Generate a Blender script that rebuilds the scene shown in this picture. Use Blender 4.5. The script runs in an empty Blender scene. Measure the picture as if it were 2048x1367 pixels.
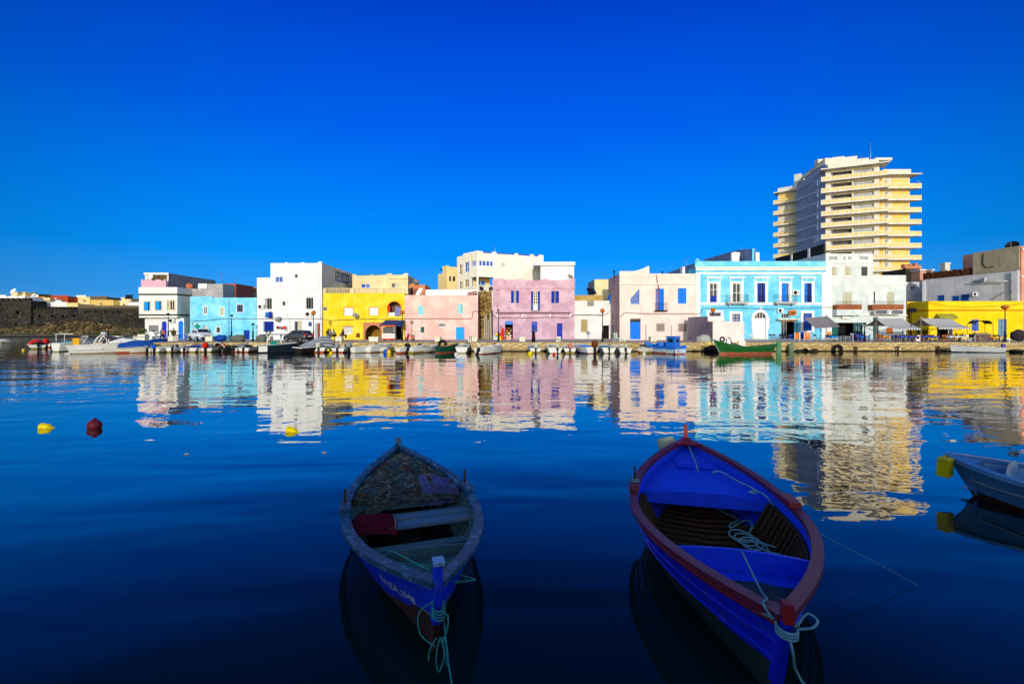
import bpy, bmesh, math, random
from mathutils import Vector, Matrix, noise as mnoise
R = math.radians
rng = random.Random(7)
SC = bpy.context.scene
COL = SC.collection
# ---------------------------------------------------------------- camera
F, YH, HC = 910.2, 653.0, 3.0          # focal length in photo pixels, horizon row, eye height above the water
cam_d = bpy.data.cameras.new('camera'); cam = bpy.data.objects.new('camera', cam_d); COL.objects.link(cam)
cam.location = (0, 0, HC); cam.rotation_euler = (R(90), 0, 0)
cam_d.lens = 16.0; cam_d.sensor_width = 36.0; cam_d.shift_y = -(683.5 - YH) / 2048
cam_d.clip_end = 4000; cam_d.clip_start = 0.05
SC.camera = cam
# ---------------------------------------------------------------- sky and sun
SUN_EL, SUN_AZ = 13.8, 1.0
w = bpy.data.worlds.new('World'); SC.world = w; w.use_nodes = True
nt = w.node_tree; nt.nodes.clear(); N = nt.nodes.new; LK = nt.links.new
wo = N('ShaderNodeOutputWorld')
sky = N('ShaderNodeTexSky'); sky.sky_type = 'NISHITA'; sky.sun_disc = False
sky.sun_elevation = R(SUN_EL); sky.sun_rotation = R(180 + SUN_AZ)
sky.air_density = 1.0; sky.dust_density = 0.6; sky.ozone_density = 2.0
bgA = N('ShaderNodeBackground'); bgA.inputs[1].default_value = 0.15
LK(sky.outputs[0], bgA.inputs[0])
tc = N('ShaderNodeTexCoord'); sx = N('ShaderNodeSeparateXYZ'); LK(tc.outputs['Generated'], sx.inputs[0])
ramp = N('ShaderNodeValToRGB'); LK(sx.outputs[2], ramp.inputs[0])
def lin(c):
    return tuple(((v / 255) / 12.92 if v / 255 <= .04045 else ((v / 255 + .055) / 1.055) ** 2.4) for v in c)
els = ramp.color_ramp.elements
sky_stops = [(0.0, (104, 186, 242)), (0.06, (56, 162, 248)), (0.14, (6, 150, 255)), (0.25, (0, 130, 251)),
             (0.38, (0, 100, 240)), (0.50, (0, 82, 226)), (0.60, (0, 62, 204)), (0.85, (2, 34, 130))]
while len(els) < len(sky_stops): els.new(0.5)
for e, (p, c) in zip(els, sky_stops):
    e.position = p; e.color = (*lin(c), 1)
# the clear sky darkens away from the point opposite the sun
mr = N('ShaderNodeMapRange'); mr.interpolation_type = 'SMOOTHSTEP'
mr.inputs[1].default_value = 0.38; mr.inputs[2].default_value = 0.96; mr.inputs[3].default_value = 0.46; mr.inputs[4].default_value = 1.0
LK(sx.outputs[1], mr.inputs[0])
vm = N('ShaderNodeVectorMath'); vm.operation = 'SCALE'; LK(ramp.outputs[0], vm.inputs[0]); LK(mr.outputs[0], vm.inputs[3])
bgB = N('ShaderNodeBackground'); bgB.inputs[1].default_value = 0.70; LK(vm.outputs[0], bgB.inputs[0])
mf = N('ShaderNodeMapRange'); mf.interpolation_type = 'SMOOTHSTEP'
mf.inputs[1].default_value = 0.15; mf.inputs[2].default_value = 0.56; LK(sx.outputs[1], mf.inputs[0])
mz = N('ShaderNodeMapRange'); mz.interpolation_type = 'SMOOTHSTEP'; mz.inputs[1].default_value = 0.62; mz.inputs[2].default_value = 0.85; mz.inputs[3].default_value = 1; mz.inputs[4].default_value = 0; LK(sx.outputs[2], mz.inputs[0])
mm = N('ShaderNodeMath'); mm.operation = 'MULTIPLY'; LK(mf.outputs[0], mm.inputs[0]); LK(mz.outputs[0], mm.inputs[1])
mx = N('ShaderNodeMixShader'); LK(mm.outputs[0], mx.inputs[0]); LK(bgA.outputs[0], mx.inputs[1]); LK(bgB.outputs[0], mx.inputs[2])
LK(mx.outputs[0], wo.inputs[0])
sl = bpy.data.lights.new('sun', 'SUN'); sun = bpy.data.objects.new('sun', sl); COL.objects.link(sun)
sl.energy = 2.0; sl.angle = R(0.5); sl.color = (1.0, 0.945, 0.86)
sun.rotation_euler = (R(90 - SUN_EL), 0, R(-SUN_AZ)); sun.location = (0, -30, 30)
vs = SC.view_settings; SC.display_settings.display_device = 'sRGB'
vs.view_transform = 'Standard'; vs.look = 'None'; vs.exposure = 0.52; vs.gamma = 1.0; vs.use_curve_mapping = False
SC.cycles.use_denoising = True
SC.cycles.max_bounces = 8; SC.cycles.caustics_reflective = False; SC.cycles.caustics_refractive = False

# ---------------------------------------------------------------- helpers
QZ = 1.08                                # top of the quay above the water
def X(px, Y): return (px - 1024) / F * Y
def Z(py, Y): return HC - (py - YH) / F * Y
def tag(o, label=None, cat=None, group=None, kind=None):
    if label: o['label'] = label
    if cat: o['category'] = cat
    if group: o['group'] = group
    o['kind'] = kind or 'thing'
    return o
def empty(name, label, cat, loc, rz=0.0, group=None):
    o = bpy.data.objects.new(name, None); COL.objects.link(o)
    o.location = loc; o.rotation_euler = (0, 0, rz); o.empty_display_size = .3
    return tag(o, label, cat, group)
def origin_of(o):
    v = Vector((0, 0, 0))
    while o is not None:
        v += o.location; o = o.parent
    return v
def copy_tree(o, parent=None):
    c = o.copy(); COL.objects.link(c)
    if parent: c.parent = parent
    for ch in list(o.children): copy_tree(ch, c)
    return c
class MB:
    def __init__(s): s.v = []; s.f = []; s.m = []; s.sm = []
    def add(s, vs_, fs, m=0, smooth=False):
        b = len(s.v); s.v += [tuple(p) for p in vs_]
        for f in fs: s.f.append([b + i for i in f]); s.m.append(m); s.sm.append(smooth)
        return s
    def poly(s, pts, m=0): return s.add(pts, [list(range(len(pts)))], m)
    def box(s, x0, x1, y0, y1, z0, z1, m=0):
        return s.add([(x0,y0,z0),(x1,y0,z0),(x1,y1,z0),(x0,y1,z0),(x0,y0,z1),(x1,y0,z1),(x1,y1,z1),(x0,y1,z1)],
                     [[0,3,2,1],[4,5,6,7],[0,1,5,4],[1,2,6,5],[2,3,7,6],[3,0,4,7]], m)
    def tbox(s, T, u0, u1, w0, w1, d0, d1, m=0):
        p = [T(u0,w0,d0),T(u1,w0,d0),T(u1,w0,d1),T(u0,w0,d1),T(u0,w1,d0),T(u1,w1,d0),T(u1,w1,d1),T(u0,w1,d1)]
        return s.add(p, [[0,3,2,1],[4,5,6,7],[0,1,5,4],[1,2,6,5],[2,3,7,6],[3,0,4,7]], m)
    def rbox(s, c, h, rz=0, m=0, taper=1.0, ry=0, rx=0):
        M = Matrix.Translation(c) @ Matrix.Rotation(rz, 4, 'Z') @ Matrix.Rotation(ry, 4, 'Y') @ Matrix.Rotation(rx, 4, 'X')
        p = [M @ Vector((a*h[0]*(taper if cc > 0 else 1), b*h[1]*(taper if cc > 0 else 1), cc*h[2])) for cc in (-1,1) for a, b in ((-1,-1),(1,-1),(1,1),(-1,1))]
        return s.add(p, [[0,3,2,1],[4,5,6,7],[0,1,5,4],[1,2,6,5],[2,3,7,6],[3,0,4,7]], m)
    def tube(s, pts, r, n=6, m=0, closed=False, smooth=True):
        pts = [Vector(p) for p in pts]; k = len(pts); base = len(s.v)
        rr = r if isinstance(r, (list, tuple)) else [r] * k
        up = None
        for i, p in enumerate(pts):
            a = pts[i-1] if i > 0 or closed else p; b = pts[(i+1) % k] if i < k-1 or closed else p
            d = (b - a); d = d.normalized() if d.length > 1e-9 else Vector((0,0,1))
            if up is None: up = Vector((0,0,1)) if abs(d.z) < .9 else Vector((1,0,0))
            sd = d.cross(up)
            if sd.length < 1e-6: sd = d.cross(Vector((1,0,0)) if abs(d.x) < .9 else Vector((0,1,0)))
            sd.normalize(); up2 = sd.cross(d).normalized(); up = up2
            for j in range(n):
                t = 2*math.pi*j/n; s.v.append(tuple(p + (sd*math.cos(t) + up2*math.sin(t))*rr[i]))
        for i in range(k if closed else k-1):
            for j in range(n):
                a = base+i*n+j; b = base+i*n+(j+1)%n; c = base+((i+1)%k)*n+(j+1)%n; d = base+((i+1)%k)*n+j
                s.f.append([a,b,c,d]); s.m.append(m); s.sm.append(smooth)
        if not closed:
            s.f.append([base+j for j in range(n)][::-1]); s.m.append(m); s.sm.append(False)
            s.f.append([base+(k-1)*n+j for j in range(n)]); s.m.append(m); s.sm.append(False)
        return s
    def lathe(s, prof, c=(0,0,0), n=16, m=0, axis='z', smooth=True):
        base = len(s.v); k = len(prof)
        for r, z in prof:
            for j in range(n):
                t = 2*math.pi*j/n; a, b = r*math.cos(t), r*math.sin(t)
                p = (a, b, z) if axis == 'z' else ((a, z, b) if axis == 'y' else (z, a, b))
                s.v.append((c[0]+p[0], c[1]+p[1], c[2]+p[2]))
        for i in range(k-1):
            for j in range(n):
                s.f.append([base+i*n+j, base+i*n+(j+1)%n, base+(i+1)*n+(j+1)%n, base+(i+1)*n+j]); s.m.append(m); s.sm.append(smooth)
        s.f.append([base+j for j in range(n)][::-1]); s.m.append(m); s.sm.append(False)
        s.f.append([base+(k-1)*n+j for j in range(n)]); s.m.append(m); s.sm.append(False)
        return s
    def ball(s, c, rx, ry=None, rz=None, n=12, k=8, m=0, jit=0.0):
        ry = ry or rx; rz = rz or rx; base = len(s.v)
        for i in range(k+1):
            ph = math.pi*i/k
            for j in range(n):
                t = 2*math.pi*j/n; q = Vector((math.sin(ph)*math.cos(t), math.sin(ph)*math.sin(t), -math.cos(ph)))
                g = 1 + (jit*mnoise.noise(q*1.7 + Vector(c)*3.1) if jit else 0)
                s.v.append((c[0]+rx*g*q.x, c[1]+ry*g*q.y, c[2]+rz*g*q.z))
        for i in range(k):
            for j in range(n):
                s.f.append([base+i*n+j, base+i*n+(j+1)%n, base+(i+1)*n+(j+1)%n, base+(i+1)*n+j]); s.m.append(m); s.sm.append(True)
        return s
    def torus(s, c, Rr, r, axis='y', n=18, k=8, m=0):
        pts = []
        for j in range(n):
            t = 2*math.pi*j/n; a, b = Rr*math.cos(t), Rr*math.sin(t)
            p = (a, 0, b) if axis == 'y' else ((a, b, 0) if axis == 'z' else (0, a, b))
            pts.append((c[0]+p[0], c[1]+p[1], c[2]+p[2]))
        return s.tube(pts, r, k, m, closed=True)
    def prism(s, poly, T, d0, d1, m=0):
        n = len(poly)
        return s.add([T(u,w_,d0) for u,w_ in poly] + [T(u,w_,d1) for u,w_ in poly],
                     [list(range(n))[::-1], list(range(n, 2*n))] + [[i,(i+1)%n,n+(i+1)%n,n+i] for i in range(n)], m)
    def grid(s, fn, nu, nv, m=0, smooth=True):
        b = len(s.v)
        for i in range(nu+1):
            for j in range(nv+1): s.v.append(tuple(fn(i/nu, j/nv)))
        for i in range(nu):
            for j in range(nv):
                s.f.append([b+i*(nv+1)+j, b+(i+1)*(nv+1)+j, b+(i+1)*(nv+1)+j+1, b+i*(nv+1)+j+1]); s.m.append(m); s.sm.append(smooth)
        return s
    def xf(s, M):
        s.v = [tuple(M @ Vector(p)) for p in s.v]; return s
    def build(s, name, mats, parent=None, world=True, loc=None, fixn=True, merge=False):
        if not isinstance(mats, (list, tuple)): mats = [mats]
        o0 = origin_of(parent) if (parent and world) else (Vector(loc) if loc is not None else Vector((0,0,0)))
        me = bpy.data.meshes.new(name)
        me.from_pydata([(p[0]-o0[0], p[1]-o0[1], p[2]-o0[2]) for p in s.v], [], s.f)
        for mt in mats: me.materials.append(mt)
        me.polygons.foreach_set('material_index', s.m); me.polygons.foreach_set('use_smooth', s.sm)
        if fixn or merge:
            bm = bmesh.new(); bm.from_mesh(me)
            if merge: bmesh.ops.remove_doubles(bm, verts=bm.verts, dist=1e-5)
            bmesh.ops.recalc_face_normals(bm, faces=bm.faces); bm.to_mesh(me); bm.free()
        me.update()
        o = bpy.data.objects.new(name, me); COL.objects.link(o)
        if parent: o.parent = parent
        elif loc is not None: o.location = loc
        return o
    def thing(s, name, mats, loc, label, cat, group=None, kind=None, **kw):
        return tag(s.build(name, mats, None, loc=loc, **kw), label, cat, group, kind)
# ---------------------------------------------------------------- materials
MATS = {}
def _base(name):
    m = bpy.data.materials.new(name); m.use_nodes = True
    t = m.node_tree; b = t.nodes['Principled BSDF']
    return m, t, b
def nz(t, scale, detail=4, rough=.55, vec=None, dist=0):
    n = t.nodes.new('ShaderNodeTexNoise'); n.inputs['Scale'].default_value = scale
    n.inputs['Detail'].default_value = detail; n.inputs['Roughness'].default_value = rough; n.inputs['Distortion'].default_value = dist
    if vec: t.links.new(vec, n.inputs['Vector'])
    return n.outputs[0]
def mapped(t, src, sc):
    n = t.nodes.new('ShaderNodeVectorMath'); n.operation = 'MULTIPLY'; t.links.new(src, n.inputs[0]); n.inputs[1].default_value = sc
    return n.outputs[0]
def cramp(t, fac, stops):
    n = t.nodes.new('ShaderNodeValToRGB'); t.links.new(fac, n.inputs[0]); e = n.color_ramp.elements
    while len(e) < len(stops): e.new(.5)
    for k, (p, c) in zip(e, stops): k.position = p; k.color = (c[0], c[1], c[2], 1)
    return n.outputs[0]
def mixc(t, fac, a, b, mode='MIX'):
    n = t.nodes.new('ShaderNodeMix'); n.data_type = 'RGBA'; n.blend_type = mode
    for sock, v in ((n.inputs[0], fac), (n.inputs[6], a), (n.inputs[7], b)):
        if isinstance(v, bpy.types.NodeSocket): t.links.new(v, sock)
        elif isinstance(v, (int, float)): sock.default_value = v
        else: sock.default_value = (v[0], v[1], v[2], 1)
    return n.outputs[2]
def math_(t, op, a, b=None):
    n = t.nodes.new('ShaderNodeMath'); n.operation = op
    for sock, v in ((n.inputs[0], a), (n.inputs[1], b)):
        if v is None: continue
        if isinstance(v, bpy.types.NodeSocket): t.links.new(v, sock)
        else: sock.default_value = v
    return n.outputs[0]
def bump_(t, b, h, strength=.3, dist=.05):
    n = t.nodes.new('ShaderNodeBump'); n.inputs['Strength'].default_value = strength; n.inputs['Distance'].default_value = dist
    t.links.new(h, n.inputs['Height']); t.links.new(n.outputs[0], b.inputs['Normal']); return n
def pos(t):
    return t.nodes.new('ShaderNodeNewGeometry').outputs['Position']
def objc(t):
    return t.nodes.new('ShaderNodeTexCoord').outputs['Object']
def mul(c, k): return tuple(min(1, v*k) for v in c)
def plaster(name, rgb, rgb2=None, blot=.55, streak=.35, grime=None, bump=.25, cracks=True):
    """painted render: pale blotches, rain streaks, fine cracks"""
    if name in MATS: return MATS[name]
    m, t, b = _base(name); P = pos(t)
    c1 = mul(lin(rgb), .86); c2 = mul(lin(rgb2), .96) if rgb2 else mul(c1, 1.15)
    n1 = nz(t, .55, 7, .62, P, .4)
    f1 = math_(t, 'MULTIPLY', cramp(t, n1, [(.44, (0,0,0)), (.60, (1,1,1))]), min(1, blot*1.0))
    col = mixc(t, f1, c1, c2)
    n2 = nz(t, 1.0, 5, .6, mapped(t, P, (3.0, 3.0, .16)))
    g = grime or mul(c1, .55)
    f2 = math_(t, 'MULTIPLY', cramp(t, n2, [(.54, (0,0,0)), (.74, (1,1,1))]), streak*1.2)
    col = mixc(t, f2, col, g)
    n3 = nz(t, 5.0, 5, .65, P)
    f3 = math_(t, 'MULTIPLY', cramp(t, n3, [(.48, (0,0,0)), (.66, (1,1,1))]), .24)
    col = mixc(t, f3, col, mul(c1, .62))
    t.links.new(col, b.inputs['Base Color']); b.inputs['Roughness'].default_value = .88; b.inputs['Specular IOR Level'].default_value = .2
    bump_(t, b, math_(t, 'ADD', n3, math_(t, 'MULTIPLY', n1, 2.0)), bump, .06)
    MATS[name] = m; return m
def simple(name, rgb, rough=.55, var=.18, scale=3.0, metal=0, spec=.12, bump=0.0, alb=.9, coord='obj'):
    if name in MATS: return MATS[name]
    m, t, b = _base(name); P = objc(t) if coord == 'obj' else pos(t)
    c = mul(lin(rgb), alb); n = nz(t, scale, 5, .6, P)
    col = mixc(t, cramp(t, n, [(.3, (0,0,0)), (.7, (1,1,1))]), mul(c, 1-var), mul(c, 1+var))
    t.links.new(col, b.inputs['Base Color']); b.inputs['Roughness'].default_value = rough
    b.inputs['Metallic'].default_value = metal; b.inputs['Specular IOR Level'].default_value = spec
    if bump: bump_(t, b, nz(t, scale*5, 4, .6, P), bump, .02)
    MATS[name] = m; return m
def glass(name='window glass', rgb=(22, 32, 48), rough=.06):
    if name in MATS: return MATS[name]
    m, t, b = _base(name); P = pos(t)
    n = nz(t, 1.4, 2, .5, P); c = lin(rgb)
    t.links.new(mixc(t, n, mul(c, .4), mul(c, 1.6)), b.inputs['Base Color'])
    b.inputs['Roughness'].default_value = rough; b.inputs['Specular IOR Level'].default_value = .6
    bump_(t, b, nz(t, 1.1, 2, .5, P), .06, .1)
    MATS[name] = m; return m
def masonry(name, rgb, rgb2, mortar, scale=1.2, bump=.9, rough=.95, squash=(1, 1, 1.5), dark=.4):
    """rubble or weathered stone: cells with differing tints and deep joints"""
    if name in MATS: return MATS[name]
    m, t, b = _base(name); P = mapped(t, pos(t), squash)
    wv = nz(t, scale*1.5, 3, .5, P)
    ad = t.nodes.new('ShaderNodeVectorMath'); ad.operation = 'ADD'; t.links.new(P, ad.inputs[0])
    sc = t.nodes.new('ShaderNodeVectorMath'); sc.operation = 'SCALE'; sc.inputs[3].default_value = .5/scale
    t.links.new(wv, sc.inputs[0]); t.links.new(sc.outputs[0], ad.inputs[1])
    vo = t.nodes.new('ShaderNodeTexVoronoi'); vo.inputs['Scale'].default_value = scale; t.links.new(ad.outputs[0], vo.inputs['Vector'])
    ve = t.nodes.new('ShaderNodeTexVoronoi'); ve.feature = 'DISTANCE_TO_EDGE'; ve.inputs['Scale'].default_value = scale; t.links.new(ad.outputs[0], ve.inputs['Vector'])
    sp = t.nodes.new('ShaderNodeSeparateColor'); t.links.new(vo.outputs['Color'], sp.inputs[0])
    col = mixc(t, sp.outputs[0], lin(rgb), lin(rgb2))
    col = mixc(t, math_(t, 'MULTIPLY', cramp(t, sp.outputs[1], [(.6, (0,0,0)), (.9, (1,1,1))]), dark), col, mul(lin(mortar), .6))
    ed = cramp(t, ve.outputs['Distance'], [(.02, (1,1,1)), (.09, (0,0,0))])
    col = mixc(t, math_(t, 'MULTIPLY', ed, .75), col, lin(mortar))
    big = nz(t, .16, 4, .6, pos(t)); col = mixc(t, math_(t, 'MULTIPLY', cramp(t, big, [(.4, (0,0,0)), (.65, (1,1,1))]), .4), col, mul(lin(mortar), 1.0))
    t.links.new(col, b.inputs['Base Color']); b.inputs['Roughness'].default_value = rough; b.inputs['Specular IOR Level'].default_value = .15
    h = math_(t, 'ADD', math_(t, 'MULTIPLY', cramp(t, ve.outputs['Distance'], [(0, (0,0,0)), (.22, (1,1,1))]), .7), math_(t, 'MULTIPLY', nz(t, scale*6, 4, .6, P), .5))
    bump_(t, b, h, bump, .25)
    MATS[name] = m; return m
def boatpaint(name, rgb, wear=(150,165,175), amount=.35, rough=.45, grain=(14, 1.2, 14), alb=.9, under=None, worn_scale=5):
    """old brushed paint on wood: scuffs down to grey timber, brush grain and plank unevenness"""
    if name in MATS: return MATS[name]
    m, t, b = _base(name); P = objc(t); c = mul(lin(rgb), alb)
    g = nz(t, 1.0, 5, .6, mapped(t, P, grain)); n = nz(t, worn_scale, 8, .7, P, .6)
    col = mixc(t, g, mul(c, .72), mul(c, 1.25))
    msk = cramp(t, n, [(.62 - amount*.25, (0,0,0)), (.66 - amount*.2, (1,1,1))])
    col = mixc(t, math_(t, 'MULTIPLY', msk, min(1, .35 + amount)), col, mul(lin(wear), .75))
    sp = nz(t, 26, 3, .7, P); col = mixc(t, math_(t, 'MULTIPLY', cramp(t, sp, [(.62, (0,0,0)), (.7, (1,1,1))]), .5), col, mul(c, .3))
    t.links.new(col, b.inputs['Base Color']); b.inputs['Specular IOR Level'].default_value = .4
    t.links.new(math_(t, 'ADD', math_(t, 'MULTIPLY', n, .3), rough-.12), b.inputs['Roughness'])
    bump_(t, b, math_(t, 'ADD', math_(t, 'MULTIPLY', g, .6), math_(t, 'MULTIPLY', msk, -.35)), .35, .012)
    MATS[name] = m; return m
def stripes(name, a, b_, period, axis=0, rough=.85, fine=None):
    if name in MATS: return MATS[name]
    m, t, b = _base(name); s = t.nodes.new('ShaderNodeSeparateXYZ'); t.links.new(objc(t), s.inputs[0])
    w_ = math_(t, 'FRACT', math_(t, 'DIVIDE', s.outputs[axis], period))
    f = math_(t, 'GREATER_THAN', w_, .5)
    col = mixc(t, f, mul(lin(a), .9), mul(lin(b_), .9))
    col = mixc(t, math_(t, 'MULTIPLY', nz(t, 2.2, 5, .6, objc(t)), .35), col, (.12, .11, .1))
    t.links.new(col, b.inputs['Base Color']); b.inputs['Roughness'].default_value = rough
    MATS[name] = m; return m
WHITE = simple('white paint', (238, 238, 234), .6, .06)
GREYW = simple('grey frame paint', (180, 182, 182), .6, .1)
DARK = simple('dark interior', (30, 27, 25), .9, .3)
BLACK = simple('black iron', (26, 27, 30), .5, .2)
RUBBER = simple('black rubber', (24, 24, 25), .75, .3, 9, bump=.2)
STEEL = simple('galvanised steel', (150, 153, 155), .4, .15, metal=.6)
GLASS = glass()
GLASSB = glass('blue reflecting glass', (30, 80, 170), .08)
BLUEP = simple('royal blue joinery', (14, 50, 160), .5, .2)
BRITE = simple('bright blue joinery', (5, 120, 235), .5, .12)
CYANP = simple('cyan blue joinery', (12, 160, 245), .5, .1)
WOODB = simple('brown wood', (104, 66, 40), .7, .3, 6)
CEMENT = simple('white cement', (226, 220, 196), .9, .12, 4, bump=.2)
BEIGE = simple('beige shutter', (198, 196, 170), .7, .12)
ORANGE = simple('orange board', (222, 116, 36), .6, .2)
TEAL = simple('teal paint', (20, 140, 120), .5, .15)
REDP = simple('red paint', (214, 40, 30), .5, .15)
BRICK = masonry('red brick', (204, 122, 84), (220, 142, 100), (186, 128, 98), 3.0, .5)
# ================================================================ building kit
def T_front(Y): return lambda u, w_, d: (u, Y + d, w_)
def T_left(Xw): return lambda u, w_, d: (Xw + d, u, w_)      # a wall facing -X, u runs along +Y
def T_right(Xw): return lambda u, w_, d: (Xw - d, u, w_)     # a wall facing +X
def T_dir(P0, P1):
    a = Vector((P0[0], P0[1])); d = (Vector((P1[0], P1[1])) - a).normalized(); n = Vector((-d.y, d.x))
    return lambda u, w_, dd: (a.x + d.x*u + n.x*dd, a.y + d.y*u + n.y*dd, w_)
def panel(mb, T, u0, u1, w0, w1, holes=(), rev=.16, m=0):
    """a wall face with real openings and their reveals; hole = (u0,u1,w0,w1,arch_rise)"""
    us = sorted({u0, u1} | {min(max(h[k], u0), u1) for h in holes for k in (0, 1)})
    ws = sorted({w0, w1} | {min(max(h[k], w0), w1) for h in holes for k in (2, 3)})
    for a, b in zip(us, us[1:]):
        for c, d in zip(ws, ws[1:]):
            uu, ww = (a+b)/2, (c+d)/2
            if any(h[0] < uu < h[1] and h[2] < ww < h[3] for h in holes): continue
            mb.poly([T(a,c,0), T(b,c,0), T(b,d,0), T(a,d,0)], m)
    for h in holes:
        a, b, c, d = h[:4]; ar = h[4] if len(h) > 4 else 0; sp = d - ar
        mb.poly([T(a,c,0), T(a,sp,0), T(a,sp,rev), T(a,c,rev)], m); mb.poly([T(b,c,0), T(b,c,rev), T(b,sp,rev), T(b,sp,0)], m)
        mb.poly([T(a,c,0), T(a,c,rev), T(b,c,rev), T(b,c,0)], m)
        if ar <= 0: mb.poly([T(a,d,0), T(b,d,0), T(b,d,rev), T(a,d,rev)], m)
        else:
            k = 12; cu, ru = (a+b)/2, (b-a)/2
            arc = [(cu - ru*math.cos(math.pi*i/k), sp + ar*math.sin(math.pi*i/k)) for i in range(k+1)]
            for (p, q), (r_, s_) in zip(arc, arc[1:]):
                mb.poly([T(p,q,0), T(r_,s_,0), T(r_,d,0), T(p,d,0)], m)
                mb.poly([T(p,q,0), T(p,q,rev), T(r_,s_,rev), T(r_,s_,0)], m)
class House:
    def __init__(s, name, label, cat, px0, px1, ptop, Y, depth, mat, zb=QZ, group=None, rev=.16):
        s.x0, s.x1, s.z1, s.Y, s.D, s.mat, s.zb, s.rev = X(px0, Y), X(px1, Y), Z(ptop, Y), Y, depth, mat, zb, rev
        s.root = empty(name, label, cat, ((s.x0+s.x1)/2, Y, zb), 0, group); s.T = T_front(Y)
        s.holes = []; s.lh = []; s.rh = []; s.extra = MB()
    def R(s, a, b, t, bt): return (X(a, s.Y), X(b, s.Y), Z(bt, s.Y), Z(t, s.Y))
    def hole(s, a, b, t, bt, arch=0):
        r = s.R(a, b, t, bt)
        if bt >= 676: r = (r[0], r[1], s.zb + .02, r[3])
        if arch == 1: arch = (r[1]-r[0])/2
        s.holes.append((*r, arch)); return r
    def walls(s, side_mat=None, right_mat=None):
        mb = s.extra; Y, D = s.Y, s.D
        panel(mb, s.T, s.x0, s.x1, s.zb-.3, s.z1, s.holes, s.rev)
        if not side_mat: panel(mb, T_left(s.x0), Y, Y+D, s.zb-.3, s.z1, s.lh, s.rev)
        if not right_mat: panel(mb, T_right(s.x1), Y, Y+D, s.zb-.3, s.z1, s.rh, s.rev)
        mb.poly([(s.x0,Y+D,s.zb-.3),(s.x1,Y+D,s.zb-.3),(s.x1,Y+D,s.z1),(s.x0,Y+D,s.z1)])
        mb.poly([(s.x0,Y,s.z1),(s.x1,Y,s.z1),(s.x1,Y+D,s.z1),(s.x0,Y+D,s.z1)])
        o = mb.build('wall', s.mat, s.root, fixn=False)
        for mt, T, h in ((side_mat, T_left(s.x0), s.lh), (right_mat, T_right(s.x1), s.rh)):
            if mt:
                q = MB(); panel(q, T, Y, Y+D, s.zb-.3, s.z1, h, s.rev); q.build('side_wall', mt, s.root, fixn=False)
        return o
def win(P, T, r, fm=None, pm=None, nu=2, nv=2, d=.12, fw=.06, name='window', bars=0, barm=None):
    fm = fm or WHITE; pm = pm or GLASS; a, b, c, e = r[:4]; mb = MB()
    mb.tbox(T, a, a+fw, c, e, d-.06, d+.02); mb.tbox(T, b-fw, b, c, e, d-.06, d+.02)
    mb.tbox(T, a+fw, b-fw, c, c+fw, d-.06, d+.02); mb.tbox(T, a+fw, b-fw, e-fw, e, d-.06, d+.02)
    for i in range(1, nu):
        u = a + (b-a)*i/nu; mb.tbox(T, u-fw*.55, u+fw*.55, c+fw, e-fw, d-.05, d+.015)
    for i in range(1, nv):
        v = c + (e-c)*i/nv; mb.tbox(T, a+fw, b-fw, v-fw*.35, v+fw*.35, d-.045, d+.01)
    f = mb.build(name, fm, P, fixn=False)
    MB().poly([T(a,c,d), T(b,c,d), T(b,e,d), T(a,e,d)]).build('pane', pm, f, fixn=False)
    if bars:
        q = MB()
        for i in range(1, bars):
            u = a + (b-a)*i/bars; q.tbox(T, u-.018, u+.018, c+.02, e-.02, .01, .045)
        for i in range(1, 4):
            v = c + (e-c)*i/4; q.tbox(T, a+.02, b-.02, v-.015, v+.015, .003, .012)
        q.build('window_bars', barm or BLACK, f, fixn=False)
    return f
def sill(P, T, r, m=None, h=.09, out=.14, ex=.1):
    return MB().tbox(T, r[0]-ex, r[1]+ex, r[2]-h, r[2]-.003, -out, .02).build('window_sill', m or WHITE, P)
def shutters(P, T, r, m, leaves=2, d=.06, louvre=True, gap=.03, name='shutter', each=True):
    a, b, c, e = r[:4]; wd = (b-a)/leaves; out = None
    for i in range(leaves):
        mb = MB(); l, q = a+wd*i+gap/2, a+wd*(i+1)-gap/2; fw = min(.08, wd*.16)
        mb.tbox(T, l, l+fw, c, e, d-.03, d+.03); mb.tbox(T, q-fw, q, c, e, d-.03, d+.03)
        for v in (c, (c+e)/2-fw/2, e-fw): mb.tbox(T, l+fw, q-fw, v, v+fw, d-.028, d+.028)
        k = max(4, int((e-c)/.11)) if louvre else 3
        for j in range(k):
            v = c+fw + (e-c-2*fw)*(j+.5)/k; hh = (e-c)/k*(.36 if louvre else .48)
            mb.add([T(l+fw,v-hh,d-.02),T(q-fw,v-hh,d-.02),T(q-fw,v+hh,d+.02),T(l+fw,v+hh,d+.02)], [[0,1,2,3]])
        mb.tbox(T, l+fw, q-fw, c+fw, e-fw, d+.022, d+.028)
        out = mb.build(name, m, P, fixn=False)
    return out
def door(P, T, r, m, leaves=2, d=.12, panels=3, name='door', handle=True, arch=0):
    a, b, c, e = r[:4]; mb = MB(); wd = (b-a)/leaves
    mb.tbox(T, a, b, c, e, d, d+.04)
    for i in range(leaves):
        l, q = a+wd*i+.03, a+wd*(i+1)-.03
        for j in range(panels):
            v0 = c+.12+(e-c-.2)*j/panels; v1 = c+.04+(e-c-.2)*(j+1)/panels
            mb.tbox(T, l+wd*.12, q-wd*.12, v0, v1, d-.025, d-.001)
        mb.tbox(T, l, l+wd*.08, c+.02, e-.03, d-.03, d-.002); mb.tbox(T, q-wd*.08, q, c+.02, e-.03, d-.03, d-.002)
    o = mb.build(name, m, P, fixn=False)
    if handle:
        h = (a+b)/2 + (.1 if leaves == 2 else wd*.32)
        MB().tbox(T, h-.03, h+.03, c+.95, c+1.07, d-.09, d-.032).build('handle', STEEL, o, fixn=False)
    return o
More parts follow.
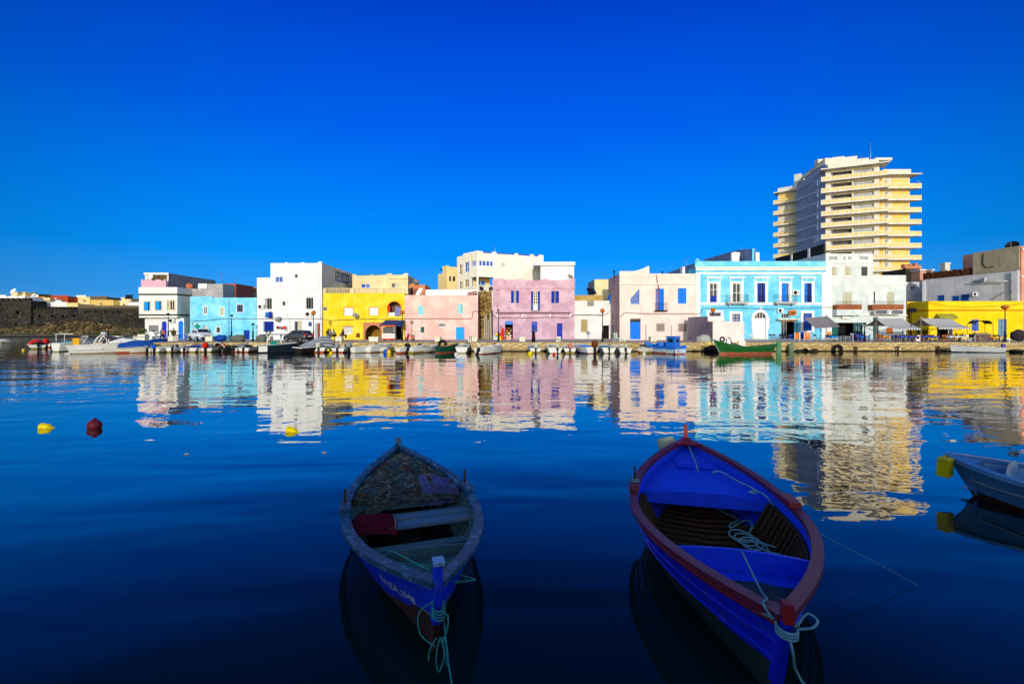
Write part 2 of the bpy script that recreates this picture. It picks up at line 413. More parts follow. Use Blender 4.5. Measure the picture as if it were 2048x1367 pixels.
def blind(P, T, r, m, d=.10, name='window_board', fm=None):
    a, b, c, e = r[:4]; mb = MB(); k = 5
    for j in range(k):
        v0, v1 = c+(e-c)*j/k, c+(e-c)*(j+1)/k-.012; mb.tbox(T, a+.05, b-.05, v0, v1, d, d+.03)
    for q in ((a, a+.05, c, e), (b-.05, b, c, e)): mb.tbox(T, *q, d-.03, d+.03)
    return mb.build(name, m, P, fixn=False)
def ac_unit(P, x, z, Y, w_=.85, h=.62):
    o = MB().box(x-w_/2, x+w_/2, Y-.34, Y-.04, z-h/2, z+h/2).box(x-w_*.35, x-w_*.28, Y-.3, Y+.02, z-h/2-.05, z-h/2-.001).box(x+w_*.28, x+w_*.35, Y-.3, Y+.02, z-h/2-.05, z-h/2-.001).build('air_conditioner', WHITE, P)
    MB().lathe([(h*.4, 0), (h*.4, .02), (h*.12, .03)], (x-w_*.14, Y-.37, z), 14, axis='y').build('fan_grille', BLACK, o)
    MB().box(x+w_*.28, x+w_*.45, Y-.352, Y-.341, z-h*.3, z+h*.3).build('vent', GREYW, o)
    return o
def dish(P, c, r=.55, az=0.0, el=35, m=None, name='satellite_dish', mount=True):
    """shallow bowl on an arm; az turns it from facing -Y, angles in degrees"""
    mb = MB(); k = 6; pr = [(r*i/k, -.28*r*(1-(i/k)**2)) for i in range(k+1)]; pr[0] = (.02, pr[0][1])
    mb.lathe(pr + [(r*1.02, .012), (r*.98, .03)] + [(q*.97, zz-.02) for q, zz in pr[::-1]], (0,0,0), 18)
    M = Matrix.Translation(c) @ Matrix.Rotation(R(az), 4, 'Z') @ Matrix.Rotation(R(90-el), 4, 'X')
    mb.xf(M); o = mb.build(name, m or simple('weathered dish grey', (150, 146, 138), .6, .25), P) if P else None
    if o is None: return mb, M
    a = MB(); a.tube([M @ Vector((0, -r*.95, 0)), M @ Vector((0, -r*.55, r*.75)), M @ Vector((0, -.05, r*.85))], .025, 5)
    a.ball(M @ Vector((0, -.02, r*.85)), .07, n=8, k=5)
    if mount: a.tube([c, Vector(c)+Vector((0, .25, -.1)), Vector(c)+Vector((0, .4, -.45))], .035, 5)
    a.build('feed_arm', STEEL, o); return o
def rail(mb, T, u0, u1, w0, w1, d, n, t=.022):
    mb.tbox(T, u0, u1, w1-t*1.2, w1, d, d+.04); mb.tbox(T, u0, u1, w0, w0+t, d, d+.03)
    for i in range(n+1):
        u = u0 + (u1-u0)*i/n; mb.tbox(T, u-t/2, u+t/2, w0+t, w1-t*1.2, d+.005, d+.025)
def antenna(P, x, y, z0, h, name='aerial'):
    mb = MB(); mb.tube([(x,y,z0),(x,y,z0+h)], .03, 5)
    for i in range(5): mb.tube([(x-.28+i*.02,y,z0+h*.8+i*.0),(x-.28+i*.02,y,z0+h*.8)], .01, 4) if False else None
    mb.tube([(x-.5,y,z0+h*.9),(x+.5,y,z0+h*.93)], .015, 4)
    for i in range(6):
        xx = x-.45+.18*i; mb.tube([(xx,y-.28+.03*i,z0+h*.9+.005*i),(xx,y+.28-.03*i,z0+h*.9+.005*i)], .01, 4)
    return mb.build(name, STEEL, P)
# ================================================================ the row of houses on the quay
# ---- 1 white corner house with a pink top floor
P_WHITE = plaster('white render', (232, 232, 228), (244, 243, 238), .5, .25, (.35, .35, .33))
P_WHITE2 = plaster('cool white render', (226, 231, 230), (240, 242, 240), .6, .3, (.38, .4, .4))
P_CREAM = plaster('cream render', (228, 208, 160), (240, 224, 186), .5, .4)
P_GREY = plaster('cement and shade grey render', (162, 160, 160), (186, 184, 180), .6, .5, bump=.5)  # bare cement; also colours the shaded sides of white and cream blocks
P_PALEG = plaster('pale cement render', (196, 196, 200), (220, 218, 216), .6, .5, bump=.6)
P_DKGREY = plaster('dark cement render', (136, 138, 144), (158, 158, 160), .6, .5, bump=.5)
P_PINKT = plaster('dusty pink render', (222, 172, 192), (236, 196, 208), .5, .3)
GREENT = simple('dark green trim', (58, 74, 52), .7, .2)
h = House('corner_house', 'white corner house with pink roof terrace and two bright blue arched doors', 'house', 278, 354.5, 584, 68, 9, P_WHITE)
h.zb = Z(631, 68); Tg = T_front(68.7)
gx0, gx1, gz1 = X(290, 68.7), X(368, 68.7), Z(631, 68)
w1 = [h.hole(288.4, 300.2, 603, 621), h.hole(311, 323.3, 602, 620), h.hole(335, 349, 600.6, 620)]
ex = h.extra; zc = Z(631, 68)
# chamfered corner and right-hand side of the jettied upper floor
xr, xb = h.x1, X(369.5, 69.6)
ex.poly([(xr,68,zc-.3),(xb,69.6,zc-.3),(xb,69.6,h.z1),(xr,68,h.z1)])
ex.poly([(xb,69.6,zc-.3),(xb,77,zc-.3),(xb,77,h.z1),(xb,69.6,h.z1)])
ex.poly([(xr,68,h.z1),(xb,69.6,h.z1),(xb,77,h.z1),(xr,77,h.z1)])
ex.poly([(h.x0,68,zc-.3),(xr,68,zc-.3),(xb,69.6,zc-.3),(xb,77,zc-.3),(h.x0,77,zc-.3)])
h.walls()
gh = []
for a, b, t, bt, ar in ((297.6, 317, 650, 663, 0), (323.7, 333.4, 642, 679, 1), (357, 366.3, 641, 679, 1)):
    r = (X(a, 68.7), X(b, 68.7), Z(bt, 68.7) if bt < 676 else QZ+.02, Z(t, 68.7)); gh.append((*r, (r[1]-r[0])/2 if ar else 0))
mb = MB(); panel(mb, Tg, gx0, gx1, QZ-.3, gz1-.32, gh, .2)
panel(mb, T_left(gx0), 68.7, 77, QZ-.3, gz1-.32); panel(mb, T_right(gx1), 68.7, 77, QZ-.3, gz1-.32)
mb.build('ground_floor_wall', P_WHITE, h.root, fixn=False)
win(h.root, Tg, gh[0], STEEL, simple('roller shutter grey', (128, 128, 130), .6, .2), 2, 5, .12)
door(h.root, Tg, gh[1], simple('indigo door paint', (34, 50, 190), .5, .1), 1, .15); door(h.root, Tg, gh[2], BRITE, 1, .06)
for i, r in enumerate(w1):
    if i < 2:
        shutters(h.root, h.T, (r[0], r[0]+(r[1]-r[0])*.62, r[2], r[3]), CYANP, 1); shutters(h.root, h.T, (r[0]+(r[1]-r[0])*.8, r[1], r[2], r[3]), CYANP, 1)
        win(h.root, h.T, (r[0]+(r[1]-r[0])*.55, r[0]+(r[1]-r[0])*.85, r[2], r[3]), BLUEP, None, 1, 1)
    else:
        shutters(h.root, h.T, (r[0], r[0]+(r[1]-r[0])*.3, r[2], r[3]), BEIGE, 1); win(h.root, h.T, (r[0]+(r[1]-r[0])*.3, r[1], r[2], r[3]), WHITE, simple('brown curtain glass', (78, 52, 40), .3), 2, 1)
    m_ = MB(); Tq = h.T
    for q in ((r[0]-.14, r[0]-.003, r[2]-.14, r[3]+.14), (r[1]+.003, r[1]+.14, r[2]-.14, r[3]+.14), (r[0]-.003, r[1]+.003, r[3]+.003, r[3]+.14), (r[0]-.003, r[1]+.003, r[2]-.14, r[2]-.003)): m_.tbox(Tq, *q, -.05, .0)
    m_.build('window_surround', P_CREAM, h.root, fixn=False)
def wrap(mb, z0, z1, o):
    pts = [(h.x0-o, 68-o), (xr+o*.4, 68-o), (xb+o, 69.6-o*.4), (xb+o, 77), (xb-.01, 77), (xb-.01, 69.6), (xr, 68.005), (h.x0-o, 68.005)]
    mb.prism(pts, lambda u, v, d: (u, v, d), z0, z1)
mb = MB(); wrap(mb, Z(590, 68), Z(587, 68), .10); wrap(mb, Z(631, 68), Z(628, 68), .06); mb.build('cornice', GREENT, h.root)
mb = MB(); wrap(mb, Z(587, 68)+.004, Z(574, 68), .04); mb.build('parapet', P_WHITE, h.root)
mb = MB(); x_, x2 = X(279, 68), X(329, 68); z_ = Z(574, 68); zt = Z(562, 68)
sc = []
for i in range(3):
    for k in range(7): sc.append((x_+(x2-x_)*(i+k/7)/3, zt + .32*abs(math.cos(math.pi*k/7))))
mb.prism([(x_, z_+.004)] + sc + [(x2, zt+.3), (x2, z_+.004)], T_front(68.3), 0, .2); mb.build('terrace_parapet', P_PINKT, h.root)
mb = MB(); rx0, rx1 = X(290, 69), X(337, 69); zz0, zz1 = Z(575, 69), Z(546, 69)
Tr = T_front(69.0)
panel(mb, Tr, rx0, rx1, zz0, zz1, [(rx0+.22, rx1-.2, zz0+.01, Z(549.5, 69), 0)], 2.2); mb.tbox(Tr, rx0-.1, rx1+.1, zz1-.25, zz1+.06, -.12, -.005)
mb.tbox(Tr, rx0+.2, rx1-.15, zz0, zz1-.26, 2.2, 2.3, 1)
mb.poly([(rx0,69,zz0),(rx0,77,zz0),(rx0,77,zz1),(rx0,69,zz1)]); mb.poly([(rx0,69,zz1),(rx1,69,zz1),(rx1,80,zz1),(rx0,80,zz1)])
mb.build('roof_room', [P_WHITE, P_CREAM], h.root, fixn=False)
MB().poly([(rx1,69.05,Z(575,69)),(rx1,80,Z(575,69)),(rx1,80,zz1),(rx1,69.05,zz1)]).poly([(rx1,80,Z(575,69)),(rx0,80,Z(575,69)),(rx0,80,zz1),(rx1,80,zz1)]).build('roof_room_side', P_DKGREY, h.root, fixn=False)
dish(h.root, (X(301, 69), 68.8, Z(554, 69)), .45, 10, 30, WHITE)
ac_unit(h.root, X(345, 68.6), Z(641, 68.6), 68.7)
# ---- 2 grey cement house behind, white block, brick shed, tan wall
h = House('cement_house', 'unpainted grey cement house behind the pale blue house', 'house', 372, 446, 577, 71, 9, P_GREY)
h.walls(); MB().box(X(397,71), X(415,71), 70.9, 73, Z(577,71)+.004, Z(567,71)).build('stair_head', P_WHITE, h.root)
MB().box(X(415.5,71), X(446,71), 70.95, 76, Z(577,71)+.004, Z(567.5,71)).build('upper_wall', P_GREY, h.root)
MB().ball((X(372,71)+.4, 71.3, Z(573,71)), .55, .5, .6, jit=.2).build('clay_jar', simple('terracotta', (190, 110, 76), .8, .2), h.root)
antenna(h.root, X(443, 72), 72, Z(567, 72), 1.6)
h = House('brick_shed', 'dark red brick rooftop shed between grey cement and the tall white house', 'shed', 446.5, 472, 567, 74, 5, simple('dull red brick wall', (160, 80, 70), .9, .25, 8, bump=.4))
h.walls(); antenna(h.root, X(470, 74.2), 74.2, Z(567, 74), .8)
h = House('tan_house', 'small tan walled house against the tall white house', 'house', 496, 516, 574, 80, 5, plaster('tan render', (150, 116, 62), (176, 142, 84), .6, .5))
h.walls()
# ---- 3 pale blue house
P_SKY = plaster('sky blue paint', (112, 206, 240), (160, 226, 246), .75, .35, (.3, .58, .66))
h = House('pale_blue_house', 'long pale blue two storey house with a small royal blue door', 'house', 380, 513.5, 595, 69, 10, P_SKY)
h.extra.box(X(380,69), X(424,69), 69, 69.3, h.z1+.002, Z(592.5,69))
ws = [h.hole(407.5, 414, 613, 628), h.hole(441, 448, 614.5, 630), h.hole(474, 486, 609, 623.7), h.hole(433, 440, 654, 665), h.hole(391, 398, 647, 658)]
dr = h.hole(487.6, 499.3, 660, 679); h.walls()
win(h.root, h.T, ws[0], WHITE, None, 2, 1); shutters(h.root, h.T, ws[1], BEIGE, 1); win(h.root, h.T, ws[2], BLUEP, None, 3, 1)
win(h.root, h.T, ws[3], GREYW, None, 2, 2, bars=4); win(h.root, h.T, ws[4], GREYW, None, 2, 2, bars=4)
door(h.root, h.T, dr, BLUEP, 2)
for r in ws: MB().tbox(h.T, r[0]-.1, r[1]+.1, r[3]+.004, r[3]+.1, -.04, .0).tbox(h.T, r[0]-.1, r[1]+.1, r[2]-.1, r[2]-.004, -.05, .0).tbox(h.T, r[0]-.1, r[0]-.004, r[2]-.003, r[3]+.003, -.03, 0).tbox(h.T, r[1]+.004, r[1]+.1, r[2]-.003, r[3]+.003, -.03, 0).build('window_surround', WHITE, h.root, fixn=False)
MB().tbox(h.T, X(408,69), X(416,69), Z(665,69), Z(652,69), -.03, -.003).build('meter_cover', simple('peach board', (226, 190, 160), .7, .1), h.root)
MB().tube([(X(457.5,69), 68.9, QZ+.1), (X(457.5,69), 68.9, Z(596,69))], .07, 8).build('drainpipe', simple('faded blue pipe', (150, 214, 236), .6), h.root)
# ---- 4 tall white house
h = House('tall_white_house', 'tall white house with stepped roofline and a grey cement side', 'house', 514, 643.6, 555, 67, 12.8, P_WHITE2)
xm0, xm1 = X(541, 67), X(643.6, 67)
zt = [(X(541,67), Z(530,67)), (X(570,67), Z(529,67)), (X(570,67), Z(524.5,67)), (X(575,67), Z(524.5,67)), (X(575,67), Z(527,67)), (X(602,67), Z(526.5,67)), (X(602,67), Z(524.5,67)), (X(609,67), Z(524.5,67)), (X(609,67), Z(526,67)), (X(636.5,67), Z(525.8,67)), (X(636.5,67), Z(523,67)), (X(643.6,67), Z(523,67))]
zk = h.z1
up = [(580, 596, 548, 560)]
UH = [(X(550.7,67), X(565.7,67), zk+.01, Z(553,67), 0), (X(589.4,67), X(595.5,67), Z(560,67), Z(547.6,67), 0), (X(613,67), X(621,67), Z(560,67), Z(547.6,67), 0)]
UH[0] = (UH[0][0], UH[0][1], Z(564.5,67), UH[0][3], 0)
ws = [h.hole(529, 543.8, 596, 618), h.hole(565, 570.6, 602, 611), h.hole(612, 626.7, 594.8, 617.5), h.hole(528.4, 546.8, 643, 662), h.hole(589, 604.4, 642, 677), h.hole(616, 624, 643, 653), h.hole(630.5, 640.5, 646, 677)]
sol = UH[0]; h.holes.append((sol[0], sol[1], sol[2], zk, 0))
ztop = Z(526, 67); h.walls(right_mat=P_PALEG)
mb = MB(); panel(mb, h.T, xm0, xm1, zk, ztop, [(sol[0], sol[1], zk, sol[3], 0), UH[1], UH[2]], .16)
mb.prism([(u, v) for u, v in zt] + [(xm1, ztop+.002), (xm0, ztop-.4)], h.T, 0.004, .3)
mb.poly([(xm0,67,zk),(xm0,79.8,zk),(xm0,79.8,ztop),(xm0,67,ztop)]); mb.poly([(xm0,67,ztop),(xm1,67,ztop),(xm1,79.8,ztop),(xm0,79.8,ztop)])
# sloping stair wall of the roof terrace on the left
mb.prism([(X(514,67), zk), (X(514,67), Z(553,67)), (X(517,67), Z(545,67)), (X(520,67), Z(540,67)), (X(524,67), Z(535,67)), (X(528,67), Z(533,67)), (X(528,67), Z(530,67)), (X(541,67), Z(531,67)), (X(541,67), zk)], T_front(72), 0, .3)
mb.build('upper_wall', P_WHITE2, h.root, fixn=False)
mb = MB(); panel(mb, T_right(xm1), 67, 79.8, zk, ztop, [(72, 79.2, Z(575, 72), Z(545, 75), 0)], .35); mb.build('upper_side_wall', P_PALEG, h.root, fixn=False)
MB().tbox(T_right(xm1), 72, 79.2, Z(575,72), Z(545,75), .34, .4).build('recess_panel', simple('slate blue panel', (120, 136, 168), .7), h.root)
for u in (73.2, 76.6): win(h.root, T_right(xm1), (u, u+1.6, Z(557,74), Z(549,74)), WHITE, None, 2, 1, .3)
win(h.root, h.T, (sol[0], sol[1], sol[2], sol[3]), WHITE, GLASSB, 2, 1); win(h.root, h.T, UH[1], GREYW, None, 1, 1); shutters(h.root, h.T, UH[2], WHITE, 2, louvre=False)
shutters(h.root, h.T, (ws[0][0], ws[0][0]+.4, *ws[0][2:4]), WHITE, 1); win(h.root, h.T, ws[0], GREYW, None, 3, 1, bars=8)
win(h.root, h.T, ws[1], GREYW, None, 1, 2, bars=3); win(h.root, h.T, ws[2], GREYW, None, 3, 1, bars=8)
shutters(h.root, h.T, ws[3], BLUEP, 2); q = MB()
for i in range(9):
    u = ws[3][0]-.05+(ws[3][1]-ws[3][0]+.1)*i/8; q.tbox(h.T, u-.015, u+.015, ws[3][2], ws[3][3], -.12, -.09)
q.tbox(h.T, ws[3][0]-.05, ws[3][1]+.05, ws[3][2]-.03, ws[3][2], -.12, .0); q.tbox(h.T, ws[3][0]-.05, ws[3][1]+.05, ws[3][3], ws[3][3]+.03, -.12, 0); q.build('window_bars', BLUEP, h.root, fixn=False)
win(h.root, h.T, (ws[4][0], ws[4][0]+.42, ws[4][2], ws[4][3]), GREYW, None, 1, 2); door(h.root, h.T, (ws[4][0]+.45, *ws[4][1:4]), BEIGE, 2)
win(h.root, h.T, ws[5], WHITE, GLASSB, 2, 2, bars=4, barm=BLUEP); shutters(h.root, h.T, (ws[6][0], ws[6][0]+.35, *ws[6][2:4]), GREYW, 1); door(h.root, h.T, (ws[6][0]+.38, *ws[6][1:4]), simple('brick red door', (176, 58, 36), .6), 1)
ac_unit(h.root, X(523,66.9), Z(613,66.9), 67); ac_unit(h.root, X(618,66.9), Z(628,66.9), 67, .9, .7)
dish(h.root, (X(556,66.6), 66.5, Z(637.5,66.6)), .42, -25, 30)
MB().tbox(h.T, X(568,67), X(576,67), Z(662,67), Z(653,67), -.05, -.003).build('meter_box', GREYW, h.root)
MB().tube([(X(573.5,67), 66.92, Z(577,67)), (X(574,67), 66.92, Z(632,67)), (X(579,67), 66.92, Z(640,67)), (X(580.5,67), 66.92, Z(666,67))], .06, 6).tube([(X(636,67), 66.92, Z(535,67)), (X(636.5,67), 66.92, Z(582,67)), (X(641,67), 66.92, Z(584,67)), (X(641,67), 66.92, Z(640,67))], .06, 6).build('drainpipe', WHITE, h.root)
# ---- 5 yellow house
P_YEL = plaster('yellow paint', (244, 206, 30), (250, 222, 84), .7, .3, (.7, .45, .02))
h = House('yellow_house', 'bright yellow house with balustraded roof and a brick arched doorway', 'house', 643.8, 809, 586, 67.5, 9, P_YEL)
ws = [h.hole(646.7, 654.4, 613.7, 621), h.hole(688.6, 706, 615, 630.6), h.hole(739, 756.5, 614.5, 630), h.hole(688, 705, 653, 668), h.hole(712, 720, 666, 675)]
lo = h.hole(775, 802, 603, 632, 1); ga = h.hole(731, 763, 650, 681, 1); bd = h.hole(790, 803, 652, 681)
h.walls()
wn = win(h.root, h.T, ws[0], GREYW, None, 2, 1)
for r in ws[1:3]:
    blind(h.root, h.T, r, WHITE); MB().tbox(h.T, r[0]-.09, r[1]+.09, r[3]+.003, r[3]+.09, -.03, 0).tbox(h.T, r[0]-.09, r[0]-.003, r[2]-.05, r[3]+.003, -.03, 0).tbox(h.T, r[1]+.003, r[1]+.09, r[2]-.05, r[3]+.003, -.03, 0).build('window_surround', ORANGE, h.root, fixn=False)
win(h.root, h.T, ws[3], WHITE, simple('lace curtain', (196, 196, 190), .8), 4, 1, bars=7, barm=WHITE); MB().tbox(h.T, ws[3][0]-.15, ws[3][1]+.15, ws[3][3]+.004, ws[3][3]+.14, -.12, 0).build('window_hood', BRICK, h.root)
q = MB()
for i in range(4): u = ws[4][0]+(ws[4][1]-ws[4][0])*i/4; q.tbox(h.T, u, u+.1, ws[4][2], ws[4][3], .02, .12)
q.build('vent_slats', simple('rust slats', (150, 84, 50), .8), h.root)
# upper arch: loggia recess with things in it
rec = MB(); Tl = h.T
rec.tbox(Tl, lo[0]-.3, lo[1]+.3, lo[2]-.3, lo[3]+.3, 1.6, 1.7); rec.tbox(Tl, lo[0]-.3, lo[0]-.2, lo[2]-.3, lo[3]+.3, .17, 1.6); rec.tbox(Tl, lo[1]+.2, lo[1]+.3, lo[2]-.3, lo[3]+.3, .17, 1.6)
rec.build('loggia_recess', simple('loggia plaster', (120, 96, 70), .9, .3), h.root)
MB().tbox(Tl, lo[0]+.05, lo[0]+1.0, lo[2], lo[2]+.55, .3, .8).build('bench_box', WHITE, h.root)
MB().tbox(Tl, lo[0]+.02, lo[0]+.3, lo[2]+.56, lo[3]-.6, .2, .26).build('red_panel', REDP, h.root)
MB().tbox(Tl, lo[0]+1.05, lo[1]-.15, lo[2]+.1, lo[3]-.8, .5, .56).tbox(Tl, lo[0]+1.3, lo[0]+1.4, lo[2], lo[3]-.7, .4, .49).build('glazed_screen', GLASSB, h.root)
q = MB()
k = 14; cu, ru = (lo[0]+lo[1])/2, (lo[1]-lo[0])/2; sp = lo[3]-ru
for i in range(k):
    a0, a1 = math.pi*i/k, math.pi*(i+1)/k
    q.prism([(cu-ru*math.cos(a0), sp+ru*math.sin(a0)), (cu-ru*math.cos(a1), sp+ru*math.sin(a1)), (cu-(ru+.12)*math.cos(a1), sp+(ru+.12)*math.sin(a1)), (cu-(ru+.12)*math.cos(a0), sp+(ru+.12)*math.sin(a0))], Tl, -.035, -.002)
q.build('arch_trim', ORANGE, h.root, fixn=False)
# brick arch surround
q = MB(); a0_, a1_ = X(727,67.5), X(764.5,67.5); zt_ = Z(645,67.5)
panel(q, T_front(67.4), a0_, a1_, QZ-.1, zt_, [(*ga[:4], (ga[1]-ga[0])/2)], .098)
q.tbox(T_front(67.4), a0_, a1_, zt_, zt_+.06, -.02, .098); q.build('brick_arch', BRICK, h.root, fixn=False)
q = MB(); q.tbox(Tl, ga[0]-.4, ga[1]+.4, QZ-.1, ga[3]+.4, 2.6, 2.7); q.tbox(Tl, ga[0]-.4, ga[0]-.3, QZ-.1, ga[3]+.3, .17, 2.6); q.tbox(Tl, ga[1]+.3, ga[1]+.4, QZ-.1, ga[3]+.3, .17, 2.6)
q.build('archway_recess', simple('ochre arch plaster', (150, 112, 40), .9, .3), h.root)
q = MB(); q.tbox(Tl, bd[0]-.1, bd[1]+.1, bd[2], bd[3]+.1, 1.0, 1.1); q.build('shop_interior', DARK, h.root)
# balustrade
q = MB(); z0, z1 = Z(586,67.5), Z(577.3,67.5)
for a, b in ((646, 651), (700, 708), (757, 767), (802, 809)):
    q.tbox(Tl, X(a,67.5), X(b,67.5), z0+.003, z1+.02, 0, .25)
for a, b in ((651, 700), (708, 757), (767, 802)):
    n = int((b-a)/3.1)
    for i in range(n):
        u = X(a+(b-a)*(i+.5)/n, 67.5); q.lathe([(.05, z0), (.085, z0+.12), (.04, z0+.3), (.075, z1-.14), (.05, z1-.02)], (u, 67.62, 0), 6)
q.tbox(Tl, X(643.8,67.5), X(809,67.5), z1+.003, z1+.1, -.06, .3); q.build('balustrade', P_CREAM, h.root, fixn=False)
dish(h.root, (X(711.5,67), 66.9, Z(630,67)), .42, 20, 35)
# ---- 6 cream house behind the yellow one
h = House('cream_house', 'cream house rising behind the yellow balustrade', 'house', 704.6, 816, 550, 76.5, 9, P_CREAM)
ws = [h.hole(722, 740, 567, 576), h.hole(783, 802, 566, 575)]; h.walls(right_mat=P_GREY)
q = MB()
q.prism([(X(704.6,76.5), h.z1+.003), (X(704.6,76.5), Z(548,76.5)), (X(711,76.5), Z(548.5,76.5)), (X(716,76.5), Z(551,76.5)), (X(739,76.5), Z(550.4,76.5)), (X(743,76.5), Z(548.4,76.5)), (X(750,76.5), Z(550,76.5)), (X(772,76.5), Z(549,76.5)), (X(776,76.5), Z(546.4,76.5)), (X(783,76.5), Z(547,76.5)), (X(786,76.5), Z(549.6,76.5)), (X(805,76.5), Z(549.4,76.5)), (X(809,76.5), Z(546.3,76.5)), (X(816,76.5), Z(546.3,76.5)), (X(816,76.5), h.z1+.003)], h.T, 0, .25)
q.tbox(h.T, X(777,76.5), X(816,76.5), Z(557.5,76.5), Z(556,76.5), -.25, 0); q.build('parapet', P_CREAM, h.root)
win(h.root, h.T, ws[0], WHITE, GLASSB, 2, 1); win(h.root, h.T, (ws[1][0], ws[1][0]+.6, *ws[1][2:4]), GREYW, None, 1, 1); shutters(h.root, h.T, (ws[1][0]+.62, *ws[1][1:4]), BEIGE, 1, louvre=False)
# ---- 7 brick roof room
h = House('brick_roof_room', 'orange brick roof room with dishes beside it, behind the low pink house', 'roof room', 826, 850, 569, 78, 5, BRICK); h.walls()
dish(h.root, (X(823,75), 75, Z(571.5,75)), .55, -30, 40, simple('orange dish', (216, 140, 80), .6)); dish(h.root, (X(838,74), 74, Z(584,74)), .9, -50, 30, WHITE); dish(h.root, (X(831,77), 77, Z(562,77)), .4, 40, 30)
# ---- 8 low pink house
P_PINK = plaster('pale pink paint', (236, 188, 176), (242, 212, 200), .7, .35, (.62, .36, .30))
h = House('low_pink_house', 'low salmon pink house with a bright cyan double door and fan light', 'house', 809.3, 956, 590, 67.5, 8, P_PINK)
ws = [h.hole(835.6, 847.5, 611, 629), h.hole(915, 926, 608, 627), h.hole(841, 849, 653, 665), h.hole(876, 891, 646, 653, .5)]
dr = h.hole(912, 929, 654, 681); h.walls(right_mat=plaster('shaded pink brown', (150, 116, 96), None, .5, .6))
LTEAL = simple('pale turquoise joinery', (150, 222, 228), .6, .1)
shutters(h.root, h.T, ws[0], LTEAL, 2); shutters(h.root, h.T, (ws[1][0], ws[1][0]+.5, *ws[1][2:4]), LTEAL, 1); win(h.root, h.T, (ws[1][0]+.5, *ws[1][1:4]), LTEAL, None, 2, 4)
win(h.root, h.T, ws[2], GREYW, None, 1, 2, bars=4, barm=TEAL); win(h.root, h.T, ws[3], WHITE, None, 4, 1); door(h.root, h.T, dr, CYANP, 2, handle=True)
MB().box(X(851,70), X(956,70), 70, 70.3, Z(592,70), Z(579,70)).build('rear_parapet', P_WHITE2, h.root)
MB().rbox((X(944,69), 69, Z(584.5,69)), (.7, .5, .06), 0, 0, 1, R(-12)).rbox((X(944,69), 69, Z(588,69)), (.7, .5, .05), 0, 0, 1, R(-8)).build('tile_coping', simple('clay tile', (186, 110, 84), .85, .25), h.root)
MB().tube([(X(810,67.4), 67.42, Z(637,67.4)), (X(942,67.4), 67.42, Z(637,67.4)), (X(944.5,67.4), 67.42, Z(634,67.4)), (X(945.5,67.4), 67.42, Z(625,67.4)), (X(948,67.4), 67.42, Z(621.5,67.4)), (X(956,67.4), 67.42, Z(622.5,67.4))], .045, 6).build('conduit', simple('red brown conduit', (140, 70, 66), .6), h.root)
# ---- 9 yellow tan building behind
P_TANY = plaster('warm tan render', (238, 210, 144), (244, 222, 166), .5, .3)
b = empty('tan_tower_house', 'tan yellow building with two small arched windows beside the white villa', 'house', (X(895, 90), 90, QZ))
cx0, cy0 = X(894, 88), 88.0; l0 = (X(876, 91), 91.0); r0 = (X(918, 89), 89.0)
Tf, Tl2 = T_dir((cx0, cy0), r0), T_dir(l0, (cx0, cy0)); zt = Z(533, 88); wf = math.dist((cx0, cy0), r0); wl = math.dist(l0, (cx0, cy0))
ahs = [(X(898.3,88)-cx0, X(902.5,88)-cx0, Z(562,88), Z(551.5,88), .2), (X(906,88)-cx0, X(911,88)-cx0, Z(562,88), Z(551.5,88), .2)]
q = MB(); panel(q, Tf, 0, wf, QZ, zt, ahs, .2); panel(q, Tl2, wl*.52, wl, QZ, zt); panel(q, Tl2, 0, wl*.52, QZ, Z(549, 92))
q.poly([Tf(0,zt,0), Tf(wf,zt,0), Tf(wf,zt,6), Tf(0,zt,6)]); q.tbox(Tl2, wl*.5, wl, zt-.0, zt+.25, .01, .4); q.poly([Tl2(wl*.52,QZ,0.0), Tl2(wl*.52,zt,0), Tl2(wl*.52,zt,4), Tl2(wl*.52,QZ,4)]); q.poly([Tl2(0,Z(549,92),0), Tl2(wl*.52,Z(549,92),0), Tl2(wl*.52,Z(549,92),4), Tl2(0,Z(549,92),4)])
q.poly([Tl2(0,QZ,0), Tl2(0,QZ,4), Tl2(0,Z(549,92),4), Tl2(0,Z(549,92),0)]); q.build('wall', P_TANY, b, fixn=False)
for a in ahs: win(b, Tf, a, BLACK, None, 1, 2, .15)
# ---- 10 white villa
b = empty('white_villa', 'large white villa with blue glazed corner window and balustraded loggia', 'house', (X(1000, 88), 88, QZ))
P_VIL = plaster('ivory render', (238, 234, 216), (246, 243, 230), .5, .2)
C = (X(954, 82), 82.0); Lp = (X(914, 87), 87.0); Rp = (X(1087, 87), 87.0); Tf, Tl2 = T_dir(C, Rp), T_dir(Lp, C)
wf, wl = math.dist(C, Rp), math.dist(Lp, C); zt = Z(505, 82)
def fu(px):   # where along the front wall a photo column falls
    k = (px-1024)/F; d = ((Rp[0]-C[0])/wf, (Rp[1]-C[1])/wf); return (k*C[1]-C[0])/(d[0]-k*d[1])
def lu(px):
    k = (px-1024)/F; d = ((C[0]-Lp[0])/wl, (C[1]-Lp[1])/wl); return (k*Lp[1]-Lp[0])/(d[0]-k*d[1])
zw1, zw0 = Z(519, 82), Z(532, 82); zl1, zl0 = Z(553, 82), Z(571, 82)
fh = [(fu(957), fu(987), zw0, zw1, 0), (fu(957), fu(987.5), zl0, zl1, 0), (fu(1003), fu(1005), Z(531,83), Z(524,83), 0), (fu(1007), fu(1009.3), Z(531,83), Z(524,83), 0)]
lh = [(lu(917.5), lu(925), Z(547,87)-.3, zw1-.35, 0), (lu(929), lu(938), Z(547,87), zw1-.1, 0), (lu(941.5), lu(952.5), zw0, zw1, 0), (lu(917.5), lu(925), zl0-.2, zl1-.5, 0), (lu(929), lu(938), zl0, zl1-.3, 0), (lu(941.5), lu(953), zl0, zl1, 0)]
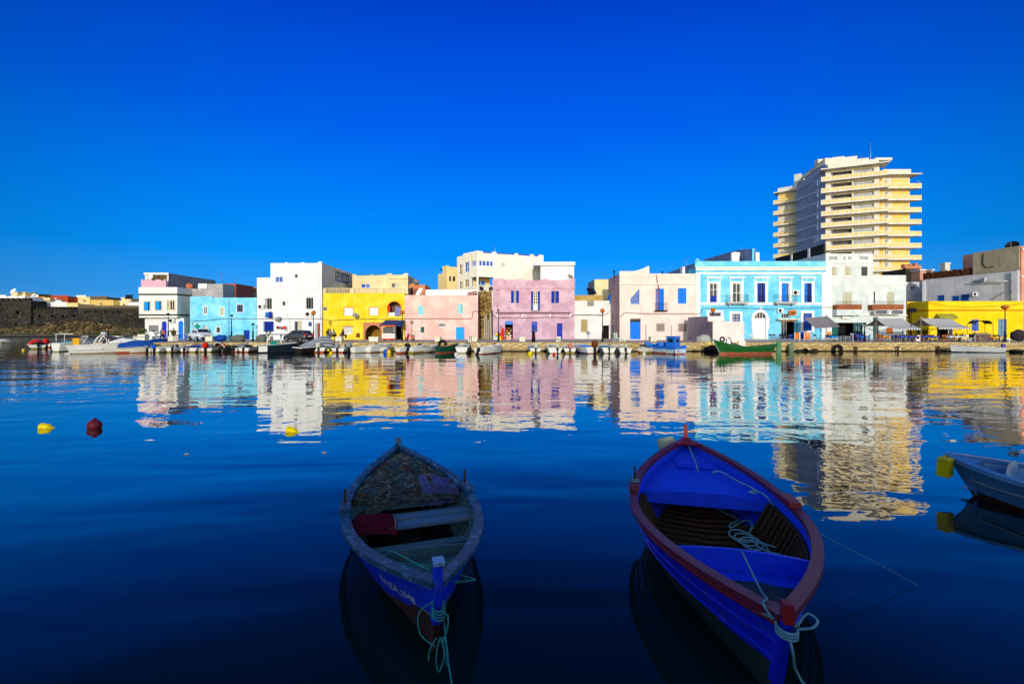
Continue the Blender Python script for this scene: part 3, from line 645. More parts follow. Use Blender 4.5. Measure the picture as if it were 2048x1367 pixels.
q = MB(); panel(q, Tf, 0, wf, QZ, zt, fh, .3); panel(q, Tl2, 0, wl, QZ, zt, lh, .3)
q.poly([Tf(wf,QZ,0), Tf(wf,QZ,9), Tf(wf,zt,9), Tf(wf,zt,0)]); q.poly([Tf(0,zt-.05,0), Tf(wf,zt-.05,0), Tf(wf,zt-.05,9), Tf(0,zt-.05,9)])
q.build('wall', P_VIL, b, fixn=False)
q = MB()
for a, c in ((954, 966), (984, 993), (1029, 1036.5), (1060, 1068), (1077, 1087)): q.tbox(Tf, fu(a), fu(c), zt+.002, Z(502.5, 82)+.1, 0, .3)
q.tbox(Tl2, lu(926), wl, zt+.002, zt+.35, 0, .3); q.build('parapet', P_VIL, b)
q = MB()
for a, c in ((966, 984), (993, 1029), (1036.5, 1060), (1068, 1077)):
    q.tbox(Tf, fu(a), fu(c), zt+.02, zt+.32, .1, .14)
q.build('terrace_glass_rail', GLASSB, b)
win(b, Tf, fh[0], WHITE, GLASSB, 4, 1, .12, .16); win(b, Tl2, lh[2], WHITE, GLASSB, 4, 1, .12, .1)
for i in (0, 1, 3, 4): win(b, Tl2, lh[i], WHITE, simple('sunlit curtain', (150, 120, 70), .8, .4) if i != 1 else GLASSB, 2, 2, .2)
for i in (2, 3): win(b, Tf, fh[i], GREYW, None, 1, 1, .2)
q = MB(); q.tbox(Tf, .1, fh[1][1]+.3, zl0-.2, zl1+.1, 3.0, 3.1); q.tbox(Tf, .1, fh[1][1]+.3, zl1+.02, zl1+.1, .32, 3.0); q.build('loggia_recess', P_TANY, b)
win(b, Tf, (fh[1][0]+.4, fh[1][0]+2.2, zl0, zl1-.3), WHITE, GLASSB, 2, 1, 2.8)
q = MB(); n = 16
for i in range(n):
    u = .1+(fh[1][1]-.1)*(i+.5)/n; p = Tf(u, 0, -.12); q.lathe([(.05, zl0-.9), (.09, zl0-.7), (.05, zl0-.4), (.08, zl0-.15), (.05, zl0-.02)], (p[0], p[1], 0), 6)
q.tbox(Tf, -.1, fh[1][1]+.2, zl0-.02, zl0+.1, -.25, .0); q.tbox(Tf, -.1, fh[1][1]+.2, zl0-1.05, zl0-.9, -.25, .0); q.build('balustrade', P_VIL, b)
dish(b, Tf(.6, zl0-.5, -.7), .42, 20, 30, BLACK); dish(b, Tf(2.4, zl0-.45, -.6), .38, -20, 30, BLACK)
q = MB(); q.lathe([(1.5, zt), (1.5, zt+.75), (1.35, zt+.85), (.05, zt+.9)], (X(935, 92), 92, 0), 16); q.build('roof_tank_room', P_VIL, b)
MB().tube([(X(989,84), 84, zt), (X(990.5,84), 84, Z(493,84))], [.12, .06], 6).build('flagpole', STEEL, b)
# ---- 11 plain white block
h = House('white_block', 'plain windowless white block behind the mauve house', 'house', 1081, 1148, 531, 77, 8, P_WHITE); h.walls(side_mat=P_GREY)  # left wall coloured grey to carry its shade
MB().box(h.x0-1.0, h.x1+.15, 76.6, 85.2, h.z1+.003, Z(524, 77)).build('roof_slab', P_WHITE, h.root); dish(h.root, (X(1141,74), 74, Z(553,74)), .5, 25, 40)
# ---- 12 ruined wall and alley
RUIN = masonry('ruined ochre masonry', (186, 148, 78), (214, 184, 122), (120, 92, 50), 1.6, 1.2, dark=.6)
b = empty('ruined_wall', 'crumbling ochre ruined wall with grey timber props in the alley', 'ruin', (X(970, 72), 72, QZ))
q = MB()
def rf(u, v):
    x = X(954,72)+(X(983,72)-X(954,72))*u; z = Z(632,72)+(Z(582,72)-Z(632,72))*v
    return (x, 72 + .5*mnoise.noise(Vector((x*.9, z*.9, 2.))) + .35*mnoise.noise(Vector((x*2.6, z*2.6, 7.))), z + (.3*mnoise.noise(Vector((x*2,0,0))) if v == 1 else 0))
q.grid(rf, 16, 24, smooth=False); q.box(X(954,72.6), X(983,72.6), 72.8, 73.4, QZ, Z(584,72)); q.build('masonry', RUIN, b, fixn=False)
q = MB()
for a, c, t in ((968, 971, 632), (972, 974.5, 628), (976, 978, 640), (979.5, 983, 626)):
    q.rbox(((X(a,71.2)+X(c,71.2))/2, 71.2, (QZ+Z(t,71.2))/2), ((X(c,71.2)-X(a,71.2))/2, .08, (Z(t,71.2)-QZ)/2), 0, 0, 1, R(rng.uniform(-1.5, 1.5)))
q.build('timber_props', simple('bleached timber', (176, 168, 144), .85, .25, 7), b)
MB().box(X(969,71.6), X(983,71.6), 71.5, 71.6, QZ, Z(640,71.6)).build('plank_hoarding', simple('grey planks', (122, 114, 100), .9, .3, 6), b)
# ---- 13 mauve house
P_MAU = plaster('mauve paint', (200, 160, 178), (218, 186, 200), .75, .3, (.45, .25, .33))
h = House('mauve_house', 'mauve pink house with royal blue shutters and a small shop doorway', 'house', 986, 1149, 566, 69, 9, P_MAU)
ws = [h.hole(1022, 1038, 581, 605.5), h.hole(1062, 1080, 582, 620), h.hole(1102.6, 1118, 582, 605.5)]
sh = h.hole(1010, 1026, 643, 679); gd = h.hole(1063, 1074.5, 643, 663); bd = h.hole(1113.7, 1125, 646, 679); vt = h.hole(1133, 1139, 667, 672); h.walls()
for i in (0, 2):
    r = ws[i]; wd = r[1]-r[0]
    shutters(h.root, h.T, (r[0], r[0]+wd*.38, *r[2:4]), BLUEP, 1, d=.02); shutters(h.root, h.T, (r[1]-wd*.38, *r[1:4]), BLUEP, 1, d=.02)
    win(h.root, h.T, (r[0]+wd*.36, r[1]-wd*.36, *r[2:4]), WHITE if i == 0 else BLUEP, None, 1, 5, .1, .05)
r = ws[1]; wd = r[1]-r[0]
shutters(h.root, h.T, (r[0], r[0]+wd*.26, *r[2:4]), BLUEP, 1, d=.02); shutters(h.root, h.T, (r[1]-wd*.26, *r[1:4]), BLUEP, 1, d=.02)
win(h.root, h.T, (r[0]+wd*.25, r[1]-wd*.25, r[2]+.9, r[3]), WHITE, None, 2, 4, .1, .07, 'french_window'); MB().tbox(h.T, r[0]+wd*.25, r[1]-wd*.25, r[2], r[2]+.9, .06, .1).build('window_base_panel', WHITE, h.root)
q = MB(); rail(q, h.T, r[0]-.1, r[1]+.22, r[2]-.05, r[2]+.95, -.3, 9); q.tbox(h.T, r[0]-.1, r[1]+.22, r[2]-.12, r[2]-.06, -.32, -.002); q.build('balcony_rail', GREYW, h.root, fixn=False)
q = MB(); q.tbox(h.T, h.x0, h.x1, Z(576,69), Z(574.4,69), -.12, 0); q.build('string_course', P_MAU, h.root)
q = MB(); z0 = h.z1+.003
q.prism([(h.x0-.06, z0-.9), (h.x0-.06, Z(558,69)), (X(1000,69), Z(556.5,69)), (X(1012,69), Z(559,69)), (X(1032,69), Z(559,69)), (X(1038,69), Z(556.5,69)), (X(1046,69), Z(557,69)), (X(1053,69), Z(560,69)), (X(1080,69), Z(560,69)), (X(1086,69), Z(557.5,69)), (X(1094,69), Z(557.5,69)), (X(1100,69), Z(560,69)), (X(1128,69), Z(559.5,69)), (X(1138,69), Z(557,69)), (h.x1+.06, Z(557,69)), (h.x1+.06, z0-.9)], h.T, -.08, .25); q.build('parapet', P_MAU, h.root)
q = MB(); q.tbox(h.T, X(993,69), X(1141,69), Z(626.5,69), Z(624,69), -.35, 0); q.build('ledge', plaster('dark mauve', (130, 92, 108), None, .4, .4), h.root)
q = MB()
for p in (995, 1044.7, 1099.6, 1139.8):
    q.prism([(X(p-1.5,69), Z(635,69)), (X(p+.6,69), Z(635,69)), (X(p+2,69), Z(627,69)), (X(p-.4,69), Z(627,69))], h.T, -.22, -.002)
q.build('ledge_brackets', WHITE, h.root)
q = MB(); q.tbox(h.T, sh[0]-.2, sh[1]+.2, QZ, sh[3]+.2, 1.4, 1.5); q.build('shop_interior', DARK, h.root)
MB().tbox(h.T, sh[0], sh[1], sh[3]-.42, sh[3]+.1, -.25, -.12).build('shop_fascia', simple('blue shop fascia', (62, 130, 210), .5, .2), h.root)
sm = [simple('goods '+n_, c_, .6, .1) for n_, c_ in (('red', (200, 60, 50)), ('white', (225, 222, 210)), ('yellow', (226, 190, 60)), ('brown', (130, 90, 60)), ('green', (70, 130, 80)))]
q = MB()
for j in range(5):
    for i in range(6):
        if rng.random() < .85: u = sh[0]+.05+.19*i*(sh[1]-sh[0])/1.25; w0 = QZ+.1+.36*j; q.tbox(h.T, u, u+.15, w0, w0+rng.uniform(.14, .28), .3+.12*j*.3, .5+.12*j*.3, rng.randrange(5))
q.build('shop_goods', sm, h.root, fixn=False)
win(h.root, h.T, gd, BLUEP, GLASSB, 1, 3, .08, .1); door(h.root, h.T, bd, BLUEP, 1, .1); blind(h.root, h.T, vt, BEIGE)
for r in (sh, gd, bd, ws[0], ws[1], ws[2]):
    MB().tbox(h.T, r[0]-.09, r[0]-.003, r[2], r[3]+.09, -.025, 0).tbox(h.T, r[1]+.003, r[1]+.09, r[2], r[3]+.09, -.025, 0).tbox(h.T, r[0]-.003, r[1]+.003, r[3]+.003, r[3]+.09, -.025, 0).build('surround', P_PINKT, h.root, fixn=False)
MB().tube([(X(995.5,69), 68.92, Z(577,69)), (X(995.5,69), 68.92, Z(625,69))], .05, 6).box(X(992.5,69), X(999.5,69), 68.7, 68.99, Z(579,69), Z(574.5,69)).build('drainpipe', P_MAU, h.root)
# ---- 14 low white house
h = House('low_white_house', 'low white house with a tan roof terrace wall between mauve and pale pink', 'house', 1146, 1221, 601, 71.5, 7, P_WHITE)
ws = [h.hole(1162, 1175, 638.6, 664)]; dr = h.hole(1206, 1218, 650.5, 679); h.walls()
blind(h.root, h.T, ws[0], simple('weathered plywood', (176, 158, 112), .85, .3, 5)); q = MB(); q.tbox(h.T, dr[0], dr[1], dr[2], dr[3], .9, 1.0); q.build('dark_entrance', DARK, h.root)
MB().tbox(h.T, h.x0, X(1206,71.5), Z(630.3,71.5), Z(629,71.5), -.15, 0).build('ledge', P_GREY, h.root)
MB().tbox(h.T, X(1174.5,71.5), X(1187.6,71.5), Z(612,71.5), Z(600.8,71.5), -.04, -.003).build('tiled_panel', masonry('pebble panel', (150, 148, 130), (190, 188, 170), (90, 88, 80), 6, .4), h.root)
MB().box(h.x0, X(1205,73), 73, 73.3, h.z1, Z(590,73)).build('terrace_wall', plaster('ochre terrace wall', (182, 152, 84), (200, 172, 110), .6, .5), h.root)
q = MB()
for i in range(3): q.rbox((X(1178+5*i,73.6), 73.7, Z(588,73.6)+.5), (.28, .06, .6), R(30), 0, 1, 0, R(-35))
q.build('water_heater_panels', GLASS, h.root)
h = House('cream_block', 'pale cream block rising behind the low white house', 'house', 1189, 1222, 558.5, 78, 7, plaster('pale cream render', (232, 216, 158), (240, 228, 180), .5, .3)); h.walls(side_mat=P_GREY)  # grey of the left wall holds its shade in the colour
antenna(h.root, X(1210,78.4), 78.4, h.z1, .7)
# ---- 15 pale pink house
P_PALE = plaster('pale shell pink paint', (240, 216, 204), (244, 228, 218), .6, .3, (.58, .42, .36))
h = House('pale_pink_house', 'pale shell pink two storey house with bright blue door and shutters', 'house', 1239, 1391.5, 547, 65.5, 7.5, P_PALE)
ws = [h.hole(1261, 1279, 577, 608), h.hole(1311, 1328, 577, 620.6), h.hole(1355.5, 1372.7, 576, 607), h.hole(1312, 1330, 646, 663), h.hole(1356, 1374, 646, 663.5)]
dr = h.hole(1260, 1281, 637, 680); h.lh = [(69.3, 70.2, QZ+.05, Z(650,70), 0), (69.5, 70.2, Z(640,70), Z(629,70), 0)]
P_MSIDE = plaster('shade mauve side render', (188, 158, 158), (204, 178, 176), .6, .5)  # pink side wall with its shade mixed into a mauve colour
h.walls(side_mat=P_MSIDE)
door(h.root, T_left(h.x0), h.lh[0], BLUEP, 1, .05); win(h.root, T_left(h.x0), h.lh[1], BLACK, None, 1, 2, .1)
MB().tbox(T_left(h.x0), 71.2, 72.4, Z(607,71.5), Z(589.5,71.5), -.16, -.06).build('side_shutter', BRITE, h.root)
q = MB(); z0 = h.z1+.003
q.prism([(h.x0, z0), (h.x0, Z(542,65.5)), (X(1268,65.5), Z(542,65.5)), (X(1280,65.5), Z(539,65.5)), (X(1289,65.5), Z(535.5,65.5)), (X(1296,65.5), Z(532,65.5)), (X(1298.5,65.5), Z(532,65.5)), (X(1298.5,65.5), z0)], h.T, .0, .3)
q.tbox(h.T, h.x0-.1, h.x1, Z(569,65.5), Z(566,65.5), -.16, 0); q.tbox(h.T, h.x0-.05, h.x1, Z(553.8,65.5), Z(552.6,65.5), -.06, 0); q.tbox(h.T, h.x0, h.x1, Z(625.5,65.5), Z(623.5,65.5), -.04, 0)
for u in (h.x0, h.x1-.35): q.tbox(h.T, u, u+.35, QZ, Z(569.2,65.5), -.05, 0)
q.build('cornice', P_PALE, h.root)
r = ws[0]; win(h.root, h.T, r, simple('light blue frame', (90, 160, 215), .6), GLASSB, 2, 3, .12)
MB().prism([(r[0]+.02, r[3]-.02), (r[0]+.02, r[2]+(r[3]-r[2])*.36), (r[1]-.05, r[3]-.02)], h.T, .01, .03).build('canvas_flap', CEMENT, h.root)
r = ws[1]; wd = r[1]-r[0]; win(h.root, h.T, (r[0], r[0]+wd*.42, *r[2:4]), simple('varnished wood', (170, 82, 44), .5, .2), GLASSB, 1, 5, .1, .08); shutters(h.root, h.T, (r[0]+wd*.45, *r[1:4]), BRITE, 1)
q = MB(); rail(q, h.T, X(1308,65.5), X(1333,65.5), Z(620.6,65.5), Z(606,65.5), -.5, 10); q.tbox(h.T, X(1308,65.5), X(1333,65.5), Z(622.4,65.5), Z(620.7,65.5), -.5, -.002)
for u in (X(1308,65.5), X(1333,65.5)): q.tbox(h.T, u-.015, u+.015, Z(606.8,65.5), Z(606,65.5), -.46, 0)
q.build('balcony', BLACK, h.root, fixn=False)
shutters(h.root, h.T, ws[2], BRITE, 2, louvre=False); sill(h.root, h.T, ws[0]); sill(h.root, h.T, ws[2])
RUST = simple('rusty louvre', (150, 88, 50), .8, .4, 6)
for r in ws[3:]: win(h.root, h.T, r, GREYW, RUST, 1, 4, .1, .12, bars=7, barm=GREYW)
fan = (dr[0], dr[1], dr[3]-.45, dr[3]); win(h.root, h.T, fan, BLACK, None, 7, 1, .08, .04, 'transom_grille'); door(h.root, h.T, (dr[0], dr[1], dr[2], dr[3]-.46), BRITE, 2, .06)
MB().tbox(h.T, dr[0]-.3, dr[1]+.3, QZ-.02, QZ+.12, -.5, -.002).build('door_step', P_PALE, h.root)
MB().tube([(X(1291.5,65.5), 65.42, Z(648,65.5)), (X(1291.5,65.5), 65.42, QZ)], .04, 6).tube([(X(1312.5,65.5), 65.42, Z(550,65.5)), (X(1315,65.5), 65.42, Z(566,65.5)), (X(1317,65.5), 65.3, Z(578,65.5))], .07, 6).build('drainpipe', simple('stained pipe', (150, 120, 110), .7, .3), h.root)
MB().lathe([(.08, h.z1), (.08, h.z1+.9), (.16, h.z1+.95), (.16, h.z1+1.15)], (X(1230.5,67.8), 68.5, -.3), 8).lathe([(.12, h.z1), (.12, h.z1+.45)], (X(1327,66), 66.5, 0), 8).build('chimney_pipe', BLACK, h.root)
# ---- 16 ornate blue house
P_BLU = plaster('azure paint', (104, 202, 242), (146, 220, 246), .7, .25, (.28, .55, .7))
h = House('azure_house', 'ornate azure house with five tall white framed windows and a white arched door', 'house', 1391.7, 1651, 534, 69, 9, P_BLU)
cw = [(1419, 1434.8), (1465, 1481), (1514, 1530), (1562.6, 1578), (1607.7, 1623)]
ws = [h.hole(a, b, 566, 604.3) for a, b in cw]
gw = [h.hole(1418, 1441, 625, 637), h.hole(1464, 1479.5, 627.5, 644), h.hole(1606, 1623, 626, 661), h.hole(1563, 1577, 627, 636)]
ad = h.hole(1508.5, 1531.5, 624.5, 678, .9); sd = h.hole(1562, 1589, 643, 679); h.walls()
TW = h.T; y_ = 69
for i, r in enumerate(ws):
    q = MB()
    a, b, c, e = r[:4]; o = .42
    q.tbox(TW, a-o, a-.003, c, e+.2, -.09, 0); q.tbox(TW, b+.003, b+o, c, e+.2, -.09, 0); q.tbox(TW, a-.003, b+.003, e+.003, e+.2, -.09, 0)
    q.tbox(TW, a-o, a-o+.14, e+.2, e+.72, -.08, 0); q.tbox(TW, b+o-.14, b+o, e+.2, e+.72, -.08, 0); q.tbox(TW, a-o-.1, b+o+.1, e+.72, e+.84, -.2, 0); q.tbox(TW, a-o-.2, b+o+.2, e+.843, e+.95, -.28, 0)
    q.build('window_surround', WHITE, h.root, fixn=False)
q = MB(); q.tbox(TW, h.x0-.1, h.x1, Z(540.6,y_), Z(537.5,y_), -.2, 0); q.tbox(TW, h.x0-.15, h.x1, Z(536.4,y_), Z(534.2,y_), -.42, 0)
n = 46
for i in range(n):
    u = h.x0+.1+(h.x1-h.x0-.2)*i/(n-1); q.tbox(TW, u-.09, u+.09, Z(537.4,y_), Z(536.5,y_), -.36, 0)
q.tbox(TW, h.x0-.08, h.x1, Z(548.6,y_), Z(545,y_), -.16, 0); q.tbox(TW, h.x0, h.x1, Z(609.5,y_), Z(604.8,y_), -.1, 0)
q.tbox(TW, h.x0, h.x0+.62, QZ, Z(609.6,y_), -.11, 0); q.tbox(TW, h.x0, h.x0+.62, Z(604.7,y_), Z(549,y_), -.11, 0); q.tbox(TW, h.x1-.62, h.x1, QZ, Z(609.6,y_), -.11, 0); q.tbox(TW, h.x1-.62, h.x1, Z(604.7,y_), Z(549,y_), -.11, 0)
q.build('cornice', WHITE, h.root, fixn=False)
q = MB(); q.tbox(TW, h.x0-.1, h.x1+.05, Z(534.2,y_)+.003, Z(522,y_), .02, .35); q.lathe([(.25, 0), (.3, .25), (.12, .45)], (h.x0+.3, 69.2, Z(522,y_)), 10); q.build('parapet', P_BLU, h.root)
win(h.root, TW, ws[0], WHITE, None, 2, 3, .1, .09, 'french_window'); win(h.root, TW, ws[1], WHITE, None, 2, 2, .1, .09, 'french_window')
for i in (2, 4):
    r = ws[i]; wd = r[1]-r[0]; shutters(h.root, TW, (r[0], r[0]+wd*.45, *r[2:4]), BRITE if i == 4 else BLUEP, 1, louvre=False); shutters(h.root, TW, (r[0]+wd*.72, *r[1:4]), BLUEP, 1, louvre=False); win(h.root, TW, r, BLUEP, None, 2, 1, .14)
    q = MB(); rail(q, TW, r[0]+.02, r[1]-.02, r[2]+.03, r[2]+1.05, -.06, 7); q.build('window_rail', BLACK, h.root, fixn=False)
r = ws[3]; shutters(h.root, TW, (r[0], r[0]+(r[1]-r[0])*.75, *r[2:4]), BRITE, 1, louvre=False); win(h.root, TW, r, WHITE, None, 4, 1, .14)
MB().tbox(TW, ws[0][0]+.1, ws[0][1]-.1, ws[0][2]+.02, ws[0][2]+1.0, .02, .05).build('blue_panel', BLUEP, h.root)
for a, b in ((1455.5, 1497), (1552.5, 1595)):
    q = MB(); u0, u1 = X(a,y_-.8), X(b,y_-.8); rail(q, TW, u0, u1, Z(603,y_-.8), Z(589.5,y_-.8), -.85, 14)
    for u in (u0, u1):
        for d_ in (-.85, -.55, -.28): q.tbox(TW, u-.012, u+.012, Z(603,y_-.8), Z(590,y_-.8), d_+.01, d_+.03)
        q.tbox(TW, u-.012, u+.012, Z(590.2,y_-.8), Z(589.6,y_-.8), -.85, 0)
    bo = q.build('balcony_rail', BLACK, h.root, fixn=False); q = MB(); q.tbox(TW, u0-.05, u1+.05, Z(607,y_-.8), Z(603.3,y_-.8), -.92, -.12)
    for f_ in (.15, .85): u = u0+(u1-u0)*f_; q.tbox(TW, u-.12, u+.12, Z(610,y_-.8), Z(607.1,y_-.8), -.6, -.12)
    q.build('balcony_slab', GREYW, h.root, fixn=False)
for r in gw[:3]:
    m_ = MB()
    for t_ in ((r[0]-.38, r[0]-.003, r[2]-.2, r[3]+.35), (r[1]+.003, r[1]+.38, r[2]-.2, r[3]+.35), (r[0]-.003, r[1]+.003, r[3]+.003, r[3]+.35), (r[0]-.003, r[1]+.003, r[2]-.3, r[2]-.003)): m_.tbox(TW, *t_, -.08, 0)
    m_.build('window_surround', WHITE, h.root, fixn=False)
win(h.root, TW, gw[0], BLUEP, None, 3, 1); win(h.root, TW, gw[1], BLUEP, simple('net curtain', (150, 152, 150), .7), 2, 2, .1, .1); win(h.root, TW, gw[2], BLUEP, GLASSB, 4, 6, .12, .05); win(h.root, TW, gw[3], GREYW, None, 3, 1)
# arched door
a, b, c, e = ad[:4]; sp = e-.9; cu, ru = (a+b)/2, (b-a)/2; q = MB()
k = 16
for i in range(k):
    t0, t1 = math.pi*i/k, math.pi*(i+1)/k; o = .42
    q.prism([(cu-ru*math.cos(t0), sp+.9*math.sin(t0)), (cu-ru*math.cos(t1), sp+.9*math.sin(t1)), (cu-(ru+o)*math.cos(t1), sp+(.9+o)*math.sin(t1)), (cu-(ru+o)*math.cos(t0), sp+(.9+o)*math.sin(t0))], TW, -.1, -.002)
for s_ in (-1, 1):
    u0, u1 = sorted((cu+s_*ru, cu+s_*(ru+.3))); q.tbox(TW, u0, u1, QZ, sp-.004, -.08, -.002); u0, u1 = sorted((cu+s_*ru*1.0, cu+s_*(ru+.55))); q.tbox(TW, u0, u1, sp-.3, sp-.01, -.16, -.083)
    u0, u1 = sorted((cu+s_*(ru+.12), cu+s_*(ru+.46))); q.tbox(TW, u0, u1, sp-1.6, sp-.31, -.1, -.083)
q.prism([(cu-.12, e+.42), (cu+.12, e+.42), (cu+.2, e+.75), (cu-.2, e+.75)], TW, -.2, -.002); q.build('door_surround', WHITE, h.root, fixn=False)
win(h.root, TW, (a, b, sp+.0, e), WHITE, None, 4, 1, .13, .05, 'fan_light'); door(h.root, TW, (a, b, c, sp-.02), WHITE, 2, .1, 4)
# shop
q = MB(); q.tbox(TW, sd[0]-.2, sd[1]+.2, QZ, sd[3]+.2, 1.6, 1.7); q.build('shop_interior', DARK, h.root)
win(h.root, TW, (sd[0]+.02, sd[0]+(sd[1]-sd[0])*.42, sd[2], sd[3]), GREYW, None, 2, 1, .1, .05, 'shop_door')
MB().tbox(TW, X(1554,68.6), X(1597,68.6), Z(639.5,68.6), Z(637,68.6), -.9, -.12).build('shop_canopy', CEMENT, h.root)
MB().tbox(TW, sd[0]-.1, sd[1]+.1, sd[3]+.03, sd[3]+.22, -.2, -.005).build('shop_fascia', simple('orange white fascia', (224, 150, 110), .6, .3, 1.5), h.root)
ac_unit(h.root, X(1591.5,68.8), Z(585,68.8), 69, .95, .7); ac_unit(h.root, X(1561,68.8), Z(621,68.8), 69, .95, .6)
q = MB(); q.tbox(TW, X(1578,68.7), X(1592.4,68.7), Z(630,68.7), Z(620,68.7), -.35, -.3); q.tbox(TW, X(1581,68.7), X(1582,68.7), Z(643,68.7), Z(630.2,68.7), -.33, -.3); s_ = q.build('hanging_sign', ORANGE, h.root)
q = MB()
for i, (u, v, rr) in enumerate(((1581.5, 624.5, .10), (1585, 626, .15), (1589, 625, .12), (1586.5, 622.5, .07))): q.lathe([(rr, 0), (rr*.8, .012)], (X(u,68.6), 68.7-.375, Z(v,68.6)), 9, axis='y')
q.build('sign_pattern', WOODB, s_)
mb = MB()   # diamond lattice beside the shop door
for i in range(9):
    z_ = QZ+.2+i*.36
    mb.tube([(X(1593,68.8), 68.85, z_), (X(1597.5,68.8), 68.85, z_+.36)], .02, 4).tube([(X(1597.5,68.8), 68.85, z_), (X(1593,68.8), 68.85, z_+.36)], .02, 4)
mb.build('lattice', TEAL, h.root)
# roof walls of the blue house
P_SHB = plaster('shade blue roof wall', (128, 142, 176), (150, 162, 190), .5, .4)  # shade of these left-facing walls is put into the blue colour
b = empty('roof_stair_walls', 'sloping roof walls coloured in blue shade with white chimney blocks above the azure house', 'roof structure', (X(1480,75), 75, Z(523,75)))
xw = X(1508, 73); zr0 = Z(524, 73)
q = MB(); Tp = T_left(xw)
q.prism([(73.0, zr0), (73.0, Z(497,73)), (79, Z(505,79)+.4), (92, Z(519,92)), (92, zr0-2)], Tp, 0, .25); q.build('sloping_wall', P_SHB, b)
q = MB(); q.prism([(X(1463.5,76), zr0-.5), (X(1463.5,76), Z(505,76)), (X(1470,76), Z(503.6,76)), (X(1480.5,76), Z(505,76)), (X(1479,76), Z(513,76)), (X(1477,76), zr0-.5)], T_front(76), 0, .5); q.box(X(1509,73), X(1519,73), 73, 73.8, zr0-.5, Z(504.5,73)); q.build('chimney_block', P_WHITE, b)
MB().box(X(1504.5,72.9), X(1508,72.9), 72.9, 73.0, zr0-.5, Z(497,73)).build('blue_end_face', P_BLU, b)
antenna(b, X(1487,76), 76.5, zr0, 3.0)
b = empty('lean_roof_wall', 'sloping party wall coloured in blue shade between pale pink and azure roofs', 'roof structure', (X(1370,72), 72, Z(545,72)))
q = MB(); Tp = T_left(X(1391,70))
q.prism([(69.4, Z(548,69)), (69.4, Z(523,69)), (83, Z(546,83)), (83, Z(551,83))], Tp, 0, .3); q.build('sloping_wall', P_SHB, b)
MB().box(X(1365,72), X(1370,72), 72, 73, Z(549,72), Z(533,72)).build('chimney_block', P_WHITE, b)
antenna(b, X(1375,72), 72.4, Z(540,72), 2.0)
# ---- 17 tall grey white house with cafe
P_GW = plaster('grey white paint', (208, 218, 216), (228, 234, 230), .6, .35, (.42, .46, .45))
h = House('grey_white_house', 'tall pale grey house with shuttered windows and two brick fronted balconies', 'house', 1651.3, 1746, 507, 69.2, 9, P_GW)
h.extra.box(h.x1-.002, X(1812.6,69.2), 69.2, 78, QZ-.3, Z(631,69.2)) if False else None
ws = [h.hole(1661, 1672.5, 533, 551.6), h.hole(1689, 1701, 533, 551.6), h.hole(1722.5, 1735, 533, 551.6)]
b1 = h.hole(1685, 1703, 584, 610); sf = h.hole(1662, 1725, 645, 672)
vents = [h.hole(a+i*2.4, a+i*2.4+1.3, 512.5, 519) for a, k in ((1658.5, 7), (1687, 2), (1696.5, 3), (1720.5, 7)) for i in range(k)]
h.walls()
q = MB()
for v in vents: q.tbox(h.T, v[0], v[1], v[2], v[3], .15, .2)
q.build('vent_backs', DARK, h.root, fixn=False)
for i, r in enumerate(ws): shutters(h.root, h.T, r, BEIGE if i < 2 else simple('dark grey shutter', (84, 84, 84), .6), 2); sill(h.root, h.T, r, None, .3, .12, .12)
shutters(h.root, h.T, b1, BEIGE, 2, name='balcony_shutter')
xR = X(1812.6, 69.2); zR = Z(550, 69.2); T2 = T_front(69.25); b2 = (X(1773.6,69.25), X(1788,69.25), Z(611,69.25), Z(584,69.25), 0); slot = (X(1745.3,69.25)+.15, X(1748,69.25)+.15, Z(606,69.25), Z(582.5,69.25), 0); cf = (X(1744.5,69.25)+.1, X(1757,69.25), QZ+.02, Z(634,69.25), 0); ob = (X(1772.5,69.25), X(1786,69.25), Z(667,69.25), Z(655,69.25), 0)
q = MB(); panel(q, T2, h.x1+.002, xR, QZ-.3, zR, [b2, slot, cf, ob], .16); panel(q, T_right(xR), 69.25, 78, QZ-.3, zR); q.poly([(h.x1,69.25,zR),(xR,69.25,zR),(xR,78,zR),(h.x1,78,zR)]); q.build('wing_wall', P_GW, h.root, fixn=False)
shutters(h.root, T2, b2, BEIGE, 2, name='balcony_shutter'); win(h.root, T2, slot, BLACK, None, 1, 3); shutters(h.root, T2, cf, simple('dark teal door', (50, 96, 100), .5), 1); blind(h.root, T2, ob, ORANGE, name='orange_shutter')
q = MB(); q.tbox(h.T, h.x0, h.x1+.12, Z(525.5,69.2), Z(523.5,69.2), -.12, 0); q.tbox(T2, h.x1, xR+.25, Z(567,69.2), Z(565,69.2), -.14, 0); q.tbox(T2, h.x1, xR+.15, Z(568.5,69.2), Z(567.2,69.2), -.07, 0); q.tbox(h.T, h.x0, h.x0+.9, QZ, Z(526,69.2), -.05, 0); q.tbox(h.T, h.x1-.7, h.x1, Z(629,69.2), Z(594,69.2), -.05, 0); q.tbox(h.T, X(1715,69.2), xR, Z(631.5,69.2), Z(629.5,69.2), -.2, 0); q.build('cornice', WHITE, h.root, fixn=False)
BRK = masonry('balcony brick', (172, 92, 56), (196, 116, 72), (110, 70, 50), 4.5, .5)
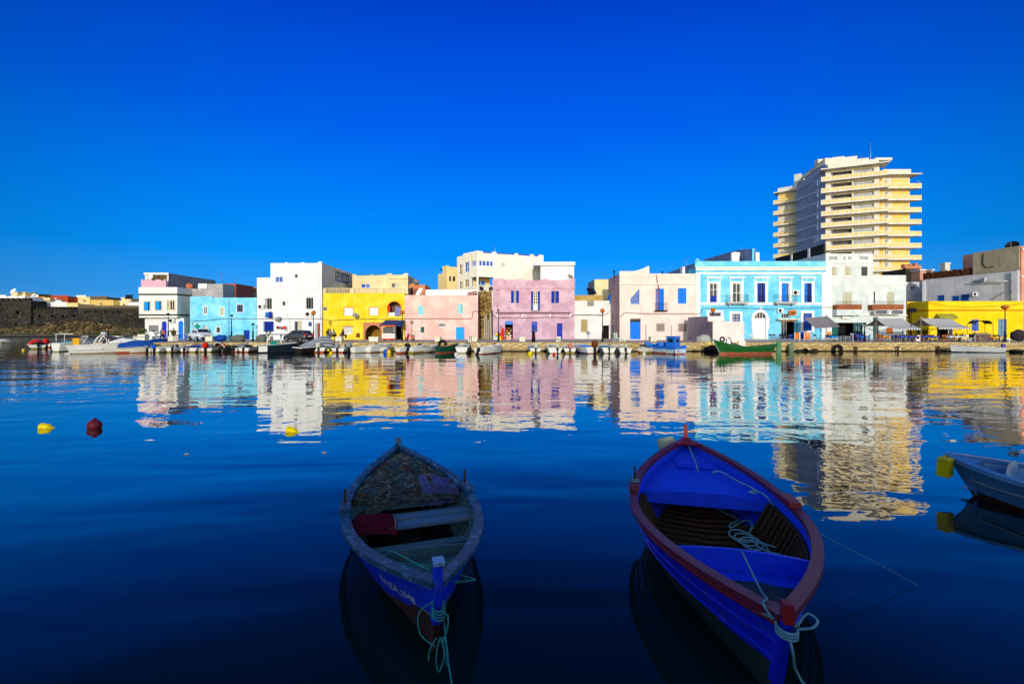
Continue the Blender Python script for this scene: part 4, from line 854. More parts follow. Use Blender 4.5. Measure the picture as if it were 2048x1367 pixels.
for a, b_, tp, solid, T_ in ((1673.5, 1723.6, 602, 1, h.T), (1744.5, 1807.5, 602, 0, T2)):
    Yb = 68.3; u0, u1 = X(a,Yb), X(b_,Yb); q = MB(); rail(q, T_front(Yb), u0, u1, Z(609,Yb)+.003, Z(tp,Yb), 0, 18); br = q.build('balcony_rail', BLACK, h.root, fixn=False)
    q = MB(); q.tbox(T_front(Yb), u0, u1, Z(618.7,Yb), Z(609,Yb), 0, .12); q.tbox(T_left(u0), Yb+.12, 69.2, Z(618.7,Yb), Z(609,Yb), 0, .12); q.build('balcony_front', BRK, h.root)
    if solid: q = MB(); q.tbox(T_front(Yb), u0-.03, u1+.05, Z(629,Yb), Z(618.8,Yb), -.03, .89); q.tbox(T_front(Yb), u0-.03, X(1715,Yb), Z(630.6,Yb), Z(629.1,Yb), -.06, .89); q.build('balcony_base', P_GW, h.root)
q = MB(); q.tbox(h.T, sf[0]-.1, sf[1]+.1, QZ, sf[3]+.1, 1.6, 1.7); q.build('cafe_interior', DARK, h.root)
DTEAL = simple('dark green glazing', (40, 96, 88), .25, .2)
win(h.root, h.T, (X(1706,69.2), sf[1], QZ+.9, sf[3]), simple('navy frame', (26, 38, 66), .5), DTEAL, 2, 1, .06, .1, 'cafe_window'); win(h.root, h.T, (sf[0], X(1678,69.2), QZ+.6, sf[3]), simple('navy frame', (26, 38, 66), .5), DTEAL, 1, 1, .06, .1, 'cafe_window')
MB().prism([(X(1712,69.2), Z(655.5,69.2)), (X(1716,69.2), Z(648,69.2)), (X(1720.5,69.2), Z(655.5,69.2)), (X(1716,69.2), Z(663,69.2))], h.T, .045, .052).build('window_emblem', simple('frosted emblem', (170, 196, 188), .6), h.root)
MB().tbox(T_front(68.9), X(1684.5,68.9), X(1701,68.9), Z(636.5,68.9), Z(632.5,68.9), 0, .05).build('sign_plate', WHITE, h.root)
sg = MB().tbox(T_front(68.2), X(1749,68.2), X(1807,68.2), Z(628.2,68.2), Z(619.5,68.2), 0, .08).build('shop_sign', WHITE, h.root)
NAVY = simple('navy sign panel', (26, 36, 66), .5, .1)
MB().tbox(T_front(68.2), X(1750.5,68.2), X(1775,68.2), Z(627.3,68.2), Z(620.4,68.2), -.02, -.002).tbox(T_front(68.2), X(1784,68.2), X(1806,68.2), Z(627.3,68.2), Z(620.4,68.2), -.02, -.002).build('sign_panel', NAVY, sg)
q = MB(); a_ = (X(1779.5,68.2), Z(625,68.2)); q.tube([(a_[0]-.2, 68.18, a_[1]-.15), (a_[0]-.18, 68.18, a_[1]+.2), (a_[0], 68.18, a_[1]+.36), (a_[0]+.18, 68.18, a_[1]+.2), (a_[0]+.2, 68.18, a_[1]-.15)], .03, 5); q.build('sign_arch', NAVY, sg); q = MB()
for a, c in ((1752, 1774), (1785.5, 1805)):
    n = 16; q.tube([(X(a+(c-a)*i/n,68.2), 68.17, Z(624+(1.6 if i % 2 else -1.4)*(.5+.5*abs(math.sin(i*2.3+a))),68.2)) for i in range(n+1)], .035, 4)
q.build('sign_lettering', WHITE, sg)
# ---- 18 grey party wall building and chimney, and the small yellow cafe
P_CONC = plaster('grey stucco wall', (196, 196, 202), (214, 214, 218), .6, .45, bump=.6)
P_OLIVE = plaster('olive stucco', (154, 144, 122), (172, 160, 138), .6, .45, bump=.6)
Xg = 77.0
b = empty('grey_wall_house', 'long bare grey side wall house above the small yellow cafe', 'house', (Xg, 78, QZ))
GN, GF = (76.9, 69.0), (72.6, 80.9)                     # near and far ends of the bare wall, which turns a little towards the water
Tg_ = T_dir(GF, GN); LG = math.dist(GF, GN); gd_ = ((GN[0]-GF[0])/LG, (GN[1]-GF[1])/LG)
def ug(px): k = (px-1024)/F; return (k*GF[1]-GF[0])/(gd_[0]-k*gd_[1])
def yu(u): return GF[1]+gd_[1]*u
def gz(px, py): return Z(py, yu(ug(px)))
b.location = (GN[0], 75, QZ); uc = ug(1946); ue = ug(1845)
q = MB()
q.prism([(ue, QZ), (uc, QZ), (uc, gz(1946, 549.5)), (ue, gz(1845, 559.5))], Tg_, 0, .3)
q.prism([(uc, QZ), (LG, QZ), (LG, gz(2040, 540)), (uc, gz(1946, 549.5))], Tg_, 0.0, .3); q.build('wall', P_CONC, b)
MB().prism([(uc, gz(1946,549.5)+.004), (LG, gz(2040,540)+.004), (LG, gz(2040,491)), (uc, gz(1946,506))], Tg_, -.05, 4).build('upper_wall', P_OLIVE, b)
MB().prism([(ug(2025), QZ), (LG-.05, QZ), (LG-.05, gz(2040,540)), (ug(2025), gz(2025,544))], Tg_, -.35, -.003).build('buttress', P_CONC, b)
for a, c, t, bt in ((1877, 1889, 590, 602), (1906, 1919, 591, 602), (1923, 1938, 588, 602)):
    shutters(b, Tg_, (ug(a), ug(c), gz(c,bt+1), gz(c,t)), simple('old blue shutter', (20, 84, 160), .6), 2, d=-.05)
q = MB(); q.tube([Tg_(ug(1950), gz(1950,563), -.45), Tg_(ug(2018), gz(2018,562), -.45)], .12, 8); q.rbox(Tg_(ug(1971), gz(1971,560), -.4), (.2,.25,.35)); q.tube([Tg_(ug(2022), gz(2022,580), -.3), Tg_(ug(2036), gz(2036,586), -1.2)], .1, 6); q.build('wall_pipe', GREYW, b)
MB().tube([Tg_(ug(1967), gz(1967,507), -.1), Tg_(ug(1966), gz(1966,528), -.1), Tg_(ug(1972), gz(1972,535), -.1), Tg_(ug(1988), gz(1988,533), -.1)], .06, 5).build('loose_cable', BLACK, b)
ac = Tg_(ug(1953), gz(1953,588), -.3); ac_unit(b, ac[0], ac[2], ac[1]+.3, .9, .6)
MB().tbox(Tg_, ue, ue+.45, QZ, gz(1845,562), -.1, -.003).build('white_pilaster', WHITE, b)
mb = MB(); mb.grid(lambda u, v: Vector(Tg_(ue+(uc-ue)*u, gz(1845,560)+(gz(1946,549.5)-gz(1845,560))*u-.1 + v*(1.3+.35*mnoise.noise(Vector((u*22, 3, v)))), .15+.25*mnoise.noise(Vector((u*30, v*5, 0))))), 40, 5, smooth=False)
mb.build('rubble_parapet', masonry('brown rubble tiles', (112, 66, 40), (140, 88, 56), (60, 40, 30), 3.5, 1.2), b, fixn=False)
dp = Tg_(LG-1.2, gz(2040,487), 1.0); dish(b, dp, .8, -60, 30, BLACK); MB().tube([dp, (dp[0], dp[1]+.1, dp[2]-1.0)], .06).build('dish_post', BLACK, b)
h = House('chimney_house', 'roof wall with white square chimney above the grey wall', 'roof structure', 1890, 1952, 541, 88, 6, plaster('rose grey render', (176, 150, 140), None, .5, .4), zb=6); h.walls()
MB().box(X(1890,86), X(1900,86), 86, 87, 8, Z(527,86)).box(X(1889,86), X(1901,86), 85.9, 87.1, Z(527,86)+.003, Z(525,86)).build('chimney', CEMENT, h.root)
h = House('ruined_stone_house', 'dark ruined stone house with broken brick top beside the tower', 'ruin', 1812, 1843, 537, 92, 6, masonry('dark rubble wall', (74, 70, 58), (98, 92, 76), (46, 42, 36), 2.6, 1.0)); h.walls()
q = MB()
for i in range(9): q.rbox((X(1812+3.6*i,92), 92.5, h.z1+rng.uniform(.1,.6)), (.26, .4, rng.uniform(.2,.7)), rng.uniform(-.2,.2))
q.build('broken_brickwork', BRICK, h.root)
h = House('salmon_shed', 'small salmon roof shed with white coping beside the rubble', 'shed', 1840, 1865, 541, 90, 4, plaster('salmon render', (222, 164, 132), None, .5, .3), zb=6); h.walls()
MB().box(h.x0-.2, h.x1+.3, 89.8, 94.2, h.z1+.003, h.z1+.25).build('coping', WHITE, h.root)
h = House('left_grey_house', 'narrow grey rendered wall with one white framed window right of the pale grey house', 'house', 1812.7, 1846, 563.5, 84, 5, P_CONC); r = h.hole(1822, 1830, 572, 580); h.walls(); win(h.root, h.T, r, WHITE, None, 2, 1)
# small yellow cafe
P_YEL2 = plaster('egg yolk paint', (250, 204, 4), (252, 216, 40), .6, .3, (.72, .42, .01))
h = House('yellow_cafe', 'single storey egg yolk yellow cafe with a green awning', 'cafe', 1857, 2046, 602, 68.5, 3.2, P_YEL2)
rd = h.hole(1874, 1906, 651, 679); rw = h.hole(1943, 1958, 638, 662); gd = h.hole(1996, 2013.5, 637.5, 674)
h.walls(); q = MB()
q.tbox(h.T, h.x0, h.x1+.15, Z(621,68.5), Z(619,68.5), -.16, 0); q.tbox(T_left(h.x0), 68.5, 71.7, Z(621,68.5), Z(619,68.5), -.1, 0); q.build('ledge', plaster('orange brown trim', (196, 120, 20), None, .4, .5), h.root)
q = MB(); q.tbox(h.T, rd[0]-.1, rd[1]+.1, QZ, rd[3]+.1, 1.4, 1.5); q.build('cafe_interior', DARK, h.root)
win(h.root, h.T, (rd[0]+(rd[1]-rd[0])*.72, *rd[1:4]), GREYW, None, 1, 1, .1); win(h.root, h.T, rw, GREYW, GLASSB, 2, 1); win(h.root, h.T, gd, simple('grey door frame', (130, 136, 140), .5), simple('pale blue glass', (96, 140, 176), .15), 2, 1, .1, .1, 'glazed_door')
MB().tbox(h.T, gd[0]-.3, gd[1]+.3, QZ, QZ+.2, -.5, -.003).build('door_step', CEMENT, h.root)
q = MB(); u0, u1 = X(1873,68.4), X(1918,67.4); q.add([(X(1873,68.45), 68.45, Z(627,68.45)), (X(1908,68.45), 68.45, Z(627,68.45)), (X(1917.5,67.2), 67.2, Z(634,67.2)), (X(1880,67.2), 67.2, Z(634,67.2)), (X(1917.5,67.2), 67.2, Z(637.5,67.2)), (X(1880,67.2), 67.2, Z(637.5,67.2)), (X(1873,68.45), 68.45, Z(637.5,68.45)), (X(1908,68.45), 68.45, Z(637.5,68.45))], [[0,1,2,3], [3,2,4,5], [0,3,5,6], [1,2,4,7]])
aw = q.build('awning', simple('olive awning', (170, 166, 60), .8, .15), h.root, fixn=False)
q = MB()
for a in range(4): q.tbox(T_front(67.18), X(1884+a*1.7,67.18), X(1885.2+a*1.7,67.18), Z(636.8,67.18), Z(635.2,67.18), 0, .01); q.tbox(T_front(67.18), X(1907+a*1.7,67.18), X(1908.2+a*1.7,67.18), Z(636.8,67.18), Z(635.2,67.18), 0, .01)
q.build('awning_lettering', DARK, aw, fixn=False)
# left, shaded return of the cafe and the dark lobby between
h2 = House('yellow_lobby', 'lower yellow return wall set back beside the pale grey house', 'house', 1814, 1862, 603, 72.2, 3, P_YEL2); h2.walls()
MB().tbox(h2.T, h2.x0, h2.x1, Z(634,72), Z(617,72), -.5, -.003).build('balcony_band', plaster('brown ochre band', (150, 96, 20), None, .4, .4), h2.root)
h = House('salmon_house', 'salmon pink house with white pilaster at the right edge', 'house', 2043, 2200, 492, 68.9, 9, plaster('salmon paint', (232, 150, 124), (238, 172, 150), .6, .3)); h.holes.append((X(2060,68.9), X(2075,68.9), Z(660,68.9), Z(640,68.9), 0)); h.walls()
win(h.root, h.T, h.holes[0], WHITE); MB().tbox(h.T, h.x0-.2, h.x0+10, Z(554,68.9), Z(552,68.9), -.2, 0).tbox(h.T, h.x0, h.x0+10, Z(500,68.9), Z(497,68.9), -.2, 0).build('cornice', WHITE, h.root)
# ================================================================ setting: water, quays, ground
def water_mat():
    m, t, b = _base('harbour water'); P = pos(t)
    b.inputs['Base Color'].default_value = (0.001, 0.013, 0.0155, 1); b.inputs['Roughness'].default_value = .012
    b.inputs['IOR'].default_value = 1.50; b.inputs['Specular IOR Level'].default_value = .5
    n1 = nz(t, 1.0, 2, .5, mapped(t, P, (.15, .48, 1)), .5)
    n2 = nz(t, 1.0, 3, .55, mapped(t, P, (.95, .85, 1)), .3)
    n3 = nz(t, 1.0, 2, .5, mapped(t, P, (3.0, 4.6, 1)))
    patch = cramp(t, nz(t, 1.0, 2, .5, mapped(t, P, (.035, .05, 1))), [(.38, (.35,.35,.35)), (.62, (1,1,1))])
    s = t.nodes.new('ShaderNodeSeparateXYZ'); t.links.new(P, s.inputs[0])
    far = t.nodes.new('ShaderNodeMapRange'); far.inputs[1].default_value = 5; far.inputs[2].default_value = 15; far.inputs[3].default_value = .36; far.inputs[4].default_value = 1; t.links.new(s.outputs[1], far.inputs[0])
    lft = t.nodes.new('ShaderNodeMapRange'); lft.inputs[1].default_value = -14; lft.inputs[2].default_value = -34; lft.inputs[3].default_value = 1; lft.inputs[4].default_value = 2.2; t.links.new(s.outputs[0], lft.inputs[0])
    k = math_(t, 'MULTIPLY', math_(t, 'MULTIPLY', patch, far.outputs[0]), lft.outputs[0])
    h = math_(t, 'ADD', math_(t, 'MULTIPLY', n1, .046), math_(t, 'MULTIPLY', k, math_(t, 'ADD', math_(t, 'MULTIPLY', n2, .021), math_(t, 'MULTIPLY', n3, .0014))))
    bm = bump_(t, b, h, 1.0, 1.0)
    # mirror-like at grazing view, dark teal body looking down
    lw = t.nodes.new('ShaderNodeLayerWeight'); lw.inputs[0].default_value = .5; t.links.new(bm.outputs[0], lw.inputs[1])
    fr = cramp(t, lw.outputs[1], [(v, (c,)*3) for v, c in ((.34, .012), (.50, .050), (.66, .26), (.74, .52), (.83, .75), (.915, .92), (1, 1))])
    gl = t.nodes.new('ShaderNodeBsdfGlossy'); gl.inputs['Roughness'].default_value = .01; t.links.new(bm.outputs[0], gl.inputs['Normal'])
    b.inputs['Specular IOR Level'].default_value = 0; b.inputs['IOR'].default_value = 1.0; b.inputs['Roughness'].default_value = 1
    mx_ = t.nodes.new('ShaderNodeMixShader'); t.links.new(fr, mx_.inputs[0]); t.links.new(b.outputs[0], mx_.inputs[1]); t.links.new(gl.outputs[0], mx_.inputs[2])
    t.links.new(mx_.outputs[0], t.nodes['Material Output'].inputs[0])
    return m
MB().poly([(-420,-60,0),(420,-60,0),(420,620,0),(-420,620,0)]).build('water', water_mat(), fixn=False)['kind'] = 'structure'
QSTONE = masonry('quay limestone', (222, 190, 122), (236, 210, 150), (176, 142, 88), 2.3, .9, squash=(.55, .55, 1.5), dark=.45)
def paving():
    m, t, b = _base('quay paving'); P = pos(t)
    br = t.nodes.new('ShaderNodeTexBrick'); br.inputs['Scale'].default_value = 1.0; br.inputs['Brick Width'].default_value = .6; br.inputs['Row Height'].default_value = .35; br.inputs['Mortar Size'].default_value = .03
    t.links.new(P, br.inputs['Vector']); br.inputs['Color1'].default_value = (.42, .31, .26, 1); br.inputs['Color2'].default_value = (.52, .40, .33, 1); br.inputs['Mortar'].default_value = (.2, .15, .12, 1)
    n = nz(t, .4, 5, .6, P); t.links.new(mixc(t, math_(t, 'MULTIPLY', n, .7), br.outputs[0], (.36, .3, .26)), b.inputs['Base Color']); b.inputs['Roughness'].default_value = .9
    bump_(t, b, n, .2, .05); return m
QX = X(186, 55.5)
q = MB()
# front face as a weathered, slightly bulging course of blocks with a rounded lip
def qf(u, v):
    x = QX + (260-QX)*u; z = -1.2 + (QZ+1.2)*v
    y = 55.5 + .05*mnoise.noise(Vector((x*.6, 0, z*1.3))) + (.14*(max(0, v-.93)/.07)**2)
    return (x, y, z)
q.grid(qf, 420, 14)
q.build('quay_wall', QSTONE, None, fixn=False)['kind'] = 'structure'
q = MB(); q.poly([(QX,55.63,QZ), (260,55.63,QZ), (260,140,QZ), (QX,140,QZ)]); q.build('quay', paving(), None, fixn=False)['kind'] = 'structure'
q = MB(); q.poly([(QX,55.5,-1.2), (QX,92,-1.2), (QX,92,QZ), (QX,55.6,QZ)]); q.build('quay_wall', QSTONE, None, fixn=False)['kind'] = 'structure'
MB().box(QX, 260, 55.42, 55.6, -.3, .13).build('quay_wall', simple('wet algae stone', (46, 40, 26), .5, .3, 2), None)['kind'] = 'structure'
q = MB(); q.poly([(-420,96,1.0),(QX,96,1.0),(QX,140,1.0),(420,140,1.0),(420,640,1.0),(-420,640,1.0)]); q.build('ground', simple('dusty ground', (130, 116, 92), .95, .2, .2, coord='pos'), None, fixn=False)['kind'] = 'structure'
q = MB(); q.box(-200, QX-.01, 88, 97, -1.2, Z(675.5, 88)); q.box(-200, QX-.02, 87.85, 88.2, Z(676.3,88)+.02, Z(675.0,88)); q.build('far_quay', masonry('dark far quay stone', (72, 74, 72), (88, 88, 82), (48, 48, 46), .7, .5), None)['kind'] = 'structure'
# our own side of the harbour, behind the camera: the low warehouse row that shades the near water
MB().box(-90, 90, -14, -1.2, -1.2, 1.15).build('near_quay', QSTONE, None)['kind'] = 'structure'
SHZ = math.tan(R(SUN_EL))*20.2
h = MB(); h.box(-70, 70, -20, -8, 1.15, SHZ); hb = h.thing('warehouse_row', P_TANY, (0, -14, 1.15), 'plain low warehouse row on the near quay behind the viewer', 'building')
for i in range(16):
    MB().box(-66+8.6*i, -64.4+8.6*i, -7.99, -7.9, 1.2, 3.4).build('warehouse_door', BLUEP, hb)
# ================================================================ fort on the left
FORT = masonry('fort rubble stone', (55, 52, 47), (80, 76, 67), (36, 34, 31), 1.35, 1.3, squash=(1, 1, 1.15), dark=.5)
FORT2 = masonry('fort slope boulders', (110, 94, 62), (142, 122, 82), (34, 30, 24), .85, 1.6, squash=(1, 1, 1.0), dark=.6)
YF = 118.0
fb = empty('stone_fort', 'dark stone fort wall with crenellations along the left bank', 'fort wall', (X(90, YF), YF, 1.0))
q = MB(); steps = [(-140, 62, 601), (62, 158, 618.5), (158, 300, 611)]
for i, (a, b_, t) in enumerate(steps):
    Yw = YF + (0 if i != 1 else .5); hl = []
    if i == 0: hl = [(X(31,Yw), X(39,Yw), Z(628,Yw), Z(621,Yw), 0), (X(30,Yw), X(34,Yw), Z(650,Yw), Z(645,Yw), .3)]
    if i == 1: hl = [(X(p,Yw), X(p+6,Yw), Z(634,Yw), Z(629.5,Yw), 0) for p in (76, 101, 122, 145)]
    if i == 2: hl = [(X(p,Yw), X(p+2.4,Yw), Z(626,Yw), Z(620.5,Yw), 0) for p in (169, 174, 189, 194, 208, 213, 236)] + [(X(p,Yw), X(p+4.5,Yw), Z(652,Yw), Z(642,Yw), .4) for p in (189, 201)]
    panel(q, T_front(Yw), X(a,Yw), X(b_,Yw), 0.5, Z(t,Yw), hl, .9)
    q.poly([(X(a,Yw),Yw,Z(t,Yw)), (X(b_,Yw),Yw,Z(t,Yw)), (X(b_,Yw),Yw+4,Z(t,Yw)), (X(a,Yw),Yw+4,Z(t,Yw))])
    q.poly([(X(b_,Yw),Yw,.5), (X(b_,Yw),Yw+4,.5), (X(b_,Yw),Yw+4,Z(t,Yw)), (X(b_,Yw),Yw,Z(t,Yw))])
    for hh in hl: q.tbox(T_front(Yw), hh[0]-.1, hh[1]+.1, hh[2]-.1, hh[3]+.1, .9, 1.0)
fw_ = q.build('wall', FORT, fb, fixn=False)
q = MB()
for a, b_, t, n in ((-60, 62, 601, 11), (62, 158, 618.5, 13)):
    Yw = YF + (0 if t < 610 else .5)
    for i in range(n):
        u = X(a+(b_-a)*(i+.25)/n, Yw); wd = (X(b_,Yw)-X(a,Yw))/n*.55; z0 = Z(t,Yw)
        q.prism([(u, z0+.002), (u+wd, z0+.002), (u+wd, z0+.45), (u+wd*.75, z0+.7), (u+wd*.25, z0+.7), (u, z0+.45)], T_front(Yw), 0, .7)
q.build('crenellation', FORT, fb)
q = MB()
for i in range(28):
    p = 160 + i*4.4; q.box(X(p,YF), X(p+2.2,YF), YF-.35, YF-.002, Z(618.5+.03*i*3,YF), Z(616.3+.03*i*3,YF))
q.box(X(158,YF), X(300,YF), YF-.3, YF-.003, Z(616,YF)+.0, Z(611,YF)+.02); q.build('corbel_course', simple('pale corbel stone', (96, 88, 70), .9, .35, 4), fb)
# battered boulder slope at the foot
q = MB()
def sl_(u, v):
    x = X(-140,110) + (X(300,110)-X(-140,110))*u; tp = Z(648 + 8*math.sin(u*9), 114)
    z = .6 + (tp-.6)*v; y = 112 + 5.3*v + .6*mnoise.noise(Vector((x*.9, z*.9, 1))) + .75*mnoise.noise(Vector((x*2.1, z*2.1, 4)))
    return (x, y, z)
q.grid(sl_, 260, 34, smooth=False); q.build('boulder_slope', FORT2, fb, fixn=False)
# houses behind the fort
FH = [('white_wall_house', 'long low white house just behind the left crenellations', 6, 50, 594.5, 124, WHITE, 0),
      ('far_house', 'pale cream far house with the big white dish at left', 22, 51, 585.5, 140, P_CREAM, 1),
      ('far_house', 'olive grey far house right of the dished cream one', 51, 72, 587, 139, plaster('olive far wall', (130, 118, 70), None, .5, .4), 1),
      ('far_house', 'grey far house with two white dishes over the crenellations', 46, 70, 595, 132, P_GREY, 0),
      ('far_house', 'brown brick far house left of the red gable', 70, 90, 595, 134, BRICK, 1),
      ('far_house', 'small tan far house between brick houses', 87, 100, 597, 131, P_TANY, 0),
      ('far_house', 'red brick far house with stepped top', 102, 136, 592.5, 135, simple('far red brick', (168, 72, 46), .9, .25, 3), 0),
      ('white_terrace', 'long white terrace wall directly above the fort crenellations', 82, 134, 606, 123, P_WHITE, 0),
      ('grey_terrace', 'grey white terrace wall left of the white terrace', 62, 82, 605, 124, P_WHITE2, 0),
      ('ochre_terrace', 'ochre terrace wall right of the white terrace', 134, 156, 607.5, 123, P_TANY, 0),
      ('far_house', 'tan far house with dark openings behind the fort middle', 143, 180, 595.5, 138, P_TANY, 2),
      ('far_house', 'white topped far house beyond the fort middle', 153, 172, 592, 150, P_WHITE, 0),
      ('far_house', 'bright yellow far house with a barred window', 181, 227, 601.5, 132, plaster('far yellow', (222, 186, 104), None, .4, .2), 1),
      ('far_house', 'shaded olive side house right of the yellow far house', 227, 240, 602, 131.5, plaster('far olive', (150, 138, 78), None, .4, .4), 0),
      ('far_house', 'brown roofed far house with blue canopy behind the yellow one', 185, 214, 594, 145, simple('far brown brick', (120, 92, 62), .9, .25), 1),
      ('far_house', 'grey far house with tall window beside the yellow one', 240, 258, 603.5, 130.5, P_CREAM, 1),
      ('far_house', 'tan far house with solar panel at the right end of the fort', 243, 262, 596.5, 140, P_TANY, 0),
      ('far_house', 'pale grey far house nearest the corner house', 258, 284, 606, 129, P_WHITE2, 0),
      ('far_house', 'low white far house at the extreme left edge', -30, 12, 591.5, 150, P_WHITE2, 0)]
for nm, lb, a, b_, t, Y, mt, nw in FH:
    h = House(nm, lb, 'house', a, b_, t, Y, 5, mt, zb=1.0, group='houses behind the fort'); rs = []
    for i in range(nw):
        c = a + (b_-a)*(i+.6)/(nw+.3); rs.append(h.hole(c-2, c+2.5, t+4, t+8))
    h.walls(); [win(h.root, h.T, r, GREYW, None, 2, 1) for r in rs]
    MB().tbox(h.T, h.x0-.1, h.x1+.1, h.z1+.003, h.z1+.3, -.1, .3).build('parapet', mt, h.root)
    if 'big white dish' in lb: dish(h.root, (X(26,138), 138, Z(581.5,138)), .85, -10, 35, WHITE)
    if 'two white dishes' in lb: dish(h.root, (X(66,130), 130, Z(590.5,130)), .65, -20, 35, WHITE); dish(h.root, (X(72,130), 130, Z(591.5,130)), .55, 20, 35, WHITE)
    if nm == 'white_terrace': MB().prism([(X(109,123)+1.9*(1-math.cos(math.pi*i/10))*.5*1.0, h.z1+.3+.55*math.sin(math.pi*i/10)) for i in range(11)], h.T, 0, .4).build('arched_pediment', P_WHITE, h.root)
    if 'solar' in lb: MB().rbox((X(258,138), 138, Z(593.5,138)), (.9, .06, .8), R(20), 0, 1, 0, R(-35)).build('solar_panel', GLASS, h.root)
    if 'red brick' in lb: dish(h.root, (X(110,133), 133, Z(598,133)), .4, 10, 35, WHITE)
# ================================================================ the tower block
TWW = plaster('tower white concrete', (214, 212, 198), (230, 228, 214), .5, .35)
TWY = plaster('tower yellow panel', (236, 200, 110), (242, 212, 136), .4, .2)
TWB = simple('tower shade blue ribs', (132, 152, 190), .8, .15)  # bluish tone holds the flank's shade
tw = empty('apartment_tower', 'tall white and yellow apartment tower with stacked long balconies', 'tower', (98, 132, 1.0))
A = (X(1651,131), 131.0); B = (X(1759,126), 126.0); Tc = T_dir(A, B); wc = math.dist(A, B); FLH = 3.28
ztop = Z(366, 125) + FLH
rails = [ztop - FLH*k for k in range(0, 9)]        # tops of balcony parapets, central block
zroof = Z(330, 126)
q = MB(); holes = []
for k, zr in enumerate(rails[:8]):
    holes += [(wc*.10, wc*.50, zr+.0, zr+1.45, 0), (wc*.53, wc*.90, zr+.0, zr+1.5, 0)]
panel(q, Tc, 0, wc, 1.0, zroof, holes, 1.3)
q.poly([Tc(0,zroof,0), Tc(wc,zroof,0), Tc(wc,zroof,13), Tc(0,zroof,13)]); q.poly([Tc(wc,1,0), Tc(wc,1,13), Tc(wc,zroof,13), Tc(wc,zroof,0)])
q.build('wall', TWW, tw, fixn=False)
q = MB()
for i in range(0, len(holes), 2):
    hA, hB = holes[i], holes[i+1]; q.poly([Tc(hA[0],hA[2],1.3), Tc(hA[1],hA[2],1.3), Tc(hA[1],hA[3],1.3), Tc(hA[0],hA[3],1.3)])
q.build('loggia_glazing', simple('tower dark glass', (70, 68, 66), .2, .5, .5), tw, fixn=False)
for i in range(1, len(holes), 2):
    win(tw, Tc, holes[i], GREYW, simple('tower pale blind glass', (150, 156, 162), .2, .4, .5), 4, 1, .5, .12)
for zr in rails:                                   # long balconies, one part each
    q = MB(); q.tbox(Tc, -1.4, wc+1.6, zr-1.35, zr-1.0, -1.7, .0); q.tbox(Tc, -1.4, wc+1.6, zr-.996, zr, -1.7, -1.55); q.tbox(Tc, -1.4, -1.25, zr-.996, zr, -1.55, 0)
    bo = q.build('balcony', TWW, tw); q = MB(); n = 14
    for i in range(n): u = -1.2+(wc+2.6)*(i+.5)/n; q.tbox(Tc, u-.36, u+.36, zr-.86, zr-.14, -1.74, -1.703)
    q.build('balcony_panels', TWY, bo, fixn=False)
q = MB(); q.tbox(Tc, -1.5, wc+1.9, zroof+.003, zroof+.3, -1.9, 3); q.tbox(Tc, .4, wc-.4, zroof+.304, zroof+1.6, -.8, 8); q.tbox(Tc, -.2, wc*.82, zroof+1.604, zroof+2.6, .6, 9); q.tbox(Tc, .3, wc*.62, zroof+2.604, zroof+3.7, 1.2, 9); q.tbox(Tc, 2, wc*.4, zroof+3.704, zroof+4.3, 2, 7)
q.build('roof', TWW, tw)
for f_, hh in ((.88, 7.2), (.70, 4.2)):
    p = Tc(wc*f_, 0, 2); MB().tube([(p[0], p[1], zroof), (p[0], p[1], zroof+hh)], [.13, .07], 6).build('mast', STEEL, tw)
# ribbed flank, its blue shade put into the colour
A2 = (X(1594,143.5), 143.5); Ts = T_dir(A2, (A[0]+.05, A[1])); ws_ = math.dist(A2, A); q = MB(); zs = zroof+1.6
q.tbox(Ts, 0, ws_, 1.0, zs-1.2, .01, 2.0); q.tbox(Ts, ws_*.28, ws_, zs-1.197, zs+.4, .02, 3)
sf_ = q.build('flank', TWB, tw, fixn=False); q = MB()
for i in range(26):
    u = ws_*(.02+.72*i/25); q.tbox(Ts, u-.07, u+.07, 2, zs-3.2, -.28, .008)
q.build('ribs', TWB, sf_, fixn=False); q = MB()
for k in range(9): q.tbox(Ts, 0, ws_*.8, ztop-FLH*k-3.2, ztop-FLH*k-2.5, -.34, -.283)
q.build('spandrels', simple('tower shade blue bands', (150, 172, 208), .8, .1), sf_, fixn=False)  # bands tinted with the same blue shade
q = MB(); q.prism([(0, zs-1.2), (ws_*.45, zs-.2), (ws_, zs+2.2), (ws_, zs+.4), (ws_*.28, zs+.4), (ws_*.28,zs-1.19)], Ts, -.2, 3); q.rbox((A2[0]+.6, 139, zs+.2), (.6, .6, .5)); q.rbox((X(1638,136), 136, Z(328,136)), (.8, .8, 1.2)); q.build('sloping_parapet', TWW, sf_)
# left wing
A3, B3 = (X(1556,151), 151.0), (X(1600,147), 147.0); T3 = T_dir(A3, B3); w3 = math.dist(A3, B3); z3 = Z(384, 149); q = MB()
panel(q, T3, 0, w3, 1, z3, [], 0); q.poly([T3(0,1,0), T3(0,1,10), T3(0,z3,10), T3(0,z3,0)]); q.poly([T3(0,z3,0), T3(w3,z3,0), T3(w3,z3,10), T3(0,z3,10)])
lw = q.build('left_wing_wall', TWW, tw, fixn=False); q = MB(); q.tbox(T3, -1.0, w3, z3-.0+.003, z3+.3, -1.6, 3); q.tbox(T3, 0, w3, z3+.303, z3+1.7, -.5, 6); q.tbox(T3, w3-1.6, w3+.4, z3+1.5, z3+5.3, -.3, 6); q.build('left_wing_roof', TWW, lw)
q = MB(); q.tbox(T3, .5, w3-2.2, Z(400,149), z3-.5, -.05, -.002); q.build('yellow_panel', TWY, lw)
